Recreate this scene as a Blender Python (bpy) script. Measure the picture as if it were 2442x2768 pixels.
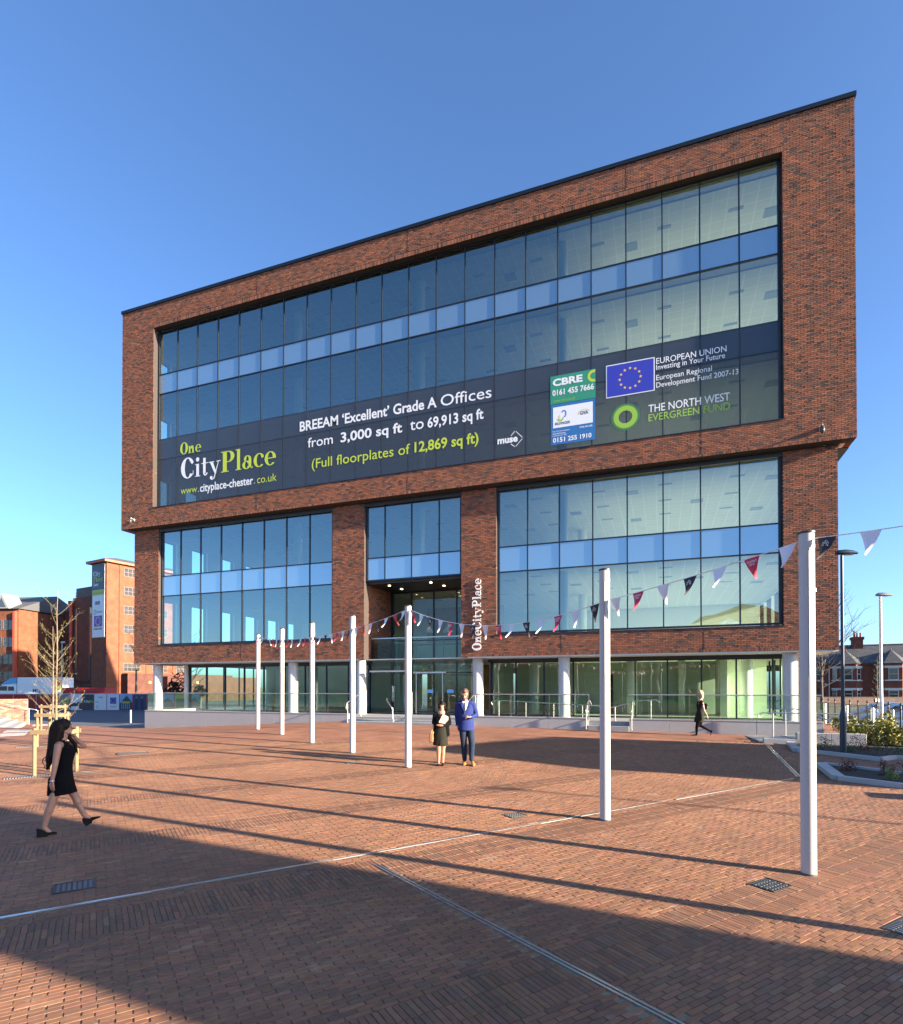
import bpy, bmesh, math, random
import numpy as np
from mathutils import Vector, Matrix, Quaternion
R = math.radians
rng = np.random.default_rng(7)
random.seed(11)
scene = bpy.context.scene
for o in list(bpy.data.objects):
    bpy.data.objects.remove(o, do_unlink=True)
COL = scene.collection

# ------------------------------------------------------------------ camera
YAW = R(20.06)
CAM = Vector((28.43, -26.39, 2.2))
PITCH = R(0.65)
FPX = 1560.0 / 2442.0
cam_d = bpy.data.cameras.new('camera')
cam_d.sensor_fit = 'HORIZONTAL'
cam_d.sensor_width = 36.0
cam_d.lens = 36.0 * FPX
cam_d.shift_y = 476.0 / 2442.0 - FPX * math.tan(PITCH)
cam_d.clip_start = 0.1
cam_d.clip_end = 6000
cam = bpy.data.objects.new('camera', cam_d)
COL.objects.link(cam)
cam.location = CAM
cam.rotation_euler = (R(90) + PITCH, 0, YAW)
scene.camera = cam

# ------------------------------------------------------------------ sky and sun
SUN_AZ, SUN_EL = R(-5.2), R(14.5)          # azimuth measured from +X
SUN = Vector((math.cos(SUN_AZ) * math.cos(SUN_EL), math.sin(SUN_AZ) * math.cos(SUN_EL), math.sin(SUN_EL)))
world = bpy.data.worlds.new('World')
scene.world = world
world.use_nodes = True
wn = world.node_tree
wn.nodes.clear()
sky = wn.nodes.new('ShaderNodeTexSky')
sky.sky_type = 'NISHITA'
sky.sun_disc = False
sky.sun_elevation = SUN_EL
sky.sun_rotation = R(90) - SUN_AZ
sky.altitude = 0
sky.air_density = 0.75
sky.dust_density = 1.2
sky.ozone_density = 4.6
bg = wn.nodes.new('ShaderNodeBackground')
bg.inputs['Strength'].default_value = 0.092
wo = wn.nodes.new('ShaderNodeOutputWorld')
wn.links.new(sky.outputs[0], bg.inputs[0])
wn.links.new(bg.outputs[0], wo.inputs[0])
sun_d = bpy.data.lights.new('sun', 'SUN')
sun_d.energy = 5.0
sun_d.angle = R(0.55)
sun_d.color = (1.0, 0.83, 0.63)
sun_o = bpy.data.objects.new('sun', sun_d)
COL.objects.link(sun_o)
sun_o.location = (60, -20, 40)
sun_o.rotation_euler = (-SUN).to_track_quat('-Z', 'Y').to_euler()

scene.view_settings.view_transform = 'Standard'
scene.view_settings.look = 'None'
scene.view_settings.exposure = 2.15
scene.view_settings.gamma = 1.0
scene.cycles.use_denoising = True
scene.cycles.max_bounces = 10
scene.cycles.diffuse_bounces = 4
scene.cycles.glossy_bounces = 5
scene.cycles.transmission_bounces = 8
scene.cycles.transparent_max_bounces = 16
scene.cycles.caustics_reflective = False
scene.cycles.caustics_refractive = False
scene.cycles.sample_clamp_indirect = 6.0

# ------------------------------------------------------------------ helpers
def wloc(o):
    v = Vector((0, 0, 0))
    while o is not None:
        v += o.location
        o = o.parent
    return v

def tag(o, label=None, cat=None, group=None, kind=None):
    if label: o['label'] = label
    if cat: o['category'] = cat
    if group: o['group'] = group
    if kind: o['kind'] = kind
    return o

def thing(name, label, cat, loc=(0, 0, 0), rz=0.0, group=None):
    o = bpy.data.objects.new(name, None)
    o.empty_display_size = 0.2
    COL.objects.link(o)
    o.location = loc
    o.rotation_euler = (0, 0, rz)
    return tag(o, label, cat, group)

class MB:
    """collects shapes; build() links them as one mesh object"""
    def __init__(self):
        self.v = []; self.f = []; self.m = []
    def add(self, vs, fs, m=0):
        n = len(self.v)
        self.v.extend([tuple(p) for p in vs])
        for f in fs:
            self.f.append(tuple(i + n for i in f)); self.m.append(m)
        return self
    def box(self, x0, x1, y0, y1, z0, z1, m=0):
        vs = [(x0,y0,z0),(x1,y0,z0),(x1,y1,z0),(x0,y1,z0),(x0,y0,z1),(x1,y0,z1),(x1,y1,z1),(x0,y1,z1)]
        return self.add(vs, [(3,2,1,0),(4,5,6,7),(0,1,5,4),(1,2,6,5),(2,3,7,6),(3,0,4,7)], m)
    def bbox(self, x0, x1, y0, y1, z0, z1, b=0.01, m=0):
        """box with chamfered vertical and top edges (octagonal plan, stepped top)"""
        b = min(b, (x1-x0)*.45, (y1-y0)*.45, (z1-z0)*.45)
        def ring(e, z):
            return [(x0+b+e*0,y0+e,z),(x1-b,y0+e,z),(x1-e,y0+b,z),(x1-e,y1-b,z),(x1-b,y1-e,z),(x0+b,y1-e,z),(x0+e,y1-b,z),(x0+e,y0+b,z)]
        r = ring(b,z0)+ring(0,z0+b)+ring(0,z1-b)+ring(b,z1)
        fs = [tuple(range(7,-1,-1)), tuple(range(24,32))]
        for k in range(3):
            for i in range(8):
                j = (i+1) % 8
                fs.append((k*8+i, k*8+j, k*8+8+j, k*8+8+i))
        return self.add(r, fs, m)
    def obox(self, c, ax, ay, hx, hy, z0, z1, m=0):
        """box with a horizontal orientation: centre c(x,y), unit axes ax, ay, half sizes"""
        cx, cy = c
        P = []
        for z in (z0, z1):
            for sx, sy in ((-1,-1),(1,-1),(1,1),(-1,1)):
                P.append((cx+ax[0]*hx*sx+ay[0]*hy*sy, cy+ax[1]*hx*sx+ay[1]*hy*sy, z))
        return self.add(P, [(3,2,1,0),(4,5,6,7),(0,1,5,4),(1,2,6,5),(2,3,7,6),(3,0,4,7)], m)
    def quad(self, a, b, c, d, m=0):
        return self.add([a,b,c,d], [(0,1,2,3)], m)
    def prism(self, poly, z0, z1, m=0):
        n = len(poly)
        vs = [(p[0],p[1],z0) for p in poly]+[(p[0],p[1],z1) for p in poly]
        fs = [tuple(range(n-1,-1,-1)), tuple(range(n,2*n))]
        for i in range(n):
            j = (i+1)%n; fs.append((i,j,n+j,n+i))
        return self.add(vs, fs, m)
    def extr(self, poly3, d, m=0):
        """closed 3D polygon extruded along vector d"""
        n = len(poly3); d = Vector(d)
        vs = [Vector(p) for p in poly3]; vs = vs+[p+d for p in vs]
        fs = [tuple(range(n-1,-1,-1)), tuple(range(n,2*n))]
        for i in range(n):
            j=(i+1)%n; fs.append((i,j,n+j,n+i))
        return self.add(vs, fs, m)
    def tube(self, p0, p1, r0, r1=None, n=10, caps=True, m=0):
        return self.path([p0,p1],[r0, r0 if r1 is None else r1], n, caps, m)
    def path(self, pts, rad, n=8, caps=True, m=0):
        pts = [Vector(p) for p in pts]
        if not hasattr(rad,'__len__'): rad=[rad]*len(pts)
        base = len(self.v); ref=None
        for i,p in enumerate(pts):
            if i==0: t=pts[1]-pts[0]
            elif i==len(pts)-1: t=pts[-1]-pts[-2]
            else: t=(pts[i+1]-p).normalized()+(p-pts[i-1]).normalized()
            t.normalize()
            if ref is None:
                ref = Vector((0,0,1)) if abs(t.z)<.9 else Vector((1,0,0))
            u=t.cross(ref).normalized(); w=u.cross(t).normalized(); ref=w
            for k in range(n):
                a=2*math.pi*k/n
                q=p+(u*math.cos(a)+w*math.sin(a))*rad[i]
                self.v.append(tuple(q))
        for i in range(len(pts)-1):
            for k in range(n):
                j=(k+1)%n; b=base+i*n
                self.f.append((b+k,b+n+k,b+n+j,b+j)); self.m.append(m)
        if caps:
            self.f.append(tuple(base+k for k in range(n))); self.m.append(m)
            e=base+(len(pts)-1)*n
            self.f.append(tuple(e+k for k in range(n-1,-1,-1))); self.m.append(m)
        return self
    def lathe(self, prof, c=(0,0,0), n=20, m=0):
        base=len(self.v)
        for r,z in prof:
            for k in range(n):
                a=2*math.pi*k/n
                self.v.append((c[0]+r*math.cos(a), c[1]+r*math.sin(a), c[2]+z))
        for i in range(len(prof)-1):
            for k in range(n):
                j=(k+1)%n; b=base+i*n
                self.f.append((b+k,b+j,b+n+j,b+n+k)); self.m.append(m)
        self.f.append(tuple(base+k for k in range(n-1,-1,-1))); self.m.append(m)
        e=base+(len(prof)-1)*n
        self.f.append(tuple(e+k for k in range(n))); self.m.append(m)
        return self
    def ball(self, c, r, nu=10, nv=7, s=(1,1,1), m=0):
        base=len(self.v)
        for i in range(nv+1):
            th=math.pi*i/nv
            for k in range(nu):
                a=2*math.pi*k/nu
                self.v.append((c[0]+r*s[0]*math.sin(th)*math.cos(a), c[1]+r*s[1]*math.sin(th)*math.sin(a), c[2]+r*s[2]*math.cos(th)))
        for i in range(nv):
            for k in range(nu):
                j=(k+1)%nu; b=base+i*nu
                self.f.append((b+k,b+nu+k,b+nu+j,b+j)); self.m.append(m)
        return self
    def mesh(self, name, mats, smooth=False, off=(0,0,0)):
        me=bpy.data.meshes.new(name)
        ox,oy,oz=off
        vs=[(a-ox,b-oy,c-oz) for a,b,c in self.v] if any(off) else self.v
        me.from_pydata(vs,[],self.f)
        if not isinstance(mats,(list,tuple)): mats=[mats]
        for mm in mats: me.materials.append(mm)
        if len(mats)>1: me.polygons.foreach_set('material_index', self.m)
        if smooth:
            me.polygons.foreach_set('use_smooth',[True]*len(me.polygons))
            me.set_sharp_from_angle(angle=R(38))
        me.update()
        return me
    def build(self, name, mats, parent=None, smooth=False, local=False):
        """verts are world coordinates (of an unrotated parent) unless local"""
        off=(0,0,0)
        if parent is not None and not local: off=tuple(wloc(parent))
        me=self.mesh(name,mats,smooth,off)
        return inst(name,me,parent)

def inst(name, me, parent=None, loc=(0,0,0), rot=None, world=False):
    o=bpy.data.objects.new(name,me)
    COL.objects.link(o)
    if parent is not None:
        o.parent=parent
        if world:
            w=wloc(parent); loc=(loc[0]-w.x,loc[1]-w.y,loc[2]-w.z)
    o.location=loc
    if rot: o.rotation_euler=rot
    return o

KIDS={}
def copy_tree(o, parent=None):
    c=o.copy(); COL.objects.link(c); c.parent=parent
    for ch in [k for k in o.children]:
        copy_tree(ch,c)
    return c

def np_mesh(name, verts, faces, mat, cols=None, parent=None, smooth=False):
    """verts (n,3), quad faces (m,4) numpy arrays; cols (n,4) point colours"""
    me=bpy.data.meshes.new(name)
    nv,nf=len(verts),len(faces); k=faces.shape[1]
    me.vertices.add(nv); me.vertices.foreach_set('co', np.ascontiguousarray(verts,dtype=np.float32).ravel())
    me.loops.add(nf*k); me.loops.foreach_set('vertex_index', np.ascontiguousarray(faces,dtype=np.int32).ravel())
    me.polygons.add(nf); me.polygons.foreach_set('loop_start', np.arange(0,nf*k,k,dtype=np.int32))
    if cols is not None:
        at=me.color_attributes.new('col','FLOAT_COLOR','POINT')
        at.data.foreach_set('color', np.ascontiguousarray(cols,dtype=np.float32).ravel())
    me.materials.append(mat)
    me.update(calc_edges=True)
    me.validate()
    me.polygons.foreach_set('use_smooth',[bool(smooth)]*nf)
    return inst(name,me,parent)

# ------------------------------------------------------------------ materials
MAT={}
def nt(name):
    m=bpy.data.materials.new(name); m.use_nodes=True
    t=m.node_tree
    return m,t,t.nodes['Principled BSDF'],t.nodes['Material Output']
def simple(name, col, rough=.6, metal=0., var=.12, vscale=6., bump=0., bscale=60., spec=.5, emit=None, estr=0., coat=0.):
    """one colour with a soft noise variation and optional fine relief"""
    if name in MAT: return MAT[name]
    m,t,b,out=nt(name)
    b.inputs['Roughness'].default_value=rough
    b.inputs['Metallic'].default_value=metal
    b.inputs['Specular IOR Level'].default_value=spec
    if coat: b.inputs['Coat Weight'].default_value=coat
    tc=t.nodes.new('ShaderNodeTexCoord')
    if var>0:
        nz=t.nodes.new('ShaderNodeTexNoise'); nz.inputs['Scale'].default_value=vscale; nz.inputs['Detail'].default_value=5
        t.links.new(tc.outputs['Object'],nz.inputs['Vector'])
        mx=t.nodes.new('ShaderNodeMix'); mx.data_type='RGBA'
        mx.inputs[6].default_value=tuple(c*(1-var) for c in col)+(1,)
        mx.inputs[7].default_value=tuple(min(1,c*(1+var)) for c in col)+(1,)
        t.links.new(nz.outputs['Fac'],mx.inputs[0]); t.links.new(mx.outputs[2],b.inputs['Base Color'])
    else: b.inputs['Base Color'].default_value=tuple(col)+(1,)
    if bump>0:
        n2=t.nodes.new('ShaderNodeTexNoise'); n2.inputs['Scale'].default_value=bscale; n2.inputs['Detail'].default_value=6
        t.links.new(tc.outputs['Object'],n2.inputs['Vector'])
        bp=t.nodes.new('ShaderNodeBump'); bp.inputs['Strength'].default_value=bump; bp.inputs['Distance'].default_value=.01
        t.links.new(n2.outputs['Fac'],bp.inputs['Height']); t.links.new(bp.outputs[0],b.inputs['Normal'])
    if emit:
        b.inputs['Emission Color'].default_value=tuple(emit)+(1,); b.inputs['Emission Strength'].default_value=estr
    MAT[name]=m
    return m

def attr_mat(name, rough=.85, speck=.25, bump=.3, bscale=90., gain=1.0, stain=0., pale=(.5,.42,.34)):
    """base colour from the per-piece colour attribute, with mottling and grain"""
    m,t,b,out=nt(name)
    b.inputs['Roughness'].default_value=rough
    b.inputs['Specular IOR Level'].default_value=.3
    a=t.nodes.new('ShaderNodeAttribute'); a.attribute_name='col'
    tc=t.nodes.new('ShaderNodeTexCoord')
    nz=t.nodes.new('ShaderNodeTexNoise'); nz.inputs['Scale'].default_value=14; nz.inputs['Detail'].default_value=6; nz.inputs['Roughness'].default_value=.7
    geo=t.nodes.new('ShaderNodeNewGeometry')
    t.links.new(geo.outputs['Position'],nz.inputs['Vector'])
    mr=t.nodes.new('ShaderNodeMapRange'); mr.inputs[1].default_value=.25; mr.inputs[2].default_value=.75
    mr.inputs[3].default_value=(1-speck)*gain; mr.inputs[4].default_value=(1+speck)*gain
    t.links.new(nz.outputs['Fac'],mr.inputs[0])
    mul=t.nodes.new('ShaderNodeVectorMath'); mul.operation='SCALE'
    t.links.new(a.outputs['Color'],mul.inputs[0]); t.links.new(mr.outputs[0],mul.inputs['Scale'])
    col=mul.outputs[0]
    if stain>0:
        # broad soiling and scattered pale scuffs
        n3=t.nodes.new('ShaderNodeTexNoise'); n3.inputs['Scale'].default_value=.45; n3.inputs['Detail'].default_value=7; n3.inputs['Roughness'].default_value=.65
        t.links.new(geo.outputs['Position'],n3.inputs['Vector'])
        m3=t.nodes.new('ShaderNodeMapRange'); m3.inputs[1].default_value=.3; m3.inputs[2].default_value=.7; m3.inputs[3].default_value=1-stain; m3.inputs[4].default_value=1+stain*.6
        t.links.new(n3.outputs['Fac'],m3.inputs[0])
        mu=t.nodes.new('ShaderNodeVectorMath'); mu.operation='SCALE'; t.links.new(col,mu.inputs[0]); t.links.new(m3.outputs[0],mu.inputs['Scale'])
        n4=t.nodes.new('ShaderNodeTexNoise'); n4.inputs['Scale'].default_value=2.3; n4.inputs['Detail'].default_value=9; n4.inputs['Roughness'].default_value=.75
        t.links.new(geo.outputs['Position'],n4.inputs['Vector'])
        m4=t.nodes.new('ShaderNodeMapRange'); m4.inputs[1].default_value=.60; m4.inputs[2].default_value=.78; m4.inputs[3].default_value=0; m4.inputs[4].default_value=.55
        t.links.new(n4.outputs['Fac'],m4.inputs[0])
        mx=t.nodes.new('ShaderNodeMix'); mx.data_type='RGBA'; t.links.new(m4.outputs[0],mx.inputs[0]); t.links.new(mu.outputs[0],mx.inputs[6]); mx.inputs[7].default_value=pale+(1,)
        col=mx.outputs[2]
    t.links.new(col,b.inputs['Base Color'])
    n2=t.nodes.new('ShaderNodeTexNoise'); n2.inputs['Scale'].default_value=bscale; n2.inputs['Detail'].default_value=5
    t.links.new(geo.outputs['Position'],n2.inputs['Vector'])
    bp=t.nodes.new('ShaderNodeBump'); bp.inputs['Strength'].default_value=bump; bp.inputs['Distance'].default_value=.004
    t.links.new(n2.outputs['Fac'],bp.inputs['Height']); t.links.new(bp.outputs[0],b.inputs['Normal'])
    return m

def brick_mat(name, c1, c2, mortar, bw=.225, bh=.075, ax='XZ', msize=.01, rough=.85, rot=0., off=.5, bump=.4, coords='Position', blot=.22):
    """far or secondary brickwork, tiles and paving, too small to build singly"""
    m,t,b,out=nt(name)
    b.inputs['Roughness'].default_value=rough; b.inputs['Specular IOR Level'].default_value=.3
    if coords=='Position':
        g=t.nodes.new('ShaderNodeNewGeometry'); src=g.outputs['Position']
    else:
        g=t.nodes.new('ShaderNodeTexCoord'); src=g.outputs['Object']
    sp=t.nodes.new('ShaderNodeSeparateXYZ'); t.links.new(src,sp.inputs[0])
    cb=t.nodes.new('ShaderNodeCombineXYZ')
    if ax=='XZ':     # vertical walls of any heading: along = x+y
        ad=t.nodes.new('ShaderNodeMath'); ad.operation='ADD'
        t.links.new(sp.outputs['X'],ad.inputs[0]); t.links.new(sp.outputs['Y'],ad.inputs[1])
        t.links.new(ad.outputs[0],cb.inputs['X']); t.links.new(sp.outputs['Z'],cb.inputs['Y'])
        vec=cb.outputs[0]
    else:
        t.links.new(sp.outputs['X'],cb.inputs['X']); t.links.new(sp.outputs['Y'],cb.inputs['Y'])
        mp=t.nodes.new('ShaderNodeMapping'); mp.inputs['Rotation'].default_value=(0,0,-rot)
        t.links.new(cb.outputs[0],mp.inputs[0]); vec=mp.outputs[0]
    br=t.nodes.new('ShaderNodeTexBrick'); br.offset=off
    br.inputs['Scale'].default_value=1; br.inputs['Brick Width'].default_value=bw; br.inputs['Row Height'].default_value=bh
    br.inputs['Mortar Size'].default_value=msize; br.inputs['Mortar Smooth'].default_value=.1; br.inputs['Bias'].default_value=-.2
    br.inputs['Color1'].default_value=c1+(1,); br.inputs['Color2'].default_value=c2+(1,); br.inputs['Mortar'].default_value=mortar+(1,)
    t.links.new(vec,br.inputs['Vector'])
    nz=t.nodes.new('ShaderNodeTexNoise'); nz.inputs['Scale'].default_value=1.3; nz.inputs['Detail'].default_value=6
    t.links.new(src,nz.inputs['Vector'])
    mr=t.nodes.new('ShaderNodeMapRange'); mr.inputs[1].default_value=.3; mr.inputs[2].default_value=.7; mr.inputs[3].default_value=1-blot; mr.inputs[4].default_value=1+blot*.9
    t.links.new(nz.outputs['Fac'],mr.inputs[0])
    mul=t.nodes.new('ShaderNodeVectorMath'); mul.operation='SCALE'
    t.links.new(br.outputs['Color'],mul.inputs[0]); t.links.new(mr.outputs[0],mul.inputs['Scale'])
    t.links.new(mul.outputs[0],b.inputs['Base Color'])
    iv=t.nodes.new('ShaderNodeMath'); iv.operation='SUBTRACT'; iv.inputs[0].default_value=1
    t.links.new(br.outputs['Fac'],iv.inputs[1])
    bp=t.nodes.new('ShaderNodeBump'); bp.inputs['Strength'].default_value=bump; bp.inputs['Distance'].default_value=.008
    t.links.new(iv.outputs[0],bp.inputs['Height']); t.links.new(bp.outputs[0],b.inputs['Normal'])
    MAT[name]=m
    return m

def glass_mat(name, tint=(.8,.88,.85), ior=1.9, refl=(1,1,1), wob=.0008):
    """coated pane: reflects by Fresnel, lets tinted light through"""
    m=bpy.data.materials.new(name); m.use_nodes=True
    t=m.node_tree; t.nodes.clear()
    out=t.nodes.new('ShaderNodeOutputMaterial')
    tr=t.nodes.new('ShaderNodeBsdfTransparent'); tr.inputs[0].default_value=tint+(1,)
    gl=t.nodes.new('ShaderNodeBsdfGlossy'); gl.inputs['Color'].default_value=refl+(1,); gl.inputs['Roughness'].default_value=.004
    fr=t.nodes.new('ShaderNodeFresnel'); fr.inputs['IOR'].default_value=ior
    mx=t.nodes.new('ShaderNodeMixShader')
    if wob>0:
        g=t.nodes.new('ShaderNodeNewGeometry')
        nz=t.nodes.new('ShaderNodeTexNoise'); nz.inputs['Scale'].default_value=.7; nz.inputs['Detail'].default_value=1
        t.links.new(g.outputs['Position'],nz.inputs['Vector'])
        bp=t.nodes.new('ShaderNodeBump'); bp.inputs['Strength'].default_value=1; bp.inputs['Distance'].default_value=wob*8
        t.links.new(nz.outputs['Fac'],bp.inputs['Height']); t.links.new(bp.outputs[0],gl.inputs['Normal'])
    t.links.new(fr.outputs[0],mx.inputs[0]); t.links.new(tr.outputs[0],mx.inputs[1]); t.links.new(gl.outputs[0],mx.inputs[2])
    t.links.new(mx.outputs[0],out.inputs[0])
    MAT[name]=m
    return m

def film_mat(name, col, alpha=.75):
    """perforated window film: mostly opaque print with some see-through"""
    m=bpy.data.materials.new(name); m.use_nodes=True
    t=m.node_tree; b=t.nodes['Principled BSDF']; out=t.nodes['Material Output']
    b.inputs['Base Color'].default_value=col+(1,); b.inputs['Roughness'].default_value=.32; b.inputs['Specular IOR Level'].default_value=.6
    tr=t.nodes.new('ShaderNodeBsdfTransparent'); tr.inputs[0].default_value=(.8,.86,.86,1)
    mx=t.nodes.new('ShaderNodeMixShader'); mx.inputs[0].default_value=alpha
    t.links.new(tr.outputs[0],mx.inputs[1]); t.links.new(b.outputs[0],mx.inputs[2]); t.links.new(mx.outputs[0],out.inputs[0])
    MAT[name]=m
    return m

def rects_minus(x0,x1,z0,z1,holes):
    """solid rectangles left when holes are cut from a wall"""
    zs=sorted({z0,z1,*[max(z0,min(z1,h[2])) for h in holes],*[max(z0,min(z1,h[3])) for h in holes]})
    out=[]
    for a,b in zip(zs[:-1],zs[1:]):
        if b-a<1e-4: continue
        mid=(a+b)/2
        iv=[(x0,x1)]
        for h in holes:
            if h[2]<mid<h[3]:
                nx=[]
                for p,q in iv:
                    if h[1]<=p or h[0]>=q: nx.append((p,q)); continue
                    if h[0]>p: nx.append((p,h[0]))
                    if h[1]<q: nx.append((h[1],q))
                iv=nx
        for p,q in iv:
            if q-p>1e-4: out.append((p,q,a,b))
    return out

def ss(a,b,x):
    t=np.clip((x-a)/(b-a),0,1); return t*t*(3-2*t)
def H(x,y):
    """height of the paved square: it climbs towards the terrace and falls away at both ends"""
    yc=np.clip(y,-26,2.); xc=np.clip(x,-15,50)
    z=.797-.00847*xc+.02764*yc
    z=z-.058*np.clip(14-np.maximum(xc,.5),0,None)*ss(-11,-3,yc)
    z=z-.42*ss(34,41,xc)*ss(-6,5,y)
    return z
def Hf(x,y): return float(H(np.float64(x),np.float64(y)))

# text ------------------------------------------------------------
def text2d(s, bold=0.0, shear=0.0, space=1.0):
    cu=bpy.data.curves.new('t','FONT'); cu.body=s; cu.size=1; cu.offset=bold; cu.shear=shear; cu.space_character=space
    cu.resolution_u=3; cu.fill_mode='FRONT'
    ob=bpy.data.objects.new('t',cu); COL.objects.link(ob)
    dg=bpy.context.evaluated_depsgraph_get(); dg.update()
    ev=ob.evaluated_get(dg)
    me=ev.to_mesh()
    vs=[(v.co.x,v.co.y) for v in me.vertices]; fs=[tuple(p.vertices) for p in me.polygons]
    ev.to_mesh_clear()
    bpy.data.objects.remove(ob); bpy.data.curves.remove(cu)
    return vs,fs
def put_text(mb, vf, org, ux, uy, width=None, height=None, m=0):
    """lay a flat text (verts, faces) with lower-left org along ux, uy; fit to width and or height"""
    vs,fs=vf
    x0=min(v[0] for v in vs); x1=max(v[0] for v in vs); y0=min(v[1] for v in vs); y1=max(v[1] for v in vs)
    if width is None: sy=height/(y1-y0); sx=sy
    else:
        sx=width/(x1-x0); sy=sx if height is None else height/(y1-y0)
    org=Vector(org); ux=Vector(ux); uy=Vector(uy)
    mb.add([org+ux*((x-x0)*sx)+uy*((y-y0)*sy) for x,y in vs], fs, m)
    return (x1-x0)*sx

def shape_ring(cx,cy,rx,ry,tx,ty,a0=0,a1=360,n=28):
    vs=[];fs=[]
    for i in range(n+1):
        a=R(a0+(a1-a0)*i/n)
        vs.append((cx+rx*math.cos(a),cy+ry*math.sin(a))); vs.append((cx+(rx-tx)*math.cos(a),cy+(ry-ty)*math.sin(a)))
    for i in range(n): fs.append((2*i,2*i+2,2*i+3,2*i+1))
    return vs,fs
def shape_poly(*p): return list(p),[tuple(range(len(p)))]
def shape_rect(x0,y0,x1,y1): return shape_poly((x0,y0),(x1,y0),(x1,y1),(x0,y1))
def shape_disc(cx,cy,r,n=16): return shape_poly(*[(cx+r*math.cos(2*math.pi*i/n),cy+r*math.sin(2*math.pi*i/n)) for i in range(n)])
rg,rc,pl,ds=shape_ring,shape_rect,shape_poly,shape_disc
DIDONE={
 'O':(.86,[rg(.43,.5,.43,.52,.25,.05)]),
 'C':(.84,[rg(.43,.5,.43,.52,.25,.05,38,322),ds(.71,.76,.085),rc(.76,.14,.79,.34)]),
 'P':(.82,[rc(.11,0,.35,1),rc(0,0,.46,.045),rc(0,.955,.11,1),rg(.44,.73,.36,.27,.22,.045,-90,90),rc(.35,.955,.44,1),rc(.35,.46,.44,.505)]),
 'n':(.74,[rc(.07,0,.24,.6),rc(0,0,.31,.04),rc(0,.58,.07,.62),rg(.42,.38,.18,.25,.17,.045,0,180),rc(.43,0,.6,.38),rc(.36,0,.67,.04)]),
 'e':(.64,[rg(.32,.31,.32,.33,.18,.04,0,318),rc(.14,.3,.63,.345)]),
 'c':(.6,[rg(.32,.31,.32,.33,.18,.04,45,318),ds(.5,.48,.08)]),
 'i':(.38,[rc(.1,0,.27,.62),rc(.02,0,.35,.04),rc(.02,.58,.1,.62),ds(.18,.84,.105)]),
 'l':(.38,[rc(.1,0,.28,1),rc(.02,0,.36,.045),rc(.02,.955,.1,1)]),
 't':(.44,[rc(.11,.12,.27,.86),rc(0,.58,.4,.62),rg(.25,.14,.14,.15,.1,.05,180,350)]),
 'y':(.7,[pl((.05,.6),(.24,.6),(.46,.06),(.36,0)),pl((.56,.6),(.6,.6),(.34,-.22),(.28,-.2)),rc(-.02,.58,.32,.62),rc(.46,.58,.7,.62),rg(.2,-.17,.12,.1,.06,.04,200,360),ds(.14,-.16,.085)]),
 'a':(.62,[rc(.36,.07,.52,.45),rg(.3,.44,.22,.19,.15,.04,0,165),ds(.16,.46,.075),rg(.24,.18,.24,.2,.16,.04,20,340),rg(.55,.09,.1,.09,.06,.04,180,330)]),
}
def didone(mb, s, org, ux, uy, height, depth, m=0, mode='flat'):
    """fat-face serif lettering; each stroke is a separate closed piece set a hair apart"""
    org=Vector(org); ux=Vector(ux); uy=Vector(uy); dn=Vector(depth)
    x=0.;k=0
    for ch in s:
        if ch==' ': x+=.3; continue
        w,sh=DIDONE[ch]
        for vs,fs in sh:
            k+=1
            o=dn.normalized()*(.0012*(k%5)) if dn.length else Vector((0,0,0))
            P=[org+ux*((x+a)*height)+uy*(b*height)+o for a,b in vs]
            if mode=='flat': mb.add(P,fs,m)
            else:
                n=len(P); Q=[p-dn for p in P]
                base=len(mb.v); mb.add(P,fs,m); mb.add(Q,[tuple(reversed(f)) for f in fs],m)
                cnt={}
                for f in fs:
                    for i in range(len(f)):
                        e=(f[i],f[(i+1)%len(f)])
                        cnt[frozenset(e)]=cnt.get(frozenset(e),0)+1
                for f in fs:
                    for i in range(len(f)):
                        a_,b_=f[i],f[(i+1)%len(f)]
                        if cnt[frozenset((a_,b_))]==1:
                            mb.f.append((base+b_,base+a_,base+n+a_,base+n+b_)); mb.m.append(m)
        x+=w+.03
    return x*height
# ================================================================== GROUND
PA=R(52.0); AX=np.array([math.cos(PA),math.sin(PA)]); BX=np.array([-AX[1],AX[0]])
O1=np.array([30.03,-18.61])
FW=np.array([-math.sin(YAW),math.cos(YAW)]); RT=np.array([math.cos(YAW),math.sin(YAW)])
def camzl(x,y):
    dx=x-CAM.x; dy=y-CAM.y
    return dx*FW[0]+dy*FW[1], dx*RT[0]+dy*RT[1]
def at(lat,dep,z=0.):
    """world point from metres to the right of and ahead of the standpoint (used to lay out the far side of the site)"""
    return Vector((CAM.x+RT[0]*lat+FW[0]*dep, CAM.y+RT[1]*lat+FW[1]*dep, z))

asphalt=simple('asphalt',(.075,.09,.105),.8,var=.25,vscale=.35,bump=.25,bscale=40)
far_pave=brick_mat('paving_far',(.29,.127,.075),(.225,.105,.068),(.20,.12,.08),.204,.053,'XY',.004,rot=PA,bump=.25)
sand=simple('joint_sand',(.25,.18,.11),.95,var=.5,vscale=30)
grass_far=simple('far_ground',(.10,.12,.07),.95,var=.3,vscale=.02)
paver_m=attr_mat('clay_paver',.8,.16,.18,120,stain=.16)

tag(MB().quad((-3000,-3000,-.45),(3000,-3000,-.45),(3000,3000,-.45),(-3000,3000,-.45)).build('ground',grass_far),kind='structure')
tag(MB().add([(-140,-1.9,-.06),(1.6,-1.9,-.06),(1.6,30,-.07),(40,34,-.07),(40,160,-.1),(-140,160,-.1)],[(0,1,2,3,4,5)]).build('car_park_asphalt',asphalt),kind='structure')
tag(MB().add([(36.75,-14,-.02),(90,-14,-.02),(90,33,-.02),(36.75,33,-.02)],[(0,1,2,3)]).build('car_park',asphalt),kind='structure')

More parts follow.
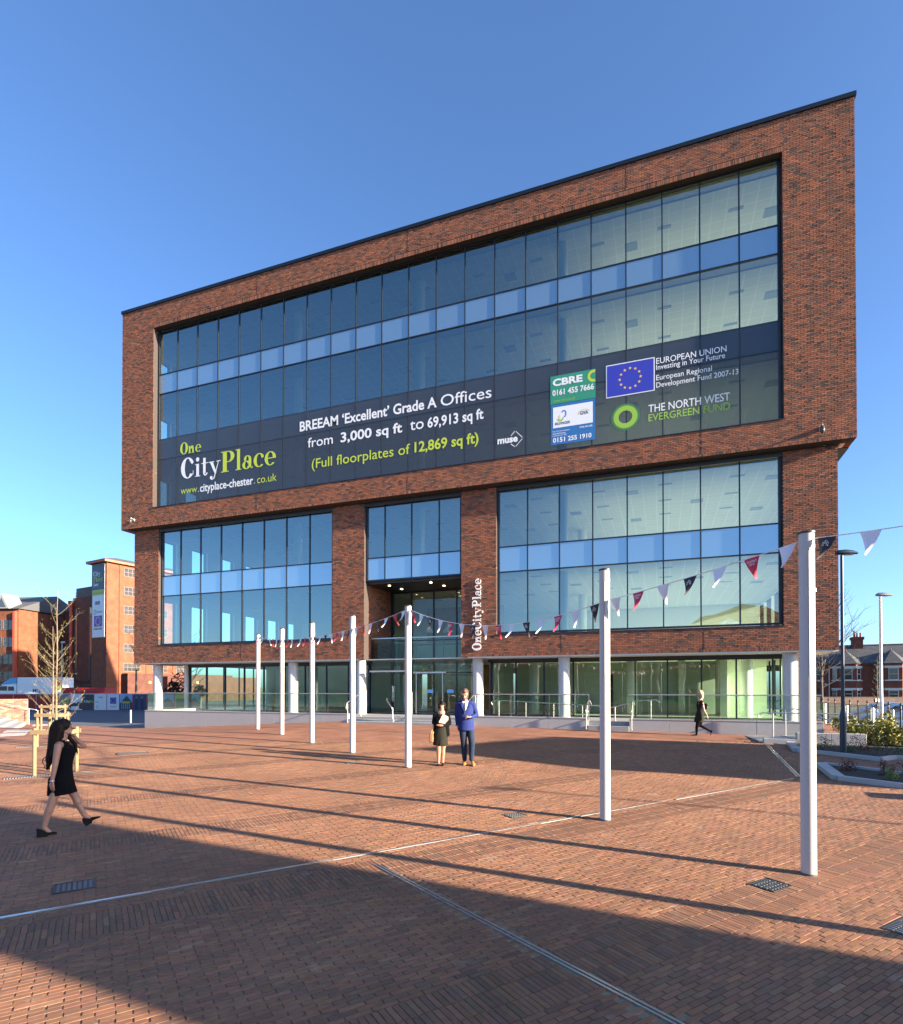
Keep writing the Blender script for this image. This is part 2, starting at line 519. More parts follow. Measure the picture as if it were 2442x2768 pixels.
# covers and grates let into the paving: centre, half length along rows, half width across
COVERS=[((22.30,-21.79),.20,.17),((29.54,-19.14),.19,.15),((30.63,-19.93),.26,.20),((26.13,-17.06),.17,.14),((20.8,-13.13),.17,.14),((13.85,-13.72),.40,.26)]
GRATES=[((15.24,-16.98),.95,.13),((9.95,-13.3),.95,.13),((4.75,-9.6),.95,.13)]
CH_A=((22.1,-23.02),(31.15,-11.82)); CH_A_GAP=(26.95,-17.2)
CH_B=((25.12,-20.02),(28.75,-22.34)); CH_C=((31.66,-3.9),(31.3,-11.55))
def seg_dist(x,y,s):
    (x0,y0),(x1,y1)=s; dx,dy=x1-x0,y1-y0; L=dx*dx+dy*dy
    t=np.clip(((x-x0)*dx+(y-y0)*dy)/L,0,1)
    return np.hypot(x-x0-t*dx,y-y0-t*dy)

CELL=.5
def near_cell(x,y):
    cx=(np.floor(x/CELL)+.5)*CELL; cy=(np.floor(y/CELL)+.5)*CELL
    z,l=camzl(cx,cy)
    ok=(z>1.6)&(z<19.5)&(np.abs(l)<.80*z+1.3)&(cy<-2.6)
    # planters and stair foot on the right stay outside
    ok&=~((cx>31.4)&(cy>-7.6))&~((cx>31.7)&(cy>-12.6)&(cx+ (cy+12.6)*-.4>31.7))
    ok&=~(cx<7.5)
    return ok
# sheets
xs=np.arange(-14,36.5,CELL); ys=np.arange(-60,16,CELL)
gx,gy=np.meshgrid(xs,ys,indexing='ij'); gx=gx.ravel(); gy=gy.ravel()
keep=~((gx<1.5)&(gy>-2.1))
gx,gy=gx[keep],gy[keep]
nc=near_cell(gx+.25,gy+.25)
def cells(name,x,y,dz,mat):
    n=len(x); V=np.zeros((n,4,3)); 
    for i,(a,b) in enumerate(((0,0),(CELL,0),(CELL,CELL),(0,CELL))):
        V[:,i,0]=x+a; V[:,i,1]=y+b; V[:,i,2]=H(x+a,y+b)+dz
    return np_mesh(name,V.reshape(-1,3),np.arange(n*4).reshape(-1,4),mat)
plaza=tag(cells('plaza_paving',gx[~nc],gy[~nc],0.0,far_pave),kind='structure')
bed=tag(cells('plaza_bed',gx[nc],gy[nc],-.0085,sand),kind='structure')

# pavers: stretcher rows along AX with three-brick bands across at each mast
PL,PW=.204,.0535
rows=[]
for k in range(-4,12):
    b0=3.0*k
    for j in range(3):            # band courses, bricks turned
        rows.append((b0-.42+j*PL, True))
    nfield=44
    st=b0-.42+3*PL; pitch=(3.0-3*PL)/nfield
    for j in range(nfield): rows.append((st+j*pitch, False))
A0,A1=-24.,16.
ca=[];cb=[];ha=[];hb=[];band=[]
pitchf=(3.0-3*PL)/44
for ri,(b,turn) in enumerate(rows):
    if turn:
        a=np.arange(A0,A1,PW)+rng.normal(0,.0008,int(np.ceil((A1-A0)/PW)))
        ca.append(a); cb.append(np.full(len(a),b+PL/2)); ha.append(np.full(len(a),(PW-.0045)/2)); hb.append(np.full(len(a),(PL-.006)/2)); band.append(np.ones(len(a)))
    else:
        a=np.arange(A0,A1,PL)+(PL/2 if ri%2 else 0)+rng.normal(0,.006)
        a=a+rng.normal(0,.0025,len(a))
        ca.append(a); cb.append(np.full(len(a),b+pitchf/2)); ha.append(np.full(len(a),(PL-.008)/2)); hb.append(np.full(len(a),(pitchf-.0042)/2)); band.append(np.zeros(len(a)))
ca=np.concatenate(ca); cb=np.concatenate(cb); ha=np.concatenate(ha); hb=np.concatenate(hb); band=np.concatenate(band)
X=O1[0]+ca*AX[0]+cb*BX[0]; Y=O1[1]+ca*AX[1]+cb*BX[1]
m=near_cell(X,Y)
for (c,h1,h2) in COVERS+GRATES:
    da=(X-c[0])*AX[0]+(Y-c[1])*AX[1]; db=(X-c[0])*BX[0]+(Y-c[1])*BX[1]
    pa=h1+.004+ha-np.abs(da); pb=h2+.004+hb-np.abs(db); hit=(pa>0)&(pb>0)
    ta=hit&(pa/ha<=pb/hb); tb=hit&~ta
    sh=np.sign(da)*pa/2; X=np.where(ta,X+AX[0]*sh,X); Y=np.where(ta,Y+AX[1]*sh,Y); ha=np.where(ta,ha-pa/2,ha)
    sh=np.sign(db)*pb/2; X=np.where(tb,X+BX[0]*sh,X); Y=np.where(tb,Y+BX[1]*sh,Y); hb=np.where(tb,hb-pb/2,hb)
    m&=(ha>.006)&(hb>.006)
for s,w in ((CH_A,.035),(CH_B,.05),(CH_C,.06)): m&=seg_dist(X,Y,s)>w
X,Y,ha,hb,band,ca,cb=[q[m] for q in (X,Y,ha,hb,band,ca,cb)]
n=len(X)
# colours
u=rng.random(n); patch=np.sin(X*1.7+1.3*np.sin(Y*.9))*np.cos(Y*1.3+.7*np.sin(X*.6))
base=np.empty((n,3))
base[:]=(.218,.108,.062)
mk=u<.30; base[mk]=(.197,.098,.06)
mk=(u>.72)&(u<.86); base[mk]=(.17,.092,.06)
mk=(u>.92)&(u<.92+.035+.03*(patch>.3)); base[mk]=(.172,.098,.062)
mk=u>.985; base[mk]=(.25,.14,.085)
mk=(band>0)&(rng.random(n)<.10); base[mk]=(.168,.096,.062)
base*= (1+rng.normal(0,.07,(n,1)))*(1+rng.normal(0,.03,(n,3)))*(1+.07*patch[:,None])
base=np.clip(base*np.array([1.14,1.12,1.08]),.03,.6)
dz=rng.normal(0,.0008,n); tx=rng.normal(0,.002,n); ty=rng.normal(0,.0035,n); ang=rng.normal(0,.006,n)
def paver_verts(i):
    k=len(i); V=np.zeros((k,8,3))
    c,s=np.cos(ang[i]),np.sin(ang[i])
    a2=(AX[0]*c-AX[1]*s, AX[1]*c+AX[0]*s)
    b2=(-a2[1],a2[0])
    for q,(sa,sb) in enumerate(((-1,-1),(1,-1),(1,1),(-1,1))):
        for lev in (0,1):
            e=0 if lev==0 else -.0018
            x=X[i]+a2[0]*sa*(ha[i]+e)+b2[0]*sb*(hb[i]+e); y=Y[i]+a2[1]*sa*(ha[i]+e)+b2[1]*sb*(hb[i]+e)
            z=H(x,y)+dz[i]+ (tx[i]*sa*ha[i]+ty[i]*sb*hb[i])
            V[:,q+4*lev,0]=x; V[:,q+4*lev,1]=y; V[:,q+4*lev,2]=z+(0 if lev else -.012)
    return V
FQ=np.array([[4,5,6,7],[0,1,5,4],[1,2,6,5],[2,3,7,6],[3,0,4,7]])
def pavers(i,name,kind=None):
    V=paver_verts(i); k=len(i)
    F=(np.arange(k)[:,None,None]*8+FQ[None]).reshape(-1,4)
    cols=np.ones((k,8,4)); cols[:,:,:3]=base[i][:,None,:]
    o=np_mesh(name,V.reshape(-1,3),F,paver_m,cols.reshape(-1,4),bed)
    if kind: o['kind']=kind
    return o
zz,ll=camzl(X,Y); drop=CAM.z-H(X,Y)
inframe=(np.abs(ll)<.775*zz)&(drop/zz<.575)&(zz>1)
order=np.argsort(np.where(inframe,zz,1e9))[:290]
for i in order: pavers(np.array([i]),'paver')
rest=np.setdiff1d(np.arange(n),order)
pavers(rest,'paver_field','stuff')

# ---- covers, grates, slot channels
iron=simple('cast_iron',(.045,.05,.055),.45,.6,var=.3,vscale=25,bump=.3)
steel=simple('stainless',(.55,.56,.56),.3,.9,var=.08)
galv=simple('galvanised',(.42,.44,.45),.5,.7,var=.15,vscale=20)
CLAB=['dark ribbed access cover let into the shaded paving at lower left','small dark ribbed cover just in front of the nearest white mast',
 'dark ribbed access cover cut by the right edge of the picture','small square cover in the shadow line left of the second mast',
 'small square cover behind the mast beside the couple','long dark cover in the sunny paving beyond the walking woman']
for (c,h1,h2),lab in zip(COVERS,CLAB):
    z=Hf(*c); t=thing('access_cover',lab,'cover',(c[0],c[1],z),group='covers let into the paving')
    mb=MB(); mb.obox(c,AX,BX,h1,h2,z-.05,z-.003); mb.build('tray',iron,t)
    fr=MB()
    for s in (-1,1):
        q=np.array(c)+AX*s*(h1-.008); fr.obox(q,AX,BX,.008,h2,z-.02,z+.003)
        q=np.array(c)+BX*s*(h2-.008); fr.obox(q,AX,BX,h1-.016,.008,z-.02,z+.003)
    fr.build('frame',iron,t)
    na=max(4,int(h1/.028)); nb=max(3,int(h2/.034))
    mb=MB()
    for i in range(na):
        for j in range(nb):
            q=np.array(c)+AX*((i+.5)/na*2-1)*(h1-.025)+BX*((j+.5)/nb*2-1)*(h2-.025)
            mb.obox(q,AX,BX,(h1-.025)/na*.6,(h2-.025)/nb*.72,z-.006,z+.004)
    mb.build('tread_studs',simple('worn_stud',(.15,.16,.165),.45,.6,var=.2),t)
GLAB=['slotted metal grate at the foot of the nearest staked tree','slotted metal grate of the middle staked tree','slotted metal grate of the farthest staked tree']
for (c,h1,h2),lab in zip(GRATES,GLAB):
    z=Hf(*c); t=thing('tree_grate',lab,'grate',(c[0],c[1],z),group='tree grates')
    MB().obox(c,AX,BX,h1+.05,h2+.07,z-.08,z-.035).build('channel',iron,t)
    me=MB().obox((0,0),AX,BX,.012,h2,-.03,.002).mesh('slat',simple('grate_bar',(.26,.27,.27),.5,.6,var=.1))
    k=int(h1*2/.05)
    for i in range(k):
        q=np.array(c)+AX*((i+.5)/k*2-1)*h1
        inst('slat',me,t,(q[0],q[1],z),world=True)
def channel(name,label,s,w,slot=True,n=14):
    p,q=np.array(s[0]),np.array(s[1]); d=(q-p)/np.linalg.norm(q-p); nrm=np.array([-d[1],d[0]]); L=np.linalg.norm(q-p)
    t=thing(name,label,'drain channel',(p[0],p[1],Hf(*p)),group='slot drains in the paving')
    for side in ((-1,1) if slot else (0,)):
        mb=MB()
        for i in range(n):
            a=p+d*L*i/n; b=p+d*L*(i+1)/n
            o=nrm*side*w*.55
            hw=w*.28 if slot else w*.5
            V=[]
            for pt in (a,b):
                z=Hf(*pt)
                for sgn in (-1,1):
                    e=pt+o+nrm*sgn*hw; V.append((e[0],e[1],z+.003)); V.append((e[0],e[1],z-.03))
            mb.add(V,[(0,2,6,4),(0,4,5,1),(2,3,7,6)])
        mb.build('steel_edge',steel,t)
    if slot:
        mb=MB()
        for i in range(n):
            a=p+d*L*i/n; b=p+d*L*(i+1)/n; hw=w*.27
            mb.quad(*[(e[0],e[1],Hf(*pt)-.02) for pt,e in ((a,a-nrm*hw),(b,b-nrm*hw),(b,b+nrm*hw),(a,a+nrm*hw))])
        mb.build('slot',iron,t)
    return t
pale=simple('pale_strip',(.62,.58,.50),.6,var=.1)
pA=np.array(CH_A[0]); qA=np.array(CH_A[1]); dA=(qA-pA)/np.linalg.norm(qA-pA)
gA=np.array(CH_A_GAP); tg=(gA-pA)@dA
channel('slot_drain','long pale slot drain crossing the square from lower left to the second mast',(CH_A[0],tuple(pA+dA*(tg+2.55))),.042,False,26)
channel('slot_drain','short far piece of slot drain running to the planters',(tuple(pA+dA*(tg+2.85)),CH_A[1]),.042,False,12)
channel('slot_drain','twin steel slot drain running to the bottom edge of the picture',CH_B,.04,True,16)
channel('slot_drain','twin steel slot drain leading to the stair foot on the right',CH_C,.055,True,16)
# ================================================================== OFFICE BUILDING
brick_m=attr_mat('facing_brick',.88,.22,.5,70,stain=.10,pale=(.30,.2,.15))
mortar=simple('mortar',(.055,.044,.039),.95,var=.2,vscale=8)
brick_far=brick_mat('brick_side',(.25,.092,.055),(.12,.058,.045),(.10,.08,.07),.225,.075,'XZ',.01)
frame_m=simple('window_frame',(.018,.028,.045),.4,.3,var=.1)
cop_m=simple('coping_metal',(.014,.02,.03),.4,.4,var=.1)
white_in=simple('white_interior',(.82,.82,.77),.8,var=.04)
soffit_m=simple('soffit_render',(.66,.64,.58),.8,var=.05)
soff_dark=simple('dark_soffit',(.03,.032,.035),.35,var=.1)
carpet=simple('carpet',(.50,.48,.43),.95,var=.15,vscale=3)
glass_up=glass_mat('glass_upper',(.76,.99,.84),3.3,(.84,1.0,.97))
glass_side=glass_mat('glass_side',(.88,.94,.92),1.5,(.9,.97,1.0),0)
glass_gf=glass_mat('glass_ground',(.80,.98,.86),1.75,(.92,1.0,.97))
spandrel=simple('spandrel_glass',(.13,.21,.28),.3,0,var=.03,vscale=1.5,spec=.6)
_t=spandrel.node_tree; _g=_t.nodes.new('ShaderNodeBsdfGlossy'); _g.inputs['Color'].default_value=(.80,.95,1,1); _g.inputs['Roughness'].default_value=.06
_x=_t.nodes.new('ShaderNodeMixShader'); _x.inputs[0].default_value=.38
_t.links.new(_t.nodes['Principled BSDF'].outputs[0],_x.inputs[1]); _t.links.new(_g.outputs[0],_x.inputs[2]); _t.links.new(_x.outputs[0],_t.nodes['Material Output'].inputs[0])
ceil_m=brick_mat('ceiling_tiles',(.76,.77,.70),(.74,.75,.68),(.90,.90,.84),.6,.6,'XY',.022,off=0,bump=.1,blot=.03)
fix_m=simple('light_fitting',(.30,.34,.35),.5,var=.1)
column_m=simple('white_column',(.80,.79,.77),.55,var=.05,vscale=2)

OFF=(16.5,6,.84)
B=thing('office_building','five-storey brick office block with a large framed window wall and printed banner','building',OFF)
BZ=.84

# --- facing bricks -------------------------------------------------
PXB,PZB=.225,.075
bricks=dict(c=[],ex=[],ez=[],ey=[],h=[])       # centre, axes, half sizes
def course_bricks(org,ux,uz,un,u0,u1,z0,z1,holes):
    """rows of bricks on a wall plane: org + ux*u + uz*z, outward normal un"""
    nrow=int(math.floor((z1-z0)/PZB+.2))
    for r_ in range(nrow):
        zc=z0+(r_+.5)*PZB
        iv=[(u0,u1)]
        for h in holes:
            if h[2]<zc<h[3]:
                nx=[]
                for p,q in iv:
                    if h[1]<=p or h[0]>=q: nx.append((p,q)); continue
                    if h[0]>p: nx.append((p,h[0]))
                    if h[1]<q: nx.append((h[1],q))
                iv=nx
        shift=(r_%2)*PXB/2
        for p,q in iv:
            k0=math.floor((p-shift)/PXB); x=k0*PXB+shift
            while x<q-.02:
                a=max(x,p); b=min(x+PXB,q); x+=PXB
                if b-a<.035: continue
                bricks['c'].append((org[0]+ux[0]*(a+b)/2,org[1]+ux[1]*(a+b)/2,zc+org[2])); bricks['ex'].append(ux); bricks['ez'].append(uz); bricks['ey'].append(un)
                bricks['h'].append(((b-a)/2-.006,PZB/2-.0065))
def soldier(org,ux,un,u0,u1,z0,z1,w=.0755):
    k=int(round((u1-u0)/w)); w=(u1-u0)/k
    for i in range(k):
        uc=u0+(i+.5)*w
        bricks['c'].append((org[0]+ux[0]*uc+un[0]*.006,org[1]+ux[1]*uc+un[1]*.006,(z0+z1)/2)); bricks['ex'].append(ux); bricks['ez'].append((0,0,1)); bricks['ey'].append(un)
        bricks['h'].append((w/2-.005,(z1-z0)/2-.004))
UY=-.36; LY=.10
UX0,UX1,UZ0,UZ1=-2.52,35.50,11.83,25.06
WU=(0.,33.03,12.95,23.70)
LX0,LX1,LZ0,LZ1=-1.95,34.97,3.71,11.83
WL=(0.,12.03,4.78,11.9); WM=(13.94,19.26,3.6,11.9); WR=(21.03,33.05,4.75,11.9)
fx=(1,0,0); fz=(0,0,1); fn=(0,-1,0)
course_bricks((0,UY,0),fx,fz,fn,UX0,UX1,UZ0+.11,UZ1,[(WU[0],WU[1],WU[2],WU[3]+.215)])
soldier((0,UY,0),fx,fn,WU[0]-.1,WU[1]+.1,WU[3],WU[3]+.21)
soldier((0,UY,0),fx,fn,UX0,UX1,UZ0,UZ0+.11)
course_bricks((0,LY,0),fx,fz,fn,LX0,LX1,LZ0+.11,LZ1-.02,[WL,WM,WR])
for a,b in ((LX0,13.94),(19.26,LX1)): soldier((0,LY,0),fx,fn,a,b,LZ0,LZ0+.11)
# jambs that face +X and the return of the entrance recess
jx=(0,1,0); jn=(1,0,0)
course_bricks((WU[0]-.005,0,0),jx,fz,jn,UY+.01,-.03,WU[2],WU[3],[])
course_bricks((WL[0]-.005,0,0),jx,fz,jn,LY+.01,.29,WL[2],LZ1-.02,[])
course_bricks((WR[0]-.005,0,0),jx,fz,jn,LY+.01,.29,WR[2],LZ1-.02,[])
course_bricks((13.93,0,0),jx,fz,jn,LY+.01,3.3,LZ0+.03,LZ1-.02,[(.28,9,7.72,12)])
course_bricks((UX1+.0,0,0),jx,fz,jn,UY+.01,.6,UZ0+.03,UZ1,[])
course_bricks((LX1+.0,0,0),jx,fz,jn,LY+.01,1.0,LZ0+.03,LZ1-.02,[])
bc=np.array(bricks['c']); bex=np.array(bricks['ex'],float); bez=np.array(bricks['ez'],float); bey=np.array(bricks['ey'],float); bh=np.array(bricks['h'])
nb=len(bc)
# brick colour: orange-red stocks, brown and charcoal in loose runs
run=np.sin(bc[:,0]*2.1+3*np.sin(bc[:,2]*1.7))+np.sin(bc[:,0]*5.3+bc[:,2]*9.1)
uu=rng.random(nb)
bcol=np.empty((nb,3)); bcol[:]=(.235,.088,.048)
mk=uu<.30; bcol[mk]=(.18,.075,.046)
mk=(uu>.55)&(uu<.74); bcol[mk]=(.13,.07,.05)
mk=(uu>.74)&(uu<.80+.06*(run>.9)); bcol[mk]=(.075,.052,.042)
mk=(uu>.93)&(uu<.96); bcol[mk]=(.19,.095,.065)
bcol*=(1+rng.normal(0,.11,(nb,1)))
bcol=np.clip(bcol*1.35,.02,.6)
bpr=rng.normal(0,.0022,nb)
def brick_verts(i):
    k=len(i); V=np.zeros((k,8,3))
    for q,(sx,sz) in enumerate(((-1,-1),(1,-1),(1,1),(-1,1))):
        for lev in (0,1):
            V[:,q+4*lev]=bc[i]+bex[i]*(sx*bh[i,0])[:,None]+bez[i]*(sz*bh[i,1])[:,None]+bey[i]*((bpr[i] if lev else -.02)[:,None] if lev else -.02)
    return V
def brick_obj(i,name,kind=None):
    k=len(i); F=(np.arange(k)[:,None,None]*8+FQ[None]).reshape(-1,4)
    cols=np.ones((k,8,4)); cols[:,:,:3]=bcol[i][:,None,:]
    V=brick_verts(i).reshape(-1,3)-np.array(OFF)
    o=np_mesh(name,V,F,brick_m,cols.reshape(-1,4),front_wall)
    if kind: o['kind']=kind
    return o
mb=MB()
for x0,x1,z0,z1 in rects_minus(UX0+.004,UX1-.01,UZ0+.004,UZ1,[WU]): mb.box(x0,x1,UY+.013,.12,z0,z1)
for x0,x1,z0,z1 in rects_minus(LX0+.004,LX1-.01,LZ0+.004,LZ1-.004,[WL,WM,WR]): mb.box(x0,x1,LY+.013,.55,z0,z1)
mb.box(13.55,13.925,.551,3.3,LZ0+.02,7.72)      # recess return
mb.box(19.27,19.6,.551,3.3,LZ0+.02,7.72)
front_wall=mb.build('brick_front',mortar,B)
bz,bl=camzl(bc[:,0],bc[:,1])
sel=np.argsort(np.where(bey[:,1]<-.5,bz+.02*bc[:,2],1e9))[:290]
for i in sel: brick_obj(np.array([i]),'brick')
brick_obj(np.setdiff1d(np.arange(nb),sel),'brick_field','stuff')
# --- side, back walls, roof, coping
FL=[(4.80,7.74),(8.95,11.65)]; FU=[(13.05,15.80),(17.08,19.80),(21.0,23.55)]
def side_wall(name,xo,xi,y0,y1,z0,z1,floors):
    wide=1.45 if xi>xo else 2.55
    holes=[(a,a+wide,f0,f1) for a in [1.6+2.7*k for k in range(10)] for f0,f1 in floors]
    mb=MB(); ml=MB()
    xm=xo+(.25 if xi>xo else -.25)
    for a,b,c,d in rects_minus(y0,y1,z0,z1,holes):
        mb.box(min(xo,xm),max(xo,xm),a,b,c,d); ml.box(min(xm,xi),max(xm,xi),a,b,c,d)
    w=mb.build(name,brick_far,B); ml.build('lining',white_in,w)
    me=MB().quad((0,0,0),(0,wide,0),(0,wide,1),(0,0,1)).mesh('side_pane',glass_side)
    for h in holes:
        o=inst('pane',me,w,((xo+xm)/2,h[0],h[2]),world=True); o.scale=(1,1,h[3]-h[2])
side_wall('left_wall',LX0,LX0+.4,.56,32,LZ0,LZ1,FL)
side_wall('left_wall',UX0,UX0+.4,.13,32,UZ0,UZ1,FU)
side_wall('right_wall',LX1-.02,LX1-.42,.56,32,LZ0,LZ1,FL)
side_wall('right_wall',UX1-.02,UX1-.42,.13,32,UZ0,UZ1,FU)
mb=MB()
holes=[(1.5+3*k,3.2+3*k,f0,f1) for k in range(11) for f0,f1 in FL+FU]
for a,b,c,d in rects_minus(LX0+.4,LX1-.42,LZ0,UZ1,holes): mb.box(a,b,32,32.3,c,d)
mb.build('back_wall',brick_far,B)
MB().box(LX0+.5,LX1-.5,16.0,16.2,LZ0+.1,23.6).build('core_wall',white_in,B)
MB().box(UX0-.05,UX1+.05,UY-.06,32.4,UZ1,UZ1+.17).build('parapet_coping',cop_m,B)
# underside of the upper block beyond the lower one
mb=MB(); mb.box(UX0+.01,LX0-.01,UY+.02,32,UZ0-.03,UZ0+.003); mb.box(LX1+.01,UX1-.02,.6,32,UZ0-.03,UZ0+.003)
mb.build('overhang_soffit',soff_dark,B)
mb=MB(); mb.box(LX0+.02,13.6,LY+.02,3.0,LZ0-.06,LZ0+.003); mb.box(19.6,LX1-.02,LY+.02,3.0,LZ0-.06,LZ0+.003)
mb.build('ground_soffit',soffit_m,B)
joint_m=simple('joint_sealant',(.035,.028,.025),.8,var=.1)
for x_,y_,z0_,z1_ in ((7.5,UY,23.93,25.05),(16.6,UY,23.93,25.05),(27.05,UY,23.93,25.05),(7.5,UY,11.95,12.9),(16.6,UY,11.95,12.9),(30.0,UY,11.95,12.9),(24.1,LY,3.83,4.7),(30.1,LY,3.83,4.7),(6.1,LY,3.83,4.72)):
    MB().box(x_-.008,x_+.008,y_-.005,y_+.01,z0_,z1_).build('movement_joint',joint_m,front_wall)
# --- floors, ceilings, columns, fittings
SL=[(3.72,4.74,.56),(7.80,8.90,.42),(11.66,13.0,.42),(15.88,17.02,.1),(19.87,20.95,.1),(23.62,24.6,.1)]
for i,(z0,z1,y0) in enumerate(SL):
    x0,x1=(LX0+.42,LX1-.45) if i<3 else (UX0+.42,UX1-.45)
    if i==0:
        mb=MB(); mb.box(x0,13.54,y0,15.95,z0,z1,0); mb.box(19.62,x1,y0,15.95,z0,z1,0); mb.box(13.54,19.62,3.6,15.95,z0,z1,0)
    else: mb=MB().box(x0,x1,y0,15.95,z0,z1,0)
    s=mb.build('floor_slab',carpet,B)
    MB().box(x0,x1,max(y0,.56)+.02,15.9,z0-.05,z0-.012).build('ceiling',ceil_m,s)
fit=MB().box(-.3,.3,-.1,.1,-.012,0).box(-.27,.27,-.07,.07,-.02,-.0125).mesh('ceiling_fitting',fix_m)
grl=MB().box(-.29,.29,-.29,.29,-.008,0).box(-.22,.22,-.22,.22,-.016,-.009).mesh('ceiling_grille',fix_m)
for i,(z0,z1,y0) in enumerate(SL):
    if i==0: continue
    for kx in range(11):
        for ky in range(3):
            inst('ceiling_fitting',fit,B,(1.6+3*kx,1.9+2.4*ky,z0-.052),world=True)
            if (kx+ky)%2==0: inst('ceiling_grille',grl,B,(3.1+3*kx,2.6+2.4*ky,z0-.052),world=True)
colm=MB().lathe([(.24,0),(.24,1)],n=20).mesh('inner_column',column_m,True)
for (z0,z1) in [(4.74,7.75),(8.9,11.6),(13.0,15.83),(17.02,19.82),(20.95,23.57)]:
    for x in (9.,16.55,24.):
        for y in (1.35,8.5):
            if z0==4.74 and x==16.55 and y<3: continue
            o=inst('inner_column',colm,B,(x,y,z0),world=True); o.scale=(1,1,z1-z0)
# --- curtain walls
def glazing(x0,x1,y,rows,mods,kinds,name,end=True,mw=.055):
    """rows: list of (z0,z1,kind); mods: mullion positions"""
    cache={}
    for z0,z1,kd in rows:
        for a,b in zip(mods[:-1],mods[1:]):
            key=(round(b-a,3),round(z1-z0,3),kd)
            if key not in cache:
                g=MB().box(-(b-a)/2+mw*.4,(b-a)/2-mw*.4,-.012,.012,mw*.4,z1-z0-mw*.4) if kd!='g' else MB().quad((-(b-a)/2+.01,0,.01),((b-a)/2-.01,0,.01),((b-a)/2-.01,0,z1-z0-.01),(-(b-a)/2+.01,0,z1-z0-.01))
                cache[key]=g.mesh(name,kinds[kd])
            inst('pane' if kd=='g' else 'spandrel_panel',cache[key],B,((a+b)/2,y,z0),world=True)
    zb,zt=rows[0][0],rows[-1][1]
    me=MB().box(-mw/2,mw/2,-.045,.07,0,zt-zb).mesh('mullion',frame_m)
    for x in mods[1:-1]: inst('mullion',me,B,(x,y,zb),world=True)
    me=MB().box(-mw*.9,mw*.9,-.06,.08,0,zt-zb).mesh('jamb_frame',frame_m)
    inst('jamb_frame',me,B,(mods[0]+mw*.9,y,zb),world=True); inst('jamb_frame',me,B,(mods[-1]-mw*.9,y,zb),world=True)
    for z0,z1,kd in rows[1:]:
        MB().box(mods[0],mods[-1],y-.04,y+.066,z0-.028,z0+.028).build('transom',frame_m,B)
    MB().box(mods[0],mods[-1],y-.07,y+.06,zb-.03,zb+.05).build('sill',frame_m,B)
    MB().box(mods[0],mods[-1],y-.06,y+.06,zt-.05,zt+.03).build('head',frame_m,B)
K={'g':glass_up,'s':spandrel}
glazing(0,33,0,[(12.98,15.86,'g'),(15.86,17.08,'s'),(17.08,19.84,'g'),(19.84,21.01,'s'),(21.01,23.66,'g')],[.03]+[1.5*k for k in range(1,22)]+[33.0],K,'upper_pane')
rowsL=[(4.82,7.74,'g'),(7.74,8.94,'s'),(8.94,11.80,'g')]
glazing(0,12,.32,rowsL,[.02]+[1.5*k for k in range(1,8)]+[12.0],K,'lower_pane')
glazing(21,33,.32,rowsL,[21.05]+[21+1.5*k for k in range(1,8)]+[33.02],K,'lower_pane')
glazing(14,19,.32,[(7.76,8.94,'s'),(8.94,11.8,'g')],[13.96,15.03,16.53,18.03,19.24],K,'mid_pane')
# brick or metal sills
MB().box(21.0,33.08,LY-.03,.30,4.70,4.752).build('window_sill',frame_m,B)
MB().box(-.02,12.05,LY-.03,.30,4.73,4.785).build('window_sill',frame_m,B)
MB().box(-.02,33.06,UY-.03,-.02,12.92,12.952).build('window_sill',frame_m,B)
# dark head box behind the overhang, above the lower windows
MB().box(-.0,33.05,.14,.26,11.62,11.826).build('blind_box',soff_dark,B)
# --- ground floor
glm=[.92,2.27,3.68,5.1,6.5,7.95,9.35,10.75,12.15,13.5]
grm=[20.3,21.62,23.02,24.43,25.85,27.26,28.66,30.08,31.48,32.89,33.6]
KG={'g':glass_gf,'s':spandrel}
glazing(0,13,1.6,[(.84,3.5,'g')],glm,KG,'shop_pane',mw=.06)
glazing(20,33,1.6,[(.84,3.5,'g')],grm,KG,'shop_pane',mw=.06)
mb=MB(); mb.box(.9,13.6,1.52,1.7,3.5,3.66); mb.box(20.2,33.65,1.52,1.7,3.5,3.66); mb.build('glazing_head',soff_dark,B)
for x in (.78,33.72):
    MB().box(x-.12,x+.12,1.45,1.75,.84,3.66).build('end_pier',soffit_m,B)
    for k in range(7):
        MB().quad((x,1.78+1.5*k,.86),(x,1.78+1.5*k+1.44,.86),(x,1.78+1.5*k+1.44,3.5),(x,1.78+1.5*k,3.5)).build('side_pane',glass_gf,B)
        MB().box(x-.04,x+.04,1.78+1.5*k+1.44,1.78+1.5*k+1.5,.84,3.6).build('side_mullion',frame_m,B)
colg=MB().lathe([(.29,0),(.29,.03),(.265,.035),(.265,2.86)],n=28).mesh('column',simple('grey_column',(.50,.49,.48),.6,var=.08,vscale=3),True)
for x in (-.55,9.23,13.5,19.95,24.15,33.35):
    inst('column',colg,B,(x,.62,.84),world=True)
# ground floor room
green_wall=simple('pale_panel_wall',(.70,.72,.62),.7,var=.05,vscale=2)
timber=simple('timber_panel',(.42,.24,.11),.55,var=.25,vscale=4)
floor_gf=simple('hall_floor',(.55,.52,.44),.35,var=.08)
MB().box(.9,33.6,1.75,15.9,.846,.856).build('hall_floor',floor_gf,B)
mb=MB(); 
for k in range(13): mb.box(20.4+k*1.0,20.4+k*1.0+.985,6.4,6.5,.86,3.6)
mb.build('wall_panels',green_wall,B)
MB().box(1.0,13.4,9.0,9.1,.86,3.6).build('hall_wall',green_wall,B)
mb=MB(); mb.box(20.2,20.3,1.8,6.4,.86,3.6); mb.box(31.0,31.3,3.5,6.3,.86,3.6); mb.box(29.2,29.5,4.5,6.3,.86,3.6); mb.build('partition',green_wall,B)
MB().box(25.2,25.9,6.33,6.39,.86,2.95).build('inner_door',frame_m,B)
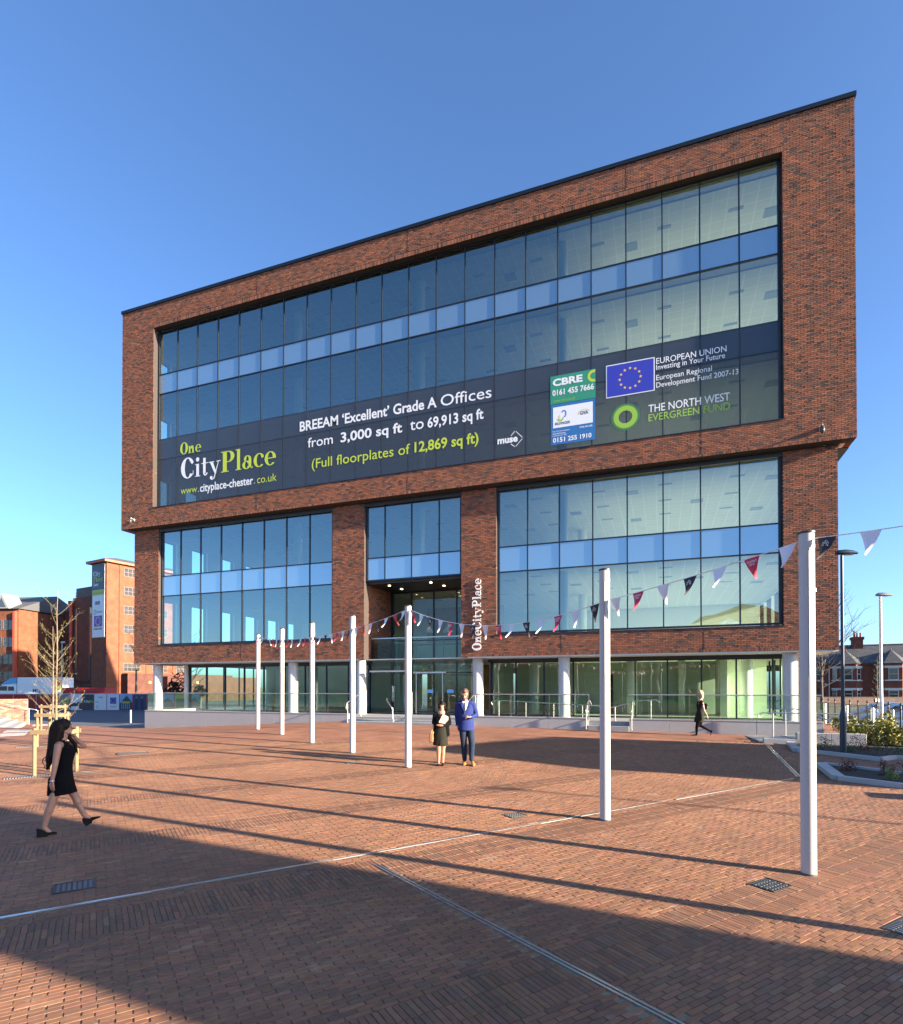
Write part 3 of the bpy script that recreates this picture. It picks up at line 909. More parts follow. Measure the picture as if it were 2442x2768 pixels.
for x in (5.,8.,11.,14.4,22.,27.,32.2):
    o=inst('inner_column',colm,B,(x,4.2,.86),world=True); o.scale=(1.1,1.1,2.8)
# --- entrance recess
MB().box(13.95,19.25,.43,3.4,7.62,7.70).build('entrance_soffit',soff_dark,B)
lamp_on=simple('downlight_on',(1,.85,.6),.4,var=0,emit=(1,.78,.45),estr=4)
me=MB().lathe([(.07,0),(.07,.012)],n=14).mesh('downlight',lamp_on)
for x,y in ((14.9,1.1),(15.05,2.3),(17.3,1.0),(17.6,2.1)): inst('downlight',me,B,(x,y,7.605),world=True)
glazing(14,19,3.3,[(.84,3.05,'g'),(3.05,4.86,'g'),(4.86,7.6,'g')],[13.95,15.2,16.55,17.9,19.25],KG,'hall_pane',mw=.08)
MB().box(14.0,19.2,8.5,8.6,.86,7.4).build('reception_wall',timber,B)
MB().box(14.6,17.8,7.9,8.45,.86,3.4).build('reception_panel',green_wall,B)
MB().box(15.5,18.3,6.6,7.2,.86,1.9).build('reception_desk',timber,B)
# frameless glass lobby
lob=glass_mat('glass_lobby',(.90,.96,.93),1.38,(1,1,1),0)
edge=simple('glass_edge',(.10,.26,.22),.2,var=0)
for a,b in ((14.0,15.45),(15.45,16.55),(16.55,18.05),(18.05,19.2)):
    MB().quad((a+.012,.85,.9),(b-.012,.85,.9),(b-.012,.85,4.78),(a+.012,.85,4.78)).build('lobby_pane',lob,B)
    MB().box(b-.008,b+.008,.835,.865,.9,4.78).build('lobby_joint',edge,B)
MB().quad((14.0,.86,.9),(14.0,3.2,.9),(14.0,3.2,4.78),(14.0,.86,4.78)).build('lobby_pane',lob,B)
MB().box(13.98,19.22,.82,.88,4.78,4.83).build('lobby_rail',steel,B)
MB().box(16.4,18.2,.80,.835,2.95,3.03).build('door_header',steel,B)
for a in (16.57,18.02): MB().box(a-.02,a+.02,.80,.84,.9,2.95).build('door_frame',steel,B)
MB().tube((15.3,.80,1.5),(15.3,.80,2.3),.015).tube((15.22,.80,1.5),(15.22,.80,2.3),.015).build('door_handle',steel,B)
mb=MB()
for x in (14.1,14.9,15.45,16.55,17.3,18.05,18.9): mb.tube((x,.83,3.02),(x,.80,3.02),.03,n=10)
mb.build('glass_fixing',steel,B)
MB().box(16.2,16.42,.55,.70,.86,2.0).build('access_post',galv,B)
blue_n=simple('notice_blue',(.2,.45,.75),.6,var=.05)
MB().box(17.15,17.5,.828,.832,1.95,2.12).box(18.25,18.6,.828,.832,1.95,2.12).build('door_notice',blue_n,B)
MB().box(14.15,16.2,.30,.48,3.02,3.10).build('canopy_arm',galv,B)
bell=MB().lathe([(.05,.5),(.07,.35),(.2,.2),(.3,.05),(.32,0)],n=18).mesh('pendant_lamp',column_m,True)
for x in (15.7,16.9,18.1): inst('pendant_lamp',bell,B,(x,4.6,5.4),world=True)
# --- One City Place: upright wall letters
letter_w=simple('white_letter',(.82,.82,.80),.5,var=.03)
for nm,s0,frac in (('sign_lettering','OneCityPlace',0),):
    tmp=MB(); wdt=didone(tmp,s0,(0,0,0),(1,0,0),(0,1,0),1.0,(0,0,0))
    hgt=3.48/wdt
    mb=MB(); didone(mb,s0,(20.27,LY-.055,4.0),(0,0,1),(-1,0,0),hgt*1.0,(0,-.035,0),mode='solid')
    mb.build(nm,letter_w,B)
# --- printed banner across one storey
film=film_mat('banner_film',(.050,.056,.070),.70)
lime=simple('print_lime',(.50,.62,.05),.5,var=.02); pw=simple('print_white',(.80,.82,.84),.5,var=.02)
BY=-.062
ban=bpy.data.objects.new('window_banner',None); COL.objects.link(ban); ban.parent=B; ban.location=(0,0,7); ban['label']='dark grey printed banner film across the third storey windows'
for z0,z1 in ((13.03,15.845),(15.875,17.06)):
    me=MB().quad((.012,0,0),(1.488,0,0),(1.488,0,z1-z0),(.012,0,z1-z0)).mesh('banner_panel',film)
    for k in range(22): inst('banner_panel',me,ban,(1.5*k,BY,z0),world=True)
seam=simple('banner_seam',(.02,.022,.028),.6,var=0)
mb=MB()
for k in range(1,22): mb.box(1.5*k-.014,1.5*k+.014,BY-.004,BY+.004,13.03,17.06)
mb.build('banner_seam',seam,ban)
TY=BY-.008
ex=(1,0,0); ez=(0,0,1)
def lay(name,mat,items):
    for s,x,z,w,h,bold in items:
        mb=MB(); put_text(mb,text2d(s,bold),(x,TY,z),ex,ez,w,h); mb.build(name,mat,ban)
mb=MB(); w1=didone(MB(),'One',(0,0,0),ex,ez,1,(0,0,0)); didone(mb,'One',(1.78,TY,15.95),ex,ez,1.6/w1,(0,-.0001,0)); mb.build('banner_lettering',lime,ban); mb=MB()
w2=didone(MB(),'City',(0,0,0),ex,ez,1,(0,0,0)); w3=didone(MB(),'Place',(0,0,0),ex,ez,1,(0,0,0))
hh=6.75/(w2+w3)
didone(mb,'Place',(1.85+w2*hh,TY,14.5),ex,ez,hh,(0,-.0001,0)); mb.build('banner_lettering',lime,ban)
mb=MB(); didone(mb,'City',(1.85,TY,14.5),ex,ez,hh,(0,-.0001,0)); mb.build('banner_lettering',pw,ban)
lay('banner_lettering',lime,[('www',1.84,13.60,1.22,.27,.0),('co.uk',7.3,13.58,1.3,.42,.0)])
lay('banner_lettering',pw,[('.',3.13,13.60,.06,.06,.02),('cityplace-chester',3.28,13.42,3.75,.62,.018),('.',7.1,13.60,.05,.05,.01)])
lay('banner_lettering',pw,[("BREEAM \u2018Excellent\u2019 Grade A",10.09,16.04,7.95,.56,.024),('Offices',18.25,16.04,2.6,.56,.004),
  ('from',10.6,15.10,1.55,.52,.006),('3,000 sq ft',12.62,14.93,3.55,.68,.024),('to',16.6,15.10,.75,.46,.006),('69,913 sq ft',17.55,14.93,2.9,.68,.024)])
lay('banner_lettering',lime,[('(Full floorplates of',10.85,13.78,5.75,.68,.006),('12,869 sq ft)',16.85,13.80,3.35,.70,.024)])
lay('banner_lettering',pw,[('muse',21.14,13.74,.98,.25,.04)])
mb=MB()
for k in range(8):
    for (x0,z0,x1,z1) in ((22.0,14.27,22.37,13.88),(22.37,13.88,22.0,13.5),(22.0,14.27,21.72,13.98),(22.0,13.5,21.72,13.74)):
        if x1<22 and k>4: continue
        t_=k/7 if x1>=22 else k/6
        vs,fs=ds(x0+(x1-x0)*t_,z0+(z1-z0)*t_,.028,8); mb.add([(a,TY-.001,b) for a,b in vs],fs)
mb.build('banner_logo',pw,ban)
# agents' board
g1=simple('print_green',(.03,.28,.17),.5,var=.03); b1=simple('print_blue',(.03,.16,.42),.5,var=.03); yel=simple('print_yellow',(.85,.60,.08),.5,var=.02)
eub=simple('print_eu_blue',(.035,.045,.42),.5,var=.02); navy=simple('print_navy',(.03,.04,.10),.5,var=.0); lg=simple('print_leaf',(.30,.52,.06),.5,var=0); paleb=simple('print_pale',(.80,.83,.86),.5,var=0)
def panel(name,mat,x0,x1,z0,z1,dy): 
    return MB().quad((x0,TY-dy,z0),(x1,TY-dy,z0),(x1,TY-dy,z1),(x0,TY-dy,z1)).build(name,mat,ban)
panel('banner_board',g1,23.66,25.68,15.2,16.5,0); panel('banner_board',b1,23.68,25.66,13.33,15.18,0)
panel('banner_board',paleb,23.78,25.56,14.1,15.05,.002)
mb=MB(); vs,fs=rg(25.6,16.2,.27,.27,.12,.12,70,290); mb.add([(min(a,25.68),TY-.002,b) for a,b in vs],fs); mb.build('banner_logo',lime,ban)
def lay2(name,mat,items,dy=.005):
    for s,x,z,w,h,bold in items:
        mb=MB(); put_text(mb,text2d(s,bold),(x,TY-dy,z),ex,ez,w,h); mb.build(name,mat,ban)
lay2('banner_lettering',pw,[('CBRE',23.76,16.02,1.35,.34,.045),('0161 455 7666',23.75,15.58,1.86,.28,.03),('gva.co.uk',24.97,13.90,.58,.13,.02),('No.4 St Pauls Square',23.76,13.90,.78,.07,.01),('Old Hall Street',23.76,13.80,.58,.07,.01),('Liverpool L3 9SJ',23.76,13.70,.62,.07,.01),('0151',23.77,13.43,.55,.22,.03),('255 1910',24.45,13.43,1.05,.22,.03)])
lay2('banner_lettering',lg,[('www.cbre.co.uk',23.78,15.28,1.0,.13,.0)])
lay2('banner_lettering',navy,[('BILFINGER',23.88,14.22,.68,.13,.02),('GVA',25.0,14.52,.36,.17,.02)])
mb=MB(); vs,fs=rg(25.18,14.60,.27,.17,.03,.03,15,200); mb.add([(a,TY-.004,b) for a,b in vs],fs)
vs,fs=rg(24.15,14.55,.13,.15,.06,.06,120,330); mb.add([(a,TY-.004,b) for a,b in vs],fs); mb.build('banner_logo',yel,ban)
mb=MB(); vs,fs=rg(24.27,14.7,.12,.17,.05,.05,-90,150); mb.add([(a,TY-.0045,b) for a,b in vs],fs); mb.build('banner_logo',b1,ban)
mb=MB(); vs,fs=rg(24.12,14.5,.14,.12,.06,.06,-180,20); mb.add([(a,TY-.005,b) for a,b in vs],fs); mb.build('banner_logo',lg,ban)
# flag
panel('banner_flag',pw,26.14,28.18,15.07,16.53,0); panel('banner_flag',eub,26.18,28.14,15.11,16.49,.002)
mb=MB()
for k in range(12):
    a=2*math.pi*k/12; cx,cz=27.16+.44*math.cos(a),15.80+.44*math.sin(a)
    P=[(cx+(.075 if i%2==0 else .03)*math.sin(math.pi*i/5),TY-.004,cz+(.075 if i%2==0 else .03)*math.cos(math.pi*i/5)) for i in range(10)]
    P.append((cx,TY-.004,cz)); mb.add(P,[(10,i,(i+1)%10) for i in range(10)])
mb.build('banner_stars',yel,ban)
lay2('banner_lettering',pw,[('EUROPEAN UNION',28.24,16.2,2.76,.26,.004),('Investing in Your Future',28.24,15.87,2.7,.30,.004),('European Regional',28.24,15.42,2.2,.30,.004),('Development Fund 2007-13',28.24,15.10,3.2,.30,.004),('THE NORTH WEST',27.92,14.14,3.2,.34,.004)])
lay2('banner_lettering',lg,[('EVERGREEN FUND',27.92,13.76,3.2,.31,.004)])
# glowing-look ring emblem, printed
mb=MB()
for i,(r0,w) in enumerate(((.60,.10),(.51,.22))):
    vs,fs=rg(26.96,14.12,r0,r0*.98,w,w,0,360,36); mb.add([(a,TY-.001-.002*i,b) for a,b in vs],fs,i)
mb.build('banner_emblem',[simple('print_dark_leaf',(.05,.20,.07),.5,var=0),lg],ban)
# bricks are parts of the wall; cctv cameras hang on it
cam_m=simple('camera_housing',(.30,.28,.24),.5,var=.1)
for x,lab in ((34.29,'small dome security camera on the brickwork near the upper right corner'),(-1.45,'small dome security camera on the brickwork at the left end')):
    t=thing('security_camera',lab,'camera',(x,UY-.01,12.25),group='security cameras on the facade')
    MB().box(x-.06,x+.06,UY-.08,UY-.005,12.25,12.4).build('mount',cam_m,t)
    MB().path([(x,UY-.08,12.35),(x,UY-.24,12.40),(x,UY-.26,12.30)],.035,8).build('arm',cam_m,t,True)
    MB().lathe([(.02,-.32),(.07,-.27),(.085,-.2),(.085,-.08),(.05,-.02),(.02,0)],(x,UY-.27,12.36),14).build('dome',simple('smoked_dome',(.06,.06,.06),.15,var=0),t,True)
# ================================================================== TERRACE
stone=simple('pale_stone',(.36,.355,.35),.7,var=.08,vscale=2.5,bump=.1)
stone2=simple('grey_stone',(.28,.28,.28),.75,var=.1,vscale=3,bump=.1)
rail_m=simple('rail_steel',(.60,.59,.56),.32,.85,var=.05)
glass_b=glass_mat('balustrade_glass',(.86,.93,.90),1.35,(.95,1,.98),0)
TF=.84; TY0=-2.5
tag(MB().box(1.9,33.8,-2.32,1.55,TF-.9,TF).build('terrace_floor',stone2),kind='structure')
def wall_run(label,x0,x1,top=.99):
    t=thing('terrace_wall',label,'wall',((x0+x1)/2,TY0,0),group='stone walls of the terrace')
    n=max(1,round((x1-x0)/1.45)); w=(x1-x0)/n
    me=MB().bbox(0,w-.008,TY0,TY0+.16,-.35,top-.045,.004).mesh('stone_panel',stone,off=(0,0,0))
    for i in range(n): inst('stone_panel',me,t,(x0+i*w,0,0),world=True)
    MB().box(x0,x1-.01,TY0+.03,TY0+.17,-.35,top-.05).build('backing',stone2,t)
    me=MB().bbox(0,w-.006,TY0-.015,TY0+.2,top-.044,top,.005).mesh('coping_stone',stone)
    for i in range(n): inst('coping_stone',me,t,(x0+i*w,0,0),world=True)
    return t
wall_run('long pale stone terrace wall left of the entrance steps',1.85,14.55)
wall_run('pale stone terrace wall between the entrance steps and the ramp gap',20.73,25.6)
wall_run('pale stone terrace wall behind the blonde walker',27.2,31.7)
wall_run('pale stone terrace wall end beside the stair rails on the right',31.71,33.85)
# left return
tag(MB().box(1.85,2.0,TY0+.18,1.5,-.35,.985).build('terrace_return_wall',stone),'stone return wall at the left end of the terrace','wall')
# entrance steps, 3 stone treads
t=thing('entrance_steps','wide pale stone steps up to the glass entrance','steps',(17.6,-2.6,.6))
for k,(y0,z) in enumerate(((-2.95,.66),(-2.55,.75),(-2.15,.84))):
    n=5; w=(20.72-14.56)/n
    me=MB().bbox(.002,w-.004,y0,(-2.15 if k==2 else y0+.42)+(.1 if k==2 else 0),-.2,z,.008).mesh('tread',stone2)
    for i in range(n): inst('tread',me,t,(14.56+i*w,0,0),world=True)
    mb=MB()
    mb.box(14.6,20.7,y0+.05,y0+.09,z+.001,z+.004)
    mb.build('nosing',simple('pale_nosing',(.65,.64,.6),.6,var=.05),t)
for x in (15.6,): MB().box(x,x+.35,-2.57,-2.555,.70,.74).build('step_light',galv,t)
t=thing('ramp_steps','short stone steps in the gap of the terrace wall','steps',(26.4,-2.5,.6))
for k,(y0,z) in enumerate(((-2.6,.68),(-2.2,.77))):
    MB().bbox(25.61,27.19,y0,y0+.5,-.2,z,.006).build('tread',stone2,t)
# glass balustrades
def balustrade(label,x0,x1,y=-2.4,z0=.99,z1=1.93,posts=True):
    t=thing('glass_balustrade',label,'balustrade',((x0+x1)/2,y,z0),group='glass balustrades of the terrace')
    n=max(1,round((x1-x0)/1.5)); w=(x1-x0)/n
    me=MB().box(.012,w-.012,y-.008,y+.008,z0-.02,z1-.03).mesh('glass_panel',glass_b)
    for i in range(n): inst('glass_panel',me,t,(x0+i*w,0,0),world=True)
    MB().tube((x0,y,z1),(x1,y,z1),.024,n=10).build('top_rail',rail_m,t,True)
    if posts:
        me=MB().box(-.008,.008,y+.012,y+.06,z0-.15,z1-.02).mesh('post',rail_m)
        for i in range(n+1): inst('post',me,t,(x0+i*w,0,0),world=True)
    return t
balustrade('long glass balustrade on the left terrace wall',1.95,14.6,posts=False)
balustrade('glass balustrade right of the entrance steps',20.75,25.62)
balustrade('glass balustrade on the right terrace wall',27.18,33.8,posts=False)
# handrails: posts and bent tubes
def rail(label,pts,posts,rad=.021,group='steel handrails'):
    p=pts[0]
    t=thing('handrail',label,'handrail',(posts[0][0],posts[0][1],posts[0][2]),group=group)
    MB().path(pts,rad,10).build('rail',rail_m,t,True)
    for x,y,z0,z1 in posts:
        MB().tube((x,y,z0-.03),(x,y,z1),.021,n=10).lathe([(.045,z0),(.045,z0+.012)],(x,y,0),12).build('post',rail_m,t,True)
    return t
for x,lab in ((14.75,'bent handrail at the left side of the entrance steps'),(20.55,'bent handrail at the right side of the entrance steps')):
    rail(lab,[(x,-3.05,1.2),(x,-3.1,1.28),(x,-3.0,1.52),(x,-2.0,1.86),(x,-1.5,1.88),(x,-1.45,1.8)],[(x,-2.95,.55,1.5),(x,-1.7,.84,1.86)])
rail('slanting inner handrail seen through the lobby glass',[(15.9,-1.2,1.7),(16.3,-2.0,1.6),(16.9,-2.7,1.3),(17.0,-2.75,.7)],[(16.95,-2.72,.7,1.3)])
# ramp rails behind the middle balustrade
rail('long sloping ramp rail behind the middle balustrade',[(21.4,-1.9,1.45),(21.35,-1.9,1.58),(21.6,-1.9,1.66),(25.4,-1.9,1.48),(26.3,-1.9,1.46)],[(21.7,-1.9,.84,1.65),(22.9,-1.9,.84,1.6),(24.1,-1.9,.84,1.55),(25.3,-1.9,.84,1.5)])
for x,lab in ((25.55,'left handrail of the gap in the terrace wall'),(27.3,'right handrail of the gap in the terrace wall')):
    rail(lab,[(x,-2.75,1.15),(x,-2.85,1.28),(x,-2.7,1.36),(x,-2.1,1.62),(x,-1.4,1.66),(x+.05,-1.3,1.5)],[(x,-2.7,.57,1.36),(x,-2.3,.8,1.5),(x,-1.9,.84,1.64)])
rail('handrail climbing over the ramp right of the gap',[(26.1,-1.7,1.35),(26.5,-1.7,1.4),(27.5,-1.7,1.68),(28.2,-1.7,1.72),(28.35,-1.7,1.6)],[(26.6,-1.7,.84,1.42),(28.0,-1.7,.84,1.7)])
# right-hand stair foot: ribbed tactile slab, low wall, rails
def rect_pts(p,q,w):
    p=np.array(p);q=np.array(q);d=(q-p)/np.linalg.norm(q-p);n=np.array([-d[1],d[0]])*w
    return [tuple(p-n),tuple(q-n),tuple(q+n),tuple(p+n)]
t=thing('tactile_slab','ribbed tactile slab at the foot of the right-hand stair','paving slab',(32.1,-3.4,.47))
zt=.46
MB().prism([(31.45,-4.75),(32.75,-4.75),(32.45,-2.58),(31.25,-2.58)],.3,zt).build('slab',stone2,t)
me=MB().box(-.55,.55,-.018,.018,0,.012).mesh('rib',stone)
for k in range(16): inst('rib',me,t,(32.05-.012*k,-4.62+k*.13,zt+.0005),world=True)
MB().prism([(32.78,-4.75),(33.9,-4.75),(33.85,-2.58),(32.5,-2.58)],.3,zt+.02).build('landing',stone,t)
t=thing('low_stone_wall','low pale stone wall between the stair rails and the planting','wall',(33.1,-5.0,.35))
for k in range(3): MB().bbox(31.55+k*.95,31.55+(k+1)*.95-.006,-5.12,-4.87,.1,.76 if k else .55,.01).build('wall_stone',stone,t)
rail('front handrail of the right-hand stair on three posts',[(31.45,-4.95,1.22),(31.4,-4.95,1.32),(31.55,-4.95,1.38),(33.0,-4.95,1.38),(34.1,-4.95,1.38)],[(31.85,-4.95,.5,1.36),(32.75,-4.95,.76,1.36)])
rail('rear handrail of the right-hand stair dropping to the right',[(32.2,-2.7,1.33),(32.3,-2.7,1.43),(32.9,-2.75,1.45),(33.2,-2.9,1.38),(34.0,-3.6,.98),(35.0,-3.8,.96),(35.1,-3.8,.86)],[(32.6,-2.72,.46,1.43),(34.15,-3.62,.42,.96)])
# ================================================================== MASTS
mast_m=simple('mast_paint',(.46,.44,.41),.5,.0,var=.04,vscale=3)
lens_m=simple('mast_lens',(.50,.47,.46),.25,var=.03)
black_m=simple('black_cap',(.03,.03,.035),.4,var=.05)
MAST=[(30.03,-18.61),(27.57,-16.89),(22.53,-13.36),(19.95,-11.58),(17.49,-9.95),(14.98,-8.17),(12.47,-6.40)]
MH=4.0; MR=.082
MLAB=['nearest and tallest-looking white mast at the right','white mast standing left of the nearest one','white mast left of the couple','fourth white mast from the right','fifth white mast from the right','sixth white mast, next to the farthest','farthest white mast at the left end of the row']
def make_mast(x,y,lab):
    z=Hf(x,y)
    t=thing('light_mast',lab,'mast',(x,y,z),YAW+R(12),'white masts in a row')
    MB().lathe([(MR,0),(MR,MH-.02)],n=32).build('shaft',mast_m,t,True,True)
    MB().lathe([(MR+.004,MH-.02),(MR+.012,MH-.015),(MR+.012,MH),(MR-.01,MH+.012)],n=32).build('cap',black_m,t,True,True)
    MB().lathe([(MR+.007,-.01),(MR+.007,.012),(MR+.002,.02)],n=32).build('base_gasket',simple('dark_gasket',(.09,.08,.07),.8,var=.3,vscale=20),t,True,True)
    MB().lathe([(MR+.003,MH-.19),(MR+.003,MH-.15)],n=32).build('collar',mast_m,t,True,True)
    mb=MB(); n=6; a0,a1=R(-118),R(-78)
    V=[];
    for i in range(n+1):
        a=a0+(a1-a0)*i/n
        for zz in (2.32,3.78): V.append(((MR+.004)*math.cos(a),(MR+.004)*math.sin(a),zz))
    mb.add(V,[(2*i,2*i+2,2*i+3,2*i+1) for i in range(n)])
    mb.build('lamp_lens',lens_m,t,False,True)
    mb=MB()
    for a in (a0,a1): mb.box((MR+.004)*math.cos(a)-.004,(MR+.004)*math.cos(a)+.004,(MR+.004)*math.sin(a)-.004,(MR+.004)*math.sin(a)+.004,2.31,3.79)
    mb.build('lens_edge',simple('lens_edge',(.30,.28,.28),.5,var=0),t,False,True)
    MB().box(.02,.045,-MR-.006,-MR+.03,3.29,3.33).build('hook',galv,t,False,True)
    return t
for (x,y),l in zip(MAST,MLAB): make_mast(x,y,l)
x0m,y0m=MAST[0][0]+2.47,MAST[0][1]-1.73
make_mast(x0m,y0m,'white mast just outside the right edge of the picture')
# ---- bunting
pen_r=simple('pennant_red',(.55,.03,.075),.7,var=.06); pen_w=simple('pennant_white',(.74,.72,.74),.7,var=.04); pen_k=simple('pennant_black',(.028,.022,.024),.7,var=.05)
for pm in (pen_r,pen_w,pen_k): pass
cord_m=simple('white_cord',(.75,.73,.68),.7,var=.03)
def pennant_fn(w,h,bend,curl):
    def fn(u,v):           # u across -.5..+.5, v down 0..1 -> local x,y,z ; y is the blow direction
        x=u*w*(1-v)+ bend*.35*v*v*w
        y=curl*(v**1.7)*h+ .12*w*math.sin(math.pi*(u+.5))*(.4+v)
        z=-v*h*(1-.22*abs(curl)*v)
        return x,y,z
    return fn
logo_pts=[[(-.3,-.4),(-.3,.15),(0,.5),(.3,.15),(.3,-.4)],[(-.15,-.4),(-.15,.05),(.15,.05),(.15,-.4)],[(-.3,.15),(.3,.15)],[(0,.5),(0,.05)]]
T_CS=text2d('CARRIAGE',.01); T_SH=text2d('SHED',.01)
def bunting(label,ends,seq,zs,sag,npen,detail,big=1.,phase=0.):
    """ends: list of (x,y); zs heights of the cord at those points"""
    (xa,ya),(xb,yb)=ends; za,zb=zs
    t=thing('bunting_string',label,'bunting',((xa+xb)/2,(ya+yb)/2,min(za,zb)),group='strings of bunting between the masts')
    P=lambda s: Vector((xa+(xb-xa)*s,ya+(yb-ya)*s,za+(zb-za)*s-4*sag*s*(1-s)))
    MB().path([P(i/24) for i in range(25)],.0065,6).build('cord',cord_m,t,True)
    for k in range(npen):
        s=(k+.5)/npen; c=seq[k%len(seq)]
        p=P(s); d=(P(s+.01)-P(s-.01)).normalized(); side=Vector((-d.y,d.x,0)).normalized()
        w=.20*big; h=.29*big
        fn=pennant_fn(w,h,random.uniform(-.9,.9),random.uniform(.05,.5)*random.choice((-1,1,1)))
        def M(u,v,off=0.):
            x,y,z=fn(u,v); return p+d*x+side*(y+off)+Vector((0,0,z-.004))
        mb=MB(); nu,nv=4,6
        for i in range(nv+1):
            for j in range(nu+1): mb.v.append(tuple(M(j/nu-.5,i/nv*.995)))
        for i in range(nv):
            for j in range(nu):
                a=i*(nu+1)+j; mb.f.append((a,a+1,a+nu+2,a+nu+1)); mb.m.append(0)
        o=mb.build('pennant',{'R':pen_r,'W':pen_w,'K':pen_k}[c],t,True)
        if detail and c=='R':
            # lettering follows the bent cloth, both faces
            for off,flip in ((.004,1),(-.004,-1)):
                q=MB()
                for (vs,fs),v0,ww,hh in ((T_CS,.17,.62,.10),(T_SH,.30,.36,.10)):
                    xs=[a for a,b in vs]; yy=[b for a,b in vs]; x0,x1,y0,y1=min(xs),max(xs),min(yy),max(yy)
                    pts=[]
                    for a,b in vs:
                        uu=((a-x0)/(x1-x0)-.5)*ww*flip; vv=v0-((b-y0)/(y1-y0)-.5)*hh
                        pts.append(M(uu/(1-vv),vv,off))
                    q.add(pts,fs)
                q.build('lettering',pen_w,o)
        if detail and c=='K':
            for off in (.004,-.004):
                q=MB()
                for L in logo_pts:
                    for a,b in zip(L[:-1],L[1:]):
                        def Q(a,b):
                            vv=.27-b*.28; return M(a*.5/(1-vv),vv,off)
                        A,Bp=Q(*a),Q(*b); q.path([A,Bp],.0022,4)
                q.build('emblem',pen_w,o)
    return t
hz=lambda i:Hf(*MAST[i])
wob=lambda i:(MAST[i][0],MAST[i][1])
bunting('bunting running off the right edge from the nearest mast',((x0m,y0m),wob(0)),'RWKWRWK',(Hf(x0m,y0m)+3.93,hz(0)+3.92),.05,7,True)
bunting('bunting between the two nearest masts with red and black pennants',(wob(0),wob(1)),'WRWKWRW',(hz(0)+3.92,3.59),.03,7,True)
bunting('longest bunting span sagging in front of the entrance',(wob(1),wob(2)),'KWRWKWRWKWRWKWR',(3.59,hz(2)+3.92),.40,15,True)
bunting('bunting span just left of the couple\'s mast',(wob(2),wob(3)),'WRWKWRW',(hz(2)+3.92,3.93),.04,7,False)
bunting('bunting span in the middle of the far masts',(wob(3),wob(4)),'KWRWKWR',(3.93,3.90),.03,7,False)
bunting('bunting span beside the last pair of masts',(wob(4),wob(5)),'WRWKWRW',(3.90,4.02),.03,7,False)
bunting('farthest bunting span at the left end of the row',(wob(5),wob(6)),'KWRWKWR',(4.02,hz(6)+3.9),.03,7,False)
# ================================================================== PEOPLE
skin=simple('skin_warm',(.36,.18,.12),.5,var=.08,vscale=12)
skin2=simple('skin_pale',(.42,.24,.18),.5,var=.08,vscale=12)
blackc=simple('black_cloth',(.005,.005,.006),.95,spec=.12,var=.3,vscale=14,bump=.8,bscale=16)
olive=simple('dark_dress_cloth',(.022,.022,.017),.95,spec=.15,var=.25,vscale=9,bump=.2)
hair_d=simple('dark_hair',(.012,.007,.005),.6,spec=.15,var=.4,vscale=25)
hair_k=simple('black_hair',(.008,.006,.005),.6,spec=.15,var=.3,vscale=25)
hair_b=simple('blonde_hair',(.52,.39,.2),.5,var=.15,vscale=25)
hair_r=simple('brown_hair',(.09,.045,.025),.55,var=.3,vscale=25)
shoe_k=simple('black_shoe',(.006,.006,.006),.7,spec=.2,var=.1)
tan=simple('tan_leather',(.50,.22,.06),.45,var=.15,vscale=10)
bag_y=simple('tan_bag',(.52,.32,.07),.5,var=.15)
navyblue=simple('blue_jacket',(.020,.033,.150),.85,spec=.25,var=.25,vscale=7,bump=.6,bscale=14)
denim=simple('denim',(.018,.03,.055),.9,spec=.2,var=.4,vscale=8,bump=.7,bscale=18)
shirt=simple('white_shirt',(.75,.76,.82),.8,var=.03)
tie_m=simple('dark_tie',(.02,.035,.06),.6,var=.1)
folder_m=simple('grey_folder',(.42,.38,.30),.6,var=.05)
silver=simple('bracelet',(.7,.7,.7),.25,.9,var=0)
lip=simple('lips',(.40,.11,.10),.45,var=0); dark_eye=simple('eye_dark',(.03,.018,.012),.3,var=0)

def capsule(mb,p0,p1,r0,r1,n=14,fl=1.0,ref=None):
    """tapered capsule; fl squashes the section along ref"""
    p0=Vector(p0);p1=Vector(p1); t=(p1-p0)
    if t.length<1e-6: t=Vector((0,0,1e-4))
    t=t.normalized()
    ref=Vector(ref) if ref else (Vector((0,1,0)) if abs(t.y)<.9 else Vector((1,0,0)))
    w=(ref-t*ref.dot(t)).normalized(); u=t.cross(w)
    rings=[]
    for k in range(5): 
        a=-math.pi/2+math.pi/2*k/4; rings.append((p0+t*(r0*math.sin(a)),max(r0*math.cos(a),r0*.03)))
    for k in range(1,5):
        a=math.pi/2*k/4; rings.append((p1+t*(r1*math.sin(a)),max(r1*math.cos(a),r1*.03))) if k>0 else None
    rings.insert(5,(p1,r1))
    base=len(mb.v)
    for c,r in rings:
        for k in range(n):
            a=2*math.pi*k/n; mb.v.append(tuple(c+u*(math.cos(a)*r)+w*(math.sin(a)*r*fl)))
    m=len(rings)
    for i in range(m-1):
        for k in range(n):
            j=(k+1)%n; mb.f.append((base+i*n+k,base+i*n+j,base+i*n+n+j,base+i*n+n+k)); mb.m.append(0)
    mb.f.append(tuple(base+k for k in range(n-1,-1,-1))); mb.m.append(0)
    mb.f.append(tuple(base+(m-1)*n+k for k in range(n))); mb.m.append(0)
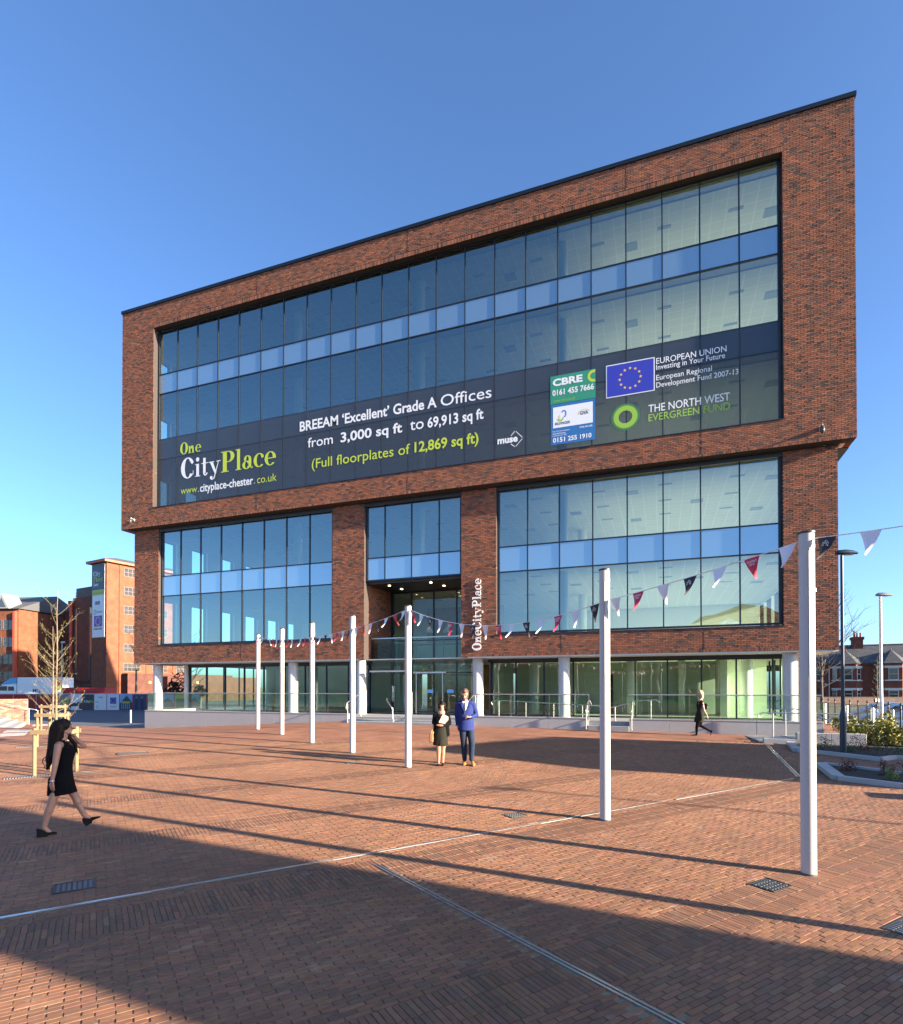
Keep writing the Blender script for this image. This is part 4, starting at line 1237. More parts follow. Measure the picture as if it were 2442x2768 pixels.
def blob(name,mb,mat,parent,vox=.009,smooth=6):
    """fuse the pieces of a MB into one continuous skin"""
    me=mb.mesh(name,mat); ob=bpy.data.objects.new('tmp',me); COL.objects.link(ob)
    rm=ob.modifiers.new('r','REMESH'); rm.mode='VOXEL'; rm.voxel_size=vox
    if smooth: 
        sm=ob.modifiers.new('s','SMOOTH'); sm.iterations=smooth; sm.factor=.5
    dg=bpy.context.evaluated_depsgraph_get(); dg.update()
    m2=bpy.data.meshes.new_from_object(ob.evaluated_get(dg))
    bpy.data.objects.remove(ob); bpy.data.meshes.remove(me)
    m2.name=name; m2.materials.clear(); m2.materials.append(mat)
    m2.polygons.foreach_set('use_smooth',[True]*len(m2.polygons))
    return inst(name,m2,parent)
def loft(mb,rings,n=24,cap=True,e=1.0):
    """rings: (cx,cy,z,hx,hy[,shear])"""
    base=len(mb.v)
    for cx,cy,z,hx,hy in rings:
        for k in range(n):
            a=2*math.pi*k/n; c,s=math.cos(a),math.sin(a)
            mb.v.append((cx+hx*math.copysign(abs(c)**e,c),cy+hy*math.copysign(abs(s)**e,s),z))
    for i in range(len(rings)-1):
        for k in range(n):
            j=(k+1)%n; mb.f.append((base+i*n+k,base+i*n+j,base+i*n+n+j,base+i*n+n+k)); mb.m.append(0)
    if cap:
        mb.f.append(tuple(base+k for k in range(n-1,-1,-1))); mb.m.append(0)
        m=len(rings)-1; mb.f.append(tuple(base+m*n+k for k in range(n))); mb.m.append(0)
def hand(mb,wrist,d,palm_n,L=.17,curl=.3,s=1.):
    """palm and five fingers: wrist point, finger direction, palm normal"""
    w=Vector(wrist); d=Vector(d).normalized(); n=Vector(palm_n); n=(n-d*n.dot(d)).normalized(); x=d.cross(n)
    k=L/.17
    for j in range(4):
        off=(j-1.5)*.017*k
        b=w+d*.075*k+x*off
        capsule(mb,w+x*off*.55+d*.01,b,.015*k,.0125*k,8)
        ln=(.030,.036,.034,.025)[j]*k
        d1=(d*math.cos(curl)+n*math.sin(curl)); d2=(d*math.cos(2*curl)+n*math.sin(2*curl)); d3=(d*math.cos(2.6*curl)+n*math.sin(2.6*curl))
        q=b+d1*ln; capsule(mb,b,q,.0095*k,.0088*k,8); q2=q+d2*ln*.75; capsule(mb,q,q2,.0088*k,.008*k,8); q3=q2+d3*ln*.6; capsule(mb,q2,q3,.008*k,.0068*k,8)
    tb=w+d*.022*k-x*.020*k; td=(d*.75-x*.6+n*.35).normalized()
    q=tb+td*.038*k; capsule(mb,tb,q,.013*k,.0105*k,8); capsule(mb,q,q+(d*.9-x*.2+n*.3).normalized()*.028*k,.010*k,.008*k,8)
def head(mb,c,f,s=1.,tilt=0.):
    """head blob: c centre, f facing (unit, horizontal), tilt up in radians. Height ~ .225*s"""
    c=Vector(c); up0=Vector((0,0,1)); f=Vector(f).normalized()
    F=(f*math.cos(tilt)+up0*math.sin(tilt)); U=(up0*math.cos(tilt)-f*math.sin(tilt)); S=F.cross(U)
    P=lambda a,b,g: c+(F*a+S*b+U*g)*s
    capsule(mb,P(-.022,0,.035),P(.010,0,.040),.083*s,.080*s,18,.88,S)      # cranium
    capsule(mb,P(.028,0,.0),P(.040,0,-.060),.066*s,.042*s,16,.86,S)        # face
    capsule(mb,P(.058,0,-.088),P(.050,0,-.080),.026*s,.030*s,10,1.05,S)    # chin
    capsule(mb,P(.0,.045,-.052),P(.050,.020,-.085),.022*s,.020*s,10); capsule(mb,P(.0,-.045,-.052),P(.050,-.020,-.085),.022*s,.020*s,10)
    capsule(mb,P(.086,0,.012),P(.108,0,-.022),.008*s,.0135*s,8)            # nose
    capsule(mb,P(.088,.016,.024),P(.086,.038,.022),.011*s,.010*s,8); capsule(mb,P(.088,-.016,.024),P(.086,-.038,.022),.011*s,.010*s,8)
    capsule(mb,P(.086,.012,-.050),P(.086,-.012,-.050),.010*s,.010*s,8); capsule(mb,P(.084,.010,-.062),P(.084,-.010,-.062),.010*s,.010*s,8)
    for b in (-1,1): capsule(mb,P(-.004,b*.073,.012),P(-.008,b*.074,-.018),.014*s,.010*s,8,.6,S)
    return P
def face_bits(par,P,s,eyes=True,beard=None,brow=hair_k):
    e=MB(); l=MB()
    for b in (-1,1):
        q=P(.0885,b*.028,.012); e.ball(q,.0085*s,8,6)
        capsule(l,P(.094,b*.014,.031),P(.088,b*.042,.031),.0042*s,.003*s,6)
    e.build('eyes',dark_eye,par,True,True); l.build('eyebrows',brow,par,True,True)
    q=MB(); capsule(q,P(.0955,.014,-.050),P(.0955,-.014,-.050),.005*s,.005*s,8); capsule(q,P(.0935,.012,-.059),P(.0935,-.012,-.059),.006*s,.006*s,8)
    q.build('lips',lip,par,True,True)
def shoe(mb,heel,toe,w=.04,h=.07,wedge=0.,slim=False):
    """shoe from heel to toe on the sole line"""
    heel=Vector(heel); toe=Vector(toe); d=toe-heel; L=d.length; d.normalize()
    up=Vector((0,0,1)); up=(up-d*up.dot(d)).normalized(); x=d.cross(up)
    st=((0,.6,h,.0),(.12,.82,h*1.0,.0),(.35,.85,h*.85,.0),(.6,1.0,h*.62,0),(.82,.92,h*.45,0),(1.0,.35,h*.28,0))
    base=len(mb.v); n=12
    for t,ww,hh,_ in st:
        c=heel+d*(L*t)
        for k in range(n):
            a=2*math.pi*k/n; yy=(math.sin(a)+1)/2*hh
            mb.v.append(tuple(c+x*(math.cos(a)*w*ww)+up*yy))
    for i in range(len(st)-1):
        for k in range(n):
            j=(k+1)%n; mb.f.append((base+i*n+k,base+i*n+j,base+i*n+n+j,base+i*n+n+k)); mb.m.append(0)
    mb.f.append(tuple(base+k for k in range(n-1,-1,-1))); mb.m.append(0); e=base+(len(st)-1)*n
    mb.f.append(tuple(e+k for k in range(n))); mb.m.append(0)

# ---------- woman in a black dress walking to the right (lateral x along picture, y away)
s=1.66/1870
KW=.83
def W(px,py,y=0.): return Vector(((px-350)*s*KW,y,(1990-py)*s))
wx,wy=20.05,-20.43
wzb=Hf(wx,wy)
w1=thing('person','woman in a sleeveless black dress striding right with a hand at her chin','person',(wx,wy,wzb),YAW+R(32))
b=MB()
P1=head(b,W(512,243,0),(1,0,0),.98,R(9))
capsule(b,W(490,470),W(515,330),.052,.050)                          # neck
capsule(b,W(440,520,-.13),W(500,520,.13),.058,.055)                 # shoulders
capsule(b,W(500,560),W(532,830),.088,.08,18,1.2)                  # trunk
capsule(b,W(505,900),W(475,1060),.082,.10,18,1.3)
NA=[(W(425,525,-.165),W(378,820,-.195),.052,.040),(W(378,820,-.195),W(332,1085,-.215),.041,.026)]
for p,q,r0,r1 in NA: capsule(b,p,q,r0,r1)
hand(b,W(330,1095,-.215),(0.02,0,-1),(.5,1,0),.165,.25)
FA=[(W(570,530,.16),W(845,590,.22),.047,.038),(W(845,590,.22),W(690,415,.12),.038,.026)]
for p,q,r0,r1 in FA: capsule(b,p,q,r0,r1)
hand(b,W(688,408,.118),(-.75,-.45,.55),(-.2,-.6,-.6),.15,.55)
for hp,kn,an,y in ((W(450,1130,-.07),W(325,1440,-.09),W(205,1850,-.09),-.09),(W(510,1130,.07),W(690,1385,.09),W(868,1760,.09),.09)):
    capsule(b,hp,kn,.076,.058,16); capsule(b,kn,kn+(an-kn)*.35,.056,.056,14); capsule(b,kn+(an-kn)*.3+Vector((-.01,0,0)),an,.053,.033,14)
capsule(b,W(205,1850,-.09),W(300,1950,-.09),.033,.030); capsule(b,W(868,1760,.09),W(1000,1835,.09),.033,.028)
body=blob('body',b,skin,w1,.0075,5)
face_bits(w1,P1,.98)
d=MB()
loft(d,[((490-350)*s*KW,0,(1990-470)*s,.056,.11),((505-350)*s*KW,0,(1990-530)*s,0.086,0.135),((535-350)*s*KW,0,(1990-610)*s,0.139,0.141),((535-350)*s*KW,0,(1990-700)*s,0.119,0.133),((532-350)*s*KW,0,(1990-850)*s,0.095,0.122),((505-350)*s*KW,0,(1990-960)*s,0.116,0.147),((465-350)*s*KW,0,(1990-1080)*s,0.157,0.173),((475-350)*s*KW,0,(1990-1200)*s,0.172,0.171),((487-350)*s*KW,0,(1990-1300)*s,0.187,0.163),((490-350)*s*KW,0,(1990-1345)*s,0.188,0.162)],28,False,.95)
# uneven hem: back edge dips, slit corner
for i,v in enumerate(d.v):
    if v[2]<(1990-1330)*s: d.v[i]=(v[0],v[1],v[2]+ .035*max(0,(v[0]-.05))/.3 - .018*max(0,-(v[0]-.1)))
dr=d.build('dress',blackc,w1,True,True)
st=MB()
for y in (-.092,.092): st.path([W(545,560,y*1.25),W(505,468,y),W(450,480,y*1.05),W(400,560,y*1.2)],[.036,.032,.032,.036],10)
st.build('shoulder_straps',blackc,w1,True,True)
h=MB()
capsule(h,W(440,225),W(490,200),.118,.103,18,.82)                   # cap of hair
capsule(h,W(395,260),W(350,560),.100,.088,16,.9); capsule(h,W(350,540),W(275,760),.085,.055,14,.9); capsule(h,W(280,760),W(245,905),.050,.022,12)
capsule(h,W(430,300,-.055),W(330,700,-.06),.060,.035,12); capsule(h,W(470,250,-.062),W(478,395,-.055),.034,.026,10)
capsule(h,W(600,420,.06),W(690,520,.09),.030,.030,10); capsule(h,W(690,520,.09),W(735,690,.09),.030,.012,10); capsule(h,W(575,250,.05),W(590,420,.06),.035,.030,10)
hr=blob('hair',h,hair_d,w1,.010,3)
cl=MB(); cl.path([W(250,690),W(170,740),W(160,800),W(205,870)],[.008,.007,.006,.003],6); cl.path([W(250,820),W(190,870),W(240,935),W(290,900)],[.008,.006,.005,.003],6); cl.path([W(720,600,.09),W(700,690,.09),W(735,725,.09),W(748,690,.09)],[.008,.006,.005,.003],6)
cl.build('curls',hair_d,w1,True,True)
MB().box(W(270,245).x,W(305,245).x,-.05,.03,W(0,272).z,W(0,245).z).build('hair_clip',shoe_k,w1,False,True)
sh=MB(); shoe(sh,W(88,1985,-.09),W(410,1970,-.09),.042,.085); sh.build('shoe',shoe_k,w1,True,True)
sh=MB(); sh.extr([W(80,1850,-.125),W(90,1990,-.125),W(250,1990,-.125),W(300,1950,-.125)],(0,.07,0)); sh.build('wedge_heel',shoe_k,w1,False,True)
sh=MB(); shoe(sh,W(850,1890,.09),W(1150,1815,.09),.042,.08); sh.build('shoe',shoe_k,w1,True,True)
sh=MB(); sh.extr([W(825,1830,.055),W(890,1935,.055),W(1000,1890,.055),W(1000,1850,.055)],(0,.07,0)); sh.build('wedge_heel',shoe_k,w1,False,True)
mb=MB(); mb.lathe([(.031,0),(.033,.006),(.031,.012)],(W(335,1085).x,-.215,W(0,1090).z),16); mb.build('bracelet',silver,w1,True,True)

# ---------- man in a blue jacket, walking towards us
s2=1.92/1740
def Mn(px,pz,y=0.): return Vector(((px-720)*s2,y,(1880-pz)*s2))
mx,my=23.72,-12.45
man=thing('person','bearded man in a blue jacket, jeans and tan shoes','person',(mx,my,Hf(mx,my)),YAW,)
b=MB(); PH=head(b,Mn(700,275,-.02),(-.08,-1,0),1.16,R(-10)); capsule(b,Mn(712,440),Mn(704,370,-.01),.062,.062)
hand(b,Mn(815,770,-.235),(-1,-.1,.05),(0,.5,-.8),.185,.8); capsule(b,Mn(850,775,-.22),Mn(815,770,-.235),.032,.030)
capsule(b,Mn(700,420),Mn(715,520),.07,.09)
capsule(b,Mn(700,480),Mn(545,500,.01),.05,.05); capsule(b,Mn(545,500,.01),Mn(520,740,.03),.05,.04); capsule(b,Mn(520,740,.03),Mn(537,950,0),.04,.032); capsule(b,Mn(720,480),Mn(895,500,.01),.05,.05); capsule(b,Mn(895,500,.01),Mn(975,735,0),.05,.04); capsule(b,Mn(975,735,0),Mn(850,775,-.2),.04,.032); hand(b,Mn(540,1000,-.02),(.03,-.1,-1),(1,0,0),.18,.5); capsule(b,Mn(537,950,0),Mn(540,1000,-.02),.032,.030)
blob('body',b,skin2,man,.008,4)
face_bits(man,PH,1.16,brow=hair_r)
q=MB(); capsule(q,PH(.058,.035,-.078),PH(.088,0,-.100),.026,.030,10); capsule(q,PH(.058,-.035,-.078),PH(.088,0,-.100),.026,.030,10); capsule(q,PH(.02,.066,-.03),PH(.055,.045,-.075),.020,.024,8); capsule(q,PH(.02,-.066,-.03),PH(.055,-.045,-.075),.020,.024,8)
blob('beard',q,hair_r,man,.007,2)
q=MB(); capsule(q,PH(-.03,0,.058),PH(.045,0,.088),.095*1.16,.062*1.16,16,.95,(1,0,0)); capsule(q,PH(-.045,0,.0),PH(-.05,0,.05),.080,.09,14); blob('hair',q,hair_r,man,.009,2)
q=MB()
for sg in (-1,1):
    vs,fs=shape_ring(0,0,.027,.019,.004,.004,0,360,14); q.add([PH(.108,sg*.032+a/1.16,.014+c/1.16) for a,c in vs],fs)
    q.path([PH(.106,sg*.06,.016),PH(.0,sg*.082,.018)],.002,5)
q.path([PH(.108,.008,.018),PH(.108,-.008,.018)],.002,5)
q.build('glasses',shoe_k,man,False,True)
# shirt front and tie
q=MB(); loft(q,[(Mn(712,0).x,-.01,Mn(0,720).z,.10,.12),(Mn(712,0).x,-.01,Mn(0,560).z,.12,.125),(Mn(712,0).x,-.01,Mn(0,450).z,.10,.095),(Mn(708,0).x,-.01,Mn(0,400).z,.068,.072)],20); q.build('shirt',shirt,man,True,True)
q=MB(); q.extr([Mn(690,440,-.115),Mn(705,440,-.115),Mn(718,690,-.155),Mn(705,715,-.155),Mn(688,690,-.155)],(0,-.012,0)); q.build('tie',tie_m,man,False,True)
j=MB()
for sg in (-1,1):   # two front halves leave a V for the shirt
    capsule(j,Mn(712+sg*125,480),Mn(712+sg*60,470,.02),.085,.085,14,.8); 
loft(j,[(Mn(733,0).x,0,Mn(0,1090).z,.215,.155),(Mn(730,0).x,0,Mn(0,900).z,.205,.15),(Mn(720,0).x,0,Mn(0,740).z,.195,.142),(Mn(718,0).x,.01,Mn(0,600).z,.222,.14),(Mn(718,0).x,.02,Mn(0,500).z,.225,.11),(Mn(714,0).x,.03,Mn(0,440).z,.15,.075)],26)
capsule(j,Mn(545,500,.01),Mn(520,740,.03),.075,.062); capsule(j,Mn(520,740,.03),Mn(537,960,0),.060,.046)
capsule(j,Mn(895,500,.01),Mn(975,735,.0),.074,.060); capsule(j,Mn(975,735,0),Mn(850,775,-.21),.058,.046)
jk=blob('jacket',j,navyblue,man,.009,4)
q=MB()   # open V of shirt and lapels, set proud of the jacket
q.extr([Mn(650,425,-.128),Mn(780,425,-.128),Mn(716,700,-.170)],(0,-.004,0)); q.build('shirt_front',shirt,man,False,True)
q=MB(); q.extr([Mn(686,440,-.142),Mn(712,440,-.142),Mn(720,690,-.180),Mn(706,712,-.180),Mn(694,690,-.180)],(0,-.006,0)); q.build('tie_front',tie_m,man,False,True)
for sg in (-1,1):
    q=MB(); c=716; q.extr([Mn(c+sg*66,415,-.120),Mn(c+sg*100,455,-.125),Mn(c+sg*82,520,-.150),Mn(c+sg*92,535,-.150),Mn(c+sg*2,715,-.180),Mn(c+sg*-2,700,-.178)],(0,-.006,0)); q.build('lapel',navyblue,man,False,True)
tr=MB()
for hp,kn,an in ((Mn(660,1060,.0),Mn(682,1400,.02),Mn(700,1765,.06)),(Mn(825,1060,.0),Mn(868,1400,-.06),Mn(852,1745,-.08))):
    capsule(tr,hp,kn,.105,.078,16); capsule(tr,kn,an,.080,.058,16)
capsule(tr,Mn(670,1030),Mn(820,1030),.11,.11,16)
blob('jeans',tr,denim,man,.009,4)
for c,y in ((Mn(690,1880,.05),.05),(Mn(875,1885,-.1),-.1)):
    q=MB(); shoe(q,(c.x,c.y+.07,.0),(c.x+ (.0 if y>0 else .03),c.y-.23,.0),.052,.10); q.build('shoe',tan,man,True,True)

# ---------- woman with folder and bag
s3=s2
def Wn(px,pz,y=0.): return Vector(((px-285)*s3,y,(1845-pz)*s3))
lx,ly=23.15,-12.74
lw=thing('person','dark-haired woman in a black jacket and dress beside the bearded man','person',(lx,ly,Hf(lx,ly)),YAW)
b=MB(); PL_=head(b,Wn(318,500,-.02),(-.1,-1,0),.93,R(4)); capsule(b,Wn(310,660),Wn(315,590),.050,.048)
capsule(b,Wn(305,650),Wn(305,760),.10,.11,16,.8)
for x0,x1,x2,y in ((232,240,238,.0),(358,340,335,.03)):
    capsule(b,Wn(x0,1330,y),Wn(x1,1470,y),.080,.060); capsule(b,Wn(x1,1470,y),Wn(x1,1570,y+.01),.058,.056); capsule(b,Wn(x1,1540,y+.012),Wn(x2,1775,y),.055,.035); capsule(b,Wn(x2,1775,y),Wn(x2+4,1825,y-.09),.034,.028)
capsule(b,Wn(305,700),Wn(165,700,.01),.045,.045); capsule(b,Wn(165,700,.01),Wn(130,870,.02),.045,.036); capsule(b,Wn(130,870,.02),Wn(215,925,-.19),.036,.028); capsule(b,Wn(305,700),Wn(445,700,.01),.045,.045); capsule(b,Wn(445,700,.01),Wn(490,890,.02),.045,.036); capsule(b,Wn(490,890,.02),Wn(345,925,-.2),.036,.028); capsule(b,Wn(305,760),Wn(300,1300),.09,.10,14); hand(b,Wn(215,920,-.20),(1,-.1,.15),(0,.6,-.6),.16,.7); hand(b,Wn(340,925,-.215),(-1,-.05,.1),(0,.6,-.6),.16,.7)
blob('body',b,skin,lw,.008,4); face_bits(lw,PL_,.93)
q=MB(); capsule(q,PL_(-.03,0,.055),PL_(.03,0,.078),.098,.070,16,1,(1,0,0)); capsule(q,PL_(-.05,0,-.01),PL_(-.06,0,.04),.085,.09,14); capsule(q,PL_(.01,.078,.03),PL_(-.01,.078,-.05),.026,.026,8); capsule(q,PL_(.01,-.078,.03),PL_(-.01,-.078,-.05),.026,.026,8); blob('hair',q,hair_k,lw,.009,2)
q=MB(); loft(q,[(Wn(288,0).x,0,Wn(0,1385).z,.182,.13),(Wn(288,0).x,0,Wn(0,1200).z,.178,.14),(Wn(290,0).x,0,Wn(0,1050).z,.165,.135),(Wn(298,0).x,0,Wn(0,900).z,.128,.112),(Wn(300,0).x,-.005,Wn(0,770).z,.142,.125),(Wn(300,0).x,0,Wn(0,670).z,.11,.085)],28,False)
for i,v in enumerate(q.v):
    if v[2]<Wn(0,1300).z: q.v[i]=(v[0]+.012*math.sin(i*1.7),v[1]+.012*math.cos(i*1.3),v[2]+.008*math.sin(i*.9))
q.build('dress',olive,lw,True,True)
j=MB()
for sg,x in ((-1,190),(1,420)):
    capsule(j,Wn(305+sg*110,690,.01),Wn(305+sg*105,1000,.0),.075,.085,14,.85); capsule(j,Wn(305+sg*105,1000),Wn(300+sg*125,1130,.0),.088,.085,14,.85)
capsule(j,Wn(300,760,.06),Wn(300,1100,.06),.13,.14,14,.55)
capsule(j,Wn(165,690,.01),Wn(130,870,.02),.064,.054); capsule(j,Wn(130,870,.02),Wn(210,930,-.17),.052,.042)
capsule(j,Wn(445,690,.01),Wn(490,890,.02),.064,.054); capsule(j,Wn(490,890,.02),Wn(360,925,-.185),.052,.042)
blob('jacket',j,blackc,lw,.009,4)
for x in (238,338):
    q=MB(); c=Wn(x,1845,-.02); shoe(q,(c.x,c.y+.06,.02),(c.x,c.y-.17,.0),.036,.06); q.build('shoe',shoe_k,lw,True,True)
fo=thing('document_folder','grey-beige folder held against the woman\'s chest','folder',tuple(Vector((lx,ly,Hf(lx,ly)))+Matrix.Rotation(YAW,3,'Z')@Wn(360,790,-.20)),YAW)
ctr=Wn(360,790,-.20)
q=MB(); q.extr([Wn(345,660,-.175)-ctr,Wn(470,730,-.175)-ctr,Wn(470,800,-.19)-ctr,Wn(385,890,-.2)-ctr,Wn(245,855,-.2)-ctr],(0,-.018,0)); q.build('cover',folder_m,fo,False,True)
q=MB(); q.extr([Wn(470,742,-.172)-ctr,Wn(474,738,-.172)-ctr,Wn(390,892,-.197)-ctr,Wn(384,890,-.197)-ctr],(0,-.024,0)); q.build('spine',folder_m,fo,False,True)
bc_=Wn(78,1200,.0)
bg_=thing('handbag','tan handbag hanging from the dark-haired woman\'s arm','handbag',tuple(Vector((lx,ly,Hf(lx,ly)))+Matrix.Rotation(YAW,3,'Z')@bc_),YAW)
q=MB(); q.bbox(-.05,.05,-.14,.10,-.13,.10,.02); q.build('bag_body',simple('brown_leather',(.26,.12,.05),.5,var=.15),bg_,False,True)
q=MB(); q.path([(.03,-.10,.08),(.055,-.06,.14),(.062,-.01,.06),(.055,-.05,-.05),(.03,-.1,-.02)],.014,8); q.build('yellow_trim',bag_y,bg_,True,True)
q=MB(); q.path([(0,-.10,.10),(.03,-.06,.22),(.05,-.01,.34),(.03,.03,.22),(0,.06,.10)],.008,6); q.build('strap',tan,bg_,True,True)

# ---------- blonde woman walking left
s4=1.66/1185
def Bn(px,pz,y=0.): return Vector(((px-820)*s4*.93,y,(1350-pz)*s4))
bx,by=29.72,-3.35
bw=thing('person','blonde woman in dark clothes walking left past the terrace wall','person',(bx,by,Hf(bx,by)),YAW-R(21))
b=MB(); PB=head(b,Bn(818,255),(-1,0,0),1.0,R(-4)); capsule(b,Bn(845,420),Bn(830,330),.05,.05)
capsule(b,Bn(890,500,-.17),Bn(925,680,-.18),.046,.036); capsule(b,Bn(925,680,-.18),Bn(1000,810,-.18),.036,.025); hand(b,Bn(1002,815,-.18),(.5,0,-1),(-1,.2,0),.16,.35)
capsule(b,Bn(840,480,.17),Bn(800,680,.17),.046,.036); capsule(b,Bn(800,680,.17),Bn(740,800,.17),.036,.026); hand(b,Bn(738,805,.17),(-.4,0,-1),(1,0,0),.16,.35)
capsule(b,Bn(845,440),Bn(840,560),.09,.10,16,1.3)
blob('body',b,skin2,bw,.008,4); face_bits(bw,PB,1.0,brow=hair_b)
q=MB(); capsule(q,Bn(835,225),Bn(858,260),.105,.098,16,.9); capsule(q,Bn(880,300,-.02),Bn(885,360,-.05),.065,.045,12); capsule(q,Bn(885,360,-.06),Bn(825,420,-.11),.036,.03,10); capsule(q,Bn(825,420,-.11),Bn(790,515,-.12),.03,.016,10); blob('hair',q,hair_b,bw,.009,2)
q=MB(); loft(q,[(Bn(800,0).x,0,Bn(0,1000).z,.175,.165),(Bn(805,0).x,0,Bn(0,900).z,.155,.165),(Bn(825,0).x,0,Bn(0,790).z,.135,.155),(Bn(835,0).x,0,Bn(0,680).z,.112,.125),(Bn(832,0).x,0,Bn(0,560).z,.135,.14),(Bn(845,0).x,0,Bn(0,470).z,.12,.165),(Bn(850,0).x,0,Bn(0,420).z,.075,.10)],24)
for sg in (-1,1): capsule(q,Bn(865,455,sg*.14),Bn(890,530,sg*.165),.062,.056)
blob('dress',q,olive,bw,.009,4)
q=MB()
capsule(q,Bn(790,950,-.07),Bn(742,1140,-.07),.085,.056); capsule(q,Bn(742,1140,-.07),Bn(735,1310,-.07),.056,.036)
capsule(q,Bn(850,930,.07),Bn(830,1085,.07),.085,.058); capsule(q,Bn(830,1085,.07),Bn(1105,1235,.07),.056,.034)
blob('tights',q,blackc,bw,.009,3)
q=MB(); shoe(q,Bn(755,1348,-.07),Bn(580,1348,-.07),.042,.06); q.build('shoe',shoe_k,bw,True,True)
q=MB(); shoe(q,Bn(1165,1215,.07),Bn(1105,1345,.07),.042,.06); q.build('shoe',shoe_k,bw,True,True)
bag=thing('backpack','small dark backpack behind the blonde woman\'s shoulder','backpack',tuple(Vector((bx,by,Hf(bx,by)))+Matrix.Rotation(YAW-R(21),3,'Z')@Bn(975,580,-.02)),YAW-R(21))
q=MB(); q.ball((0,0,0),.1,12,9,(.75,1.2,1.15)); q.build('pack',blackc,bag,True,True)
q=MB(); q.ball((.05,-.03,-.03),.05,10,7,(.5,1.2,1)); q.build('pocket',simple('grey_pocket',(.18,.16,.14),.6,var=.1),bag,True,True)
q=MB(); q.path([(-.05,-.09,.09),(-.13,-.12,.13),(-.17,-.1,0.0)],.012,6); q.build('strap',blackc,bag,True,True)
# ================================================================== LEFT SIDE: steps, trees, hoarding, brick offices
# ---- steps and brick end wall at the far left
SB=-BX; W0=np.array([-7.55,-2.45]); DN=-AX          # steps climb along DN, run along SB
t=thing('stone_steps','pale stone steps rising out of the left edge of the picture','steps',(W0[0],W0[1],0))
for k in range(5):
    o=W0+DN*(.05+.42*k); z=.20+.15*k
    for j in range(6):
        a=o+SB*(j*3.0+.0); bq=o+SB*(j*3.0+2.985)
        MB().prism([tuple(a),tuple(a+DN*.418),tuple(bq+DN*.418),tuple(bq)][::-1],-.3,z).build('tread_stone',stone,t)
o=W0+DN*(.05+.42*5)
tag(MB().prism([tuple(o),tuple(o+DN*14),tuple(o+DN*14+SB*18),tuple(o+SB*18)][::-1],-.3,.93).build('upper_square',stone2),kind='structure')
t=thing('brick_end_wall','low red brick wall closing the stone steps at far left','wall',(W0[0],W0[1],0))
wall_b=attr_mat('wall_brick',.85,.2,.4,80)
bw_v=[];bw_c=[]
nrow=20
wn=-SB
def wall_brick_mesh():
    V=[];Cc=[]
    Lw=6.0
    for r_ in range(nrow):
        x=-(r_%2)*.1125
        while x<Lw:
            a=max(x,0)+.005; b_=min(x+.225,Lw)-.005; x+=.225
            if b_-a<.03: continue
            z0=-.02+r_*.075+.005; z1=z0+.065
            c=random.choice([(.27,.11,.07),(.23,.09,.06),(.30,.14,.085),(.32,.19,.13),(.17,.07,.055)])
            g=random.uniform(.85,1.15)
            q=[W0+DN*a-wn*0,W0+DN*b_]
            fr=SB*.012
            for lev,off in ((0,-.02),(1,.0)):
                for pt,zz in ((q[0],z0),(q[1],z0),(q[1],z1),(q[0],z1)):
                    e=pt+SB*off; V.append((e[0],e[1],zz)); Cc.append((c[0]*g,c[1]*g,c[2]*g,1))
    V=np.array(V).reshape(-1,8,3); Cc=np.array(Cc).reshape(-1,8,4)
    return V,Cc
V,Cc=wall_brick_mesh()
kk=len(V)
F=(np.arange(kk)[:,None,None]*8+FQ[None]).reshape(-1,4)
for i in range(0,min(290,kk)):
    np_mesh('brick',V[i]-np.array(t.location),FQ.copy(),wall_b,Cc[i],t)
if kk>290:
    i=np.arange(290,kk); F=(np.arange(kk-290)[:,None,None]*8+FQ[None]).reshape(-1,4)
    o=np_mesh('brick_field',V[290:].reshape(-1,3)-np.array(t.location),F,wall_b,Cc[290:].reshape(-1,4),t); o['kind']='stuff'
mort2=simple('mortar_pale',(.42,.36,.30),.95,var=.1)
q0=W0-SB*.012; q1=W0+DN*6-SB*.012
MB().prism([tuple(q0),tuple(q1),tuple(q1-SB*.3),tuple(q0-SB*.3)],-.3,1.475).build('core',mort2,t)
for k in range(30):
    a=W0+DN*(k*.2); MB().prism([tuple(a+SB*.01),tuple(a+DN*.19+SB*.01),tuple(a+DN*.19-SB*.33),tuple(a-SB*.33)],1.476,1.54).build('coping_brick',simple('coping_brick_red',(.36,.16,.10),.85,var=.2),t)
p=lambda d,o,z:(W0[0]+DN[0]*d+SB[0]*o,W0[1]+DN[1]*d+SB[1]*o,z)
rail('steel handrail sloping down beside the brick end wall',[p(-.5,.35,.72),p(-.55,.35,.82),p(-.4,.35,.90),p(.2,.35,1.03),p(2.1,.35,1.55),p(3.2,.35,1.58),p(5,.35,1.58)],[p(-.1,.35,.03)+(.95,),p(2.3,.35,.9)+(1.55,)])
# pale tactile slabs before the steps
for (a,b_),lab in zip(((( .3,.9),(.5,1.0)),((1.6,2.2),(.5,1.0)),((2.9,3.6),(.5,1.0))),('pale tactile slab at the far end of the stone steps','pale tactile slab in the middle of the stone steps','pale tactile slab nearest us beside the stone steps')): pass
for d0,lab in ((1.0,'pale tactile slab at the far end of the stone steps'),(13.9,'pale tactile slab beside the middle of the stone steps'),(15.6,'pale tactile slab nearest the left edge of the picture')):
    c=W0-DN*.75+SB*d0; z=Hf(*c)
    q=thing('tactile_paving',lab,'paving slab',(c[0],c[1],z),group='tactile slabs by the steps')
    for i in range(3):
        for j in range(2):
            e=c+SB*(i-1)*.42+DN*(j-.5)*.42
            MB().obox(e,SB,DN,.205,.205,Hf(*e)-.05,Hf(*e)+.008).build('slab',stone2,q)
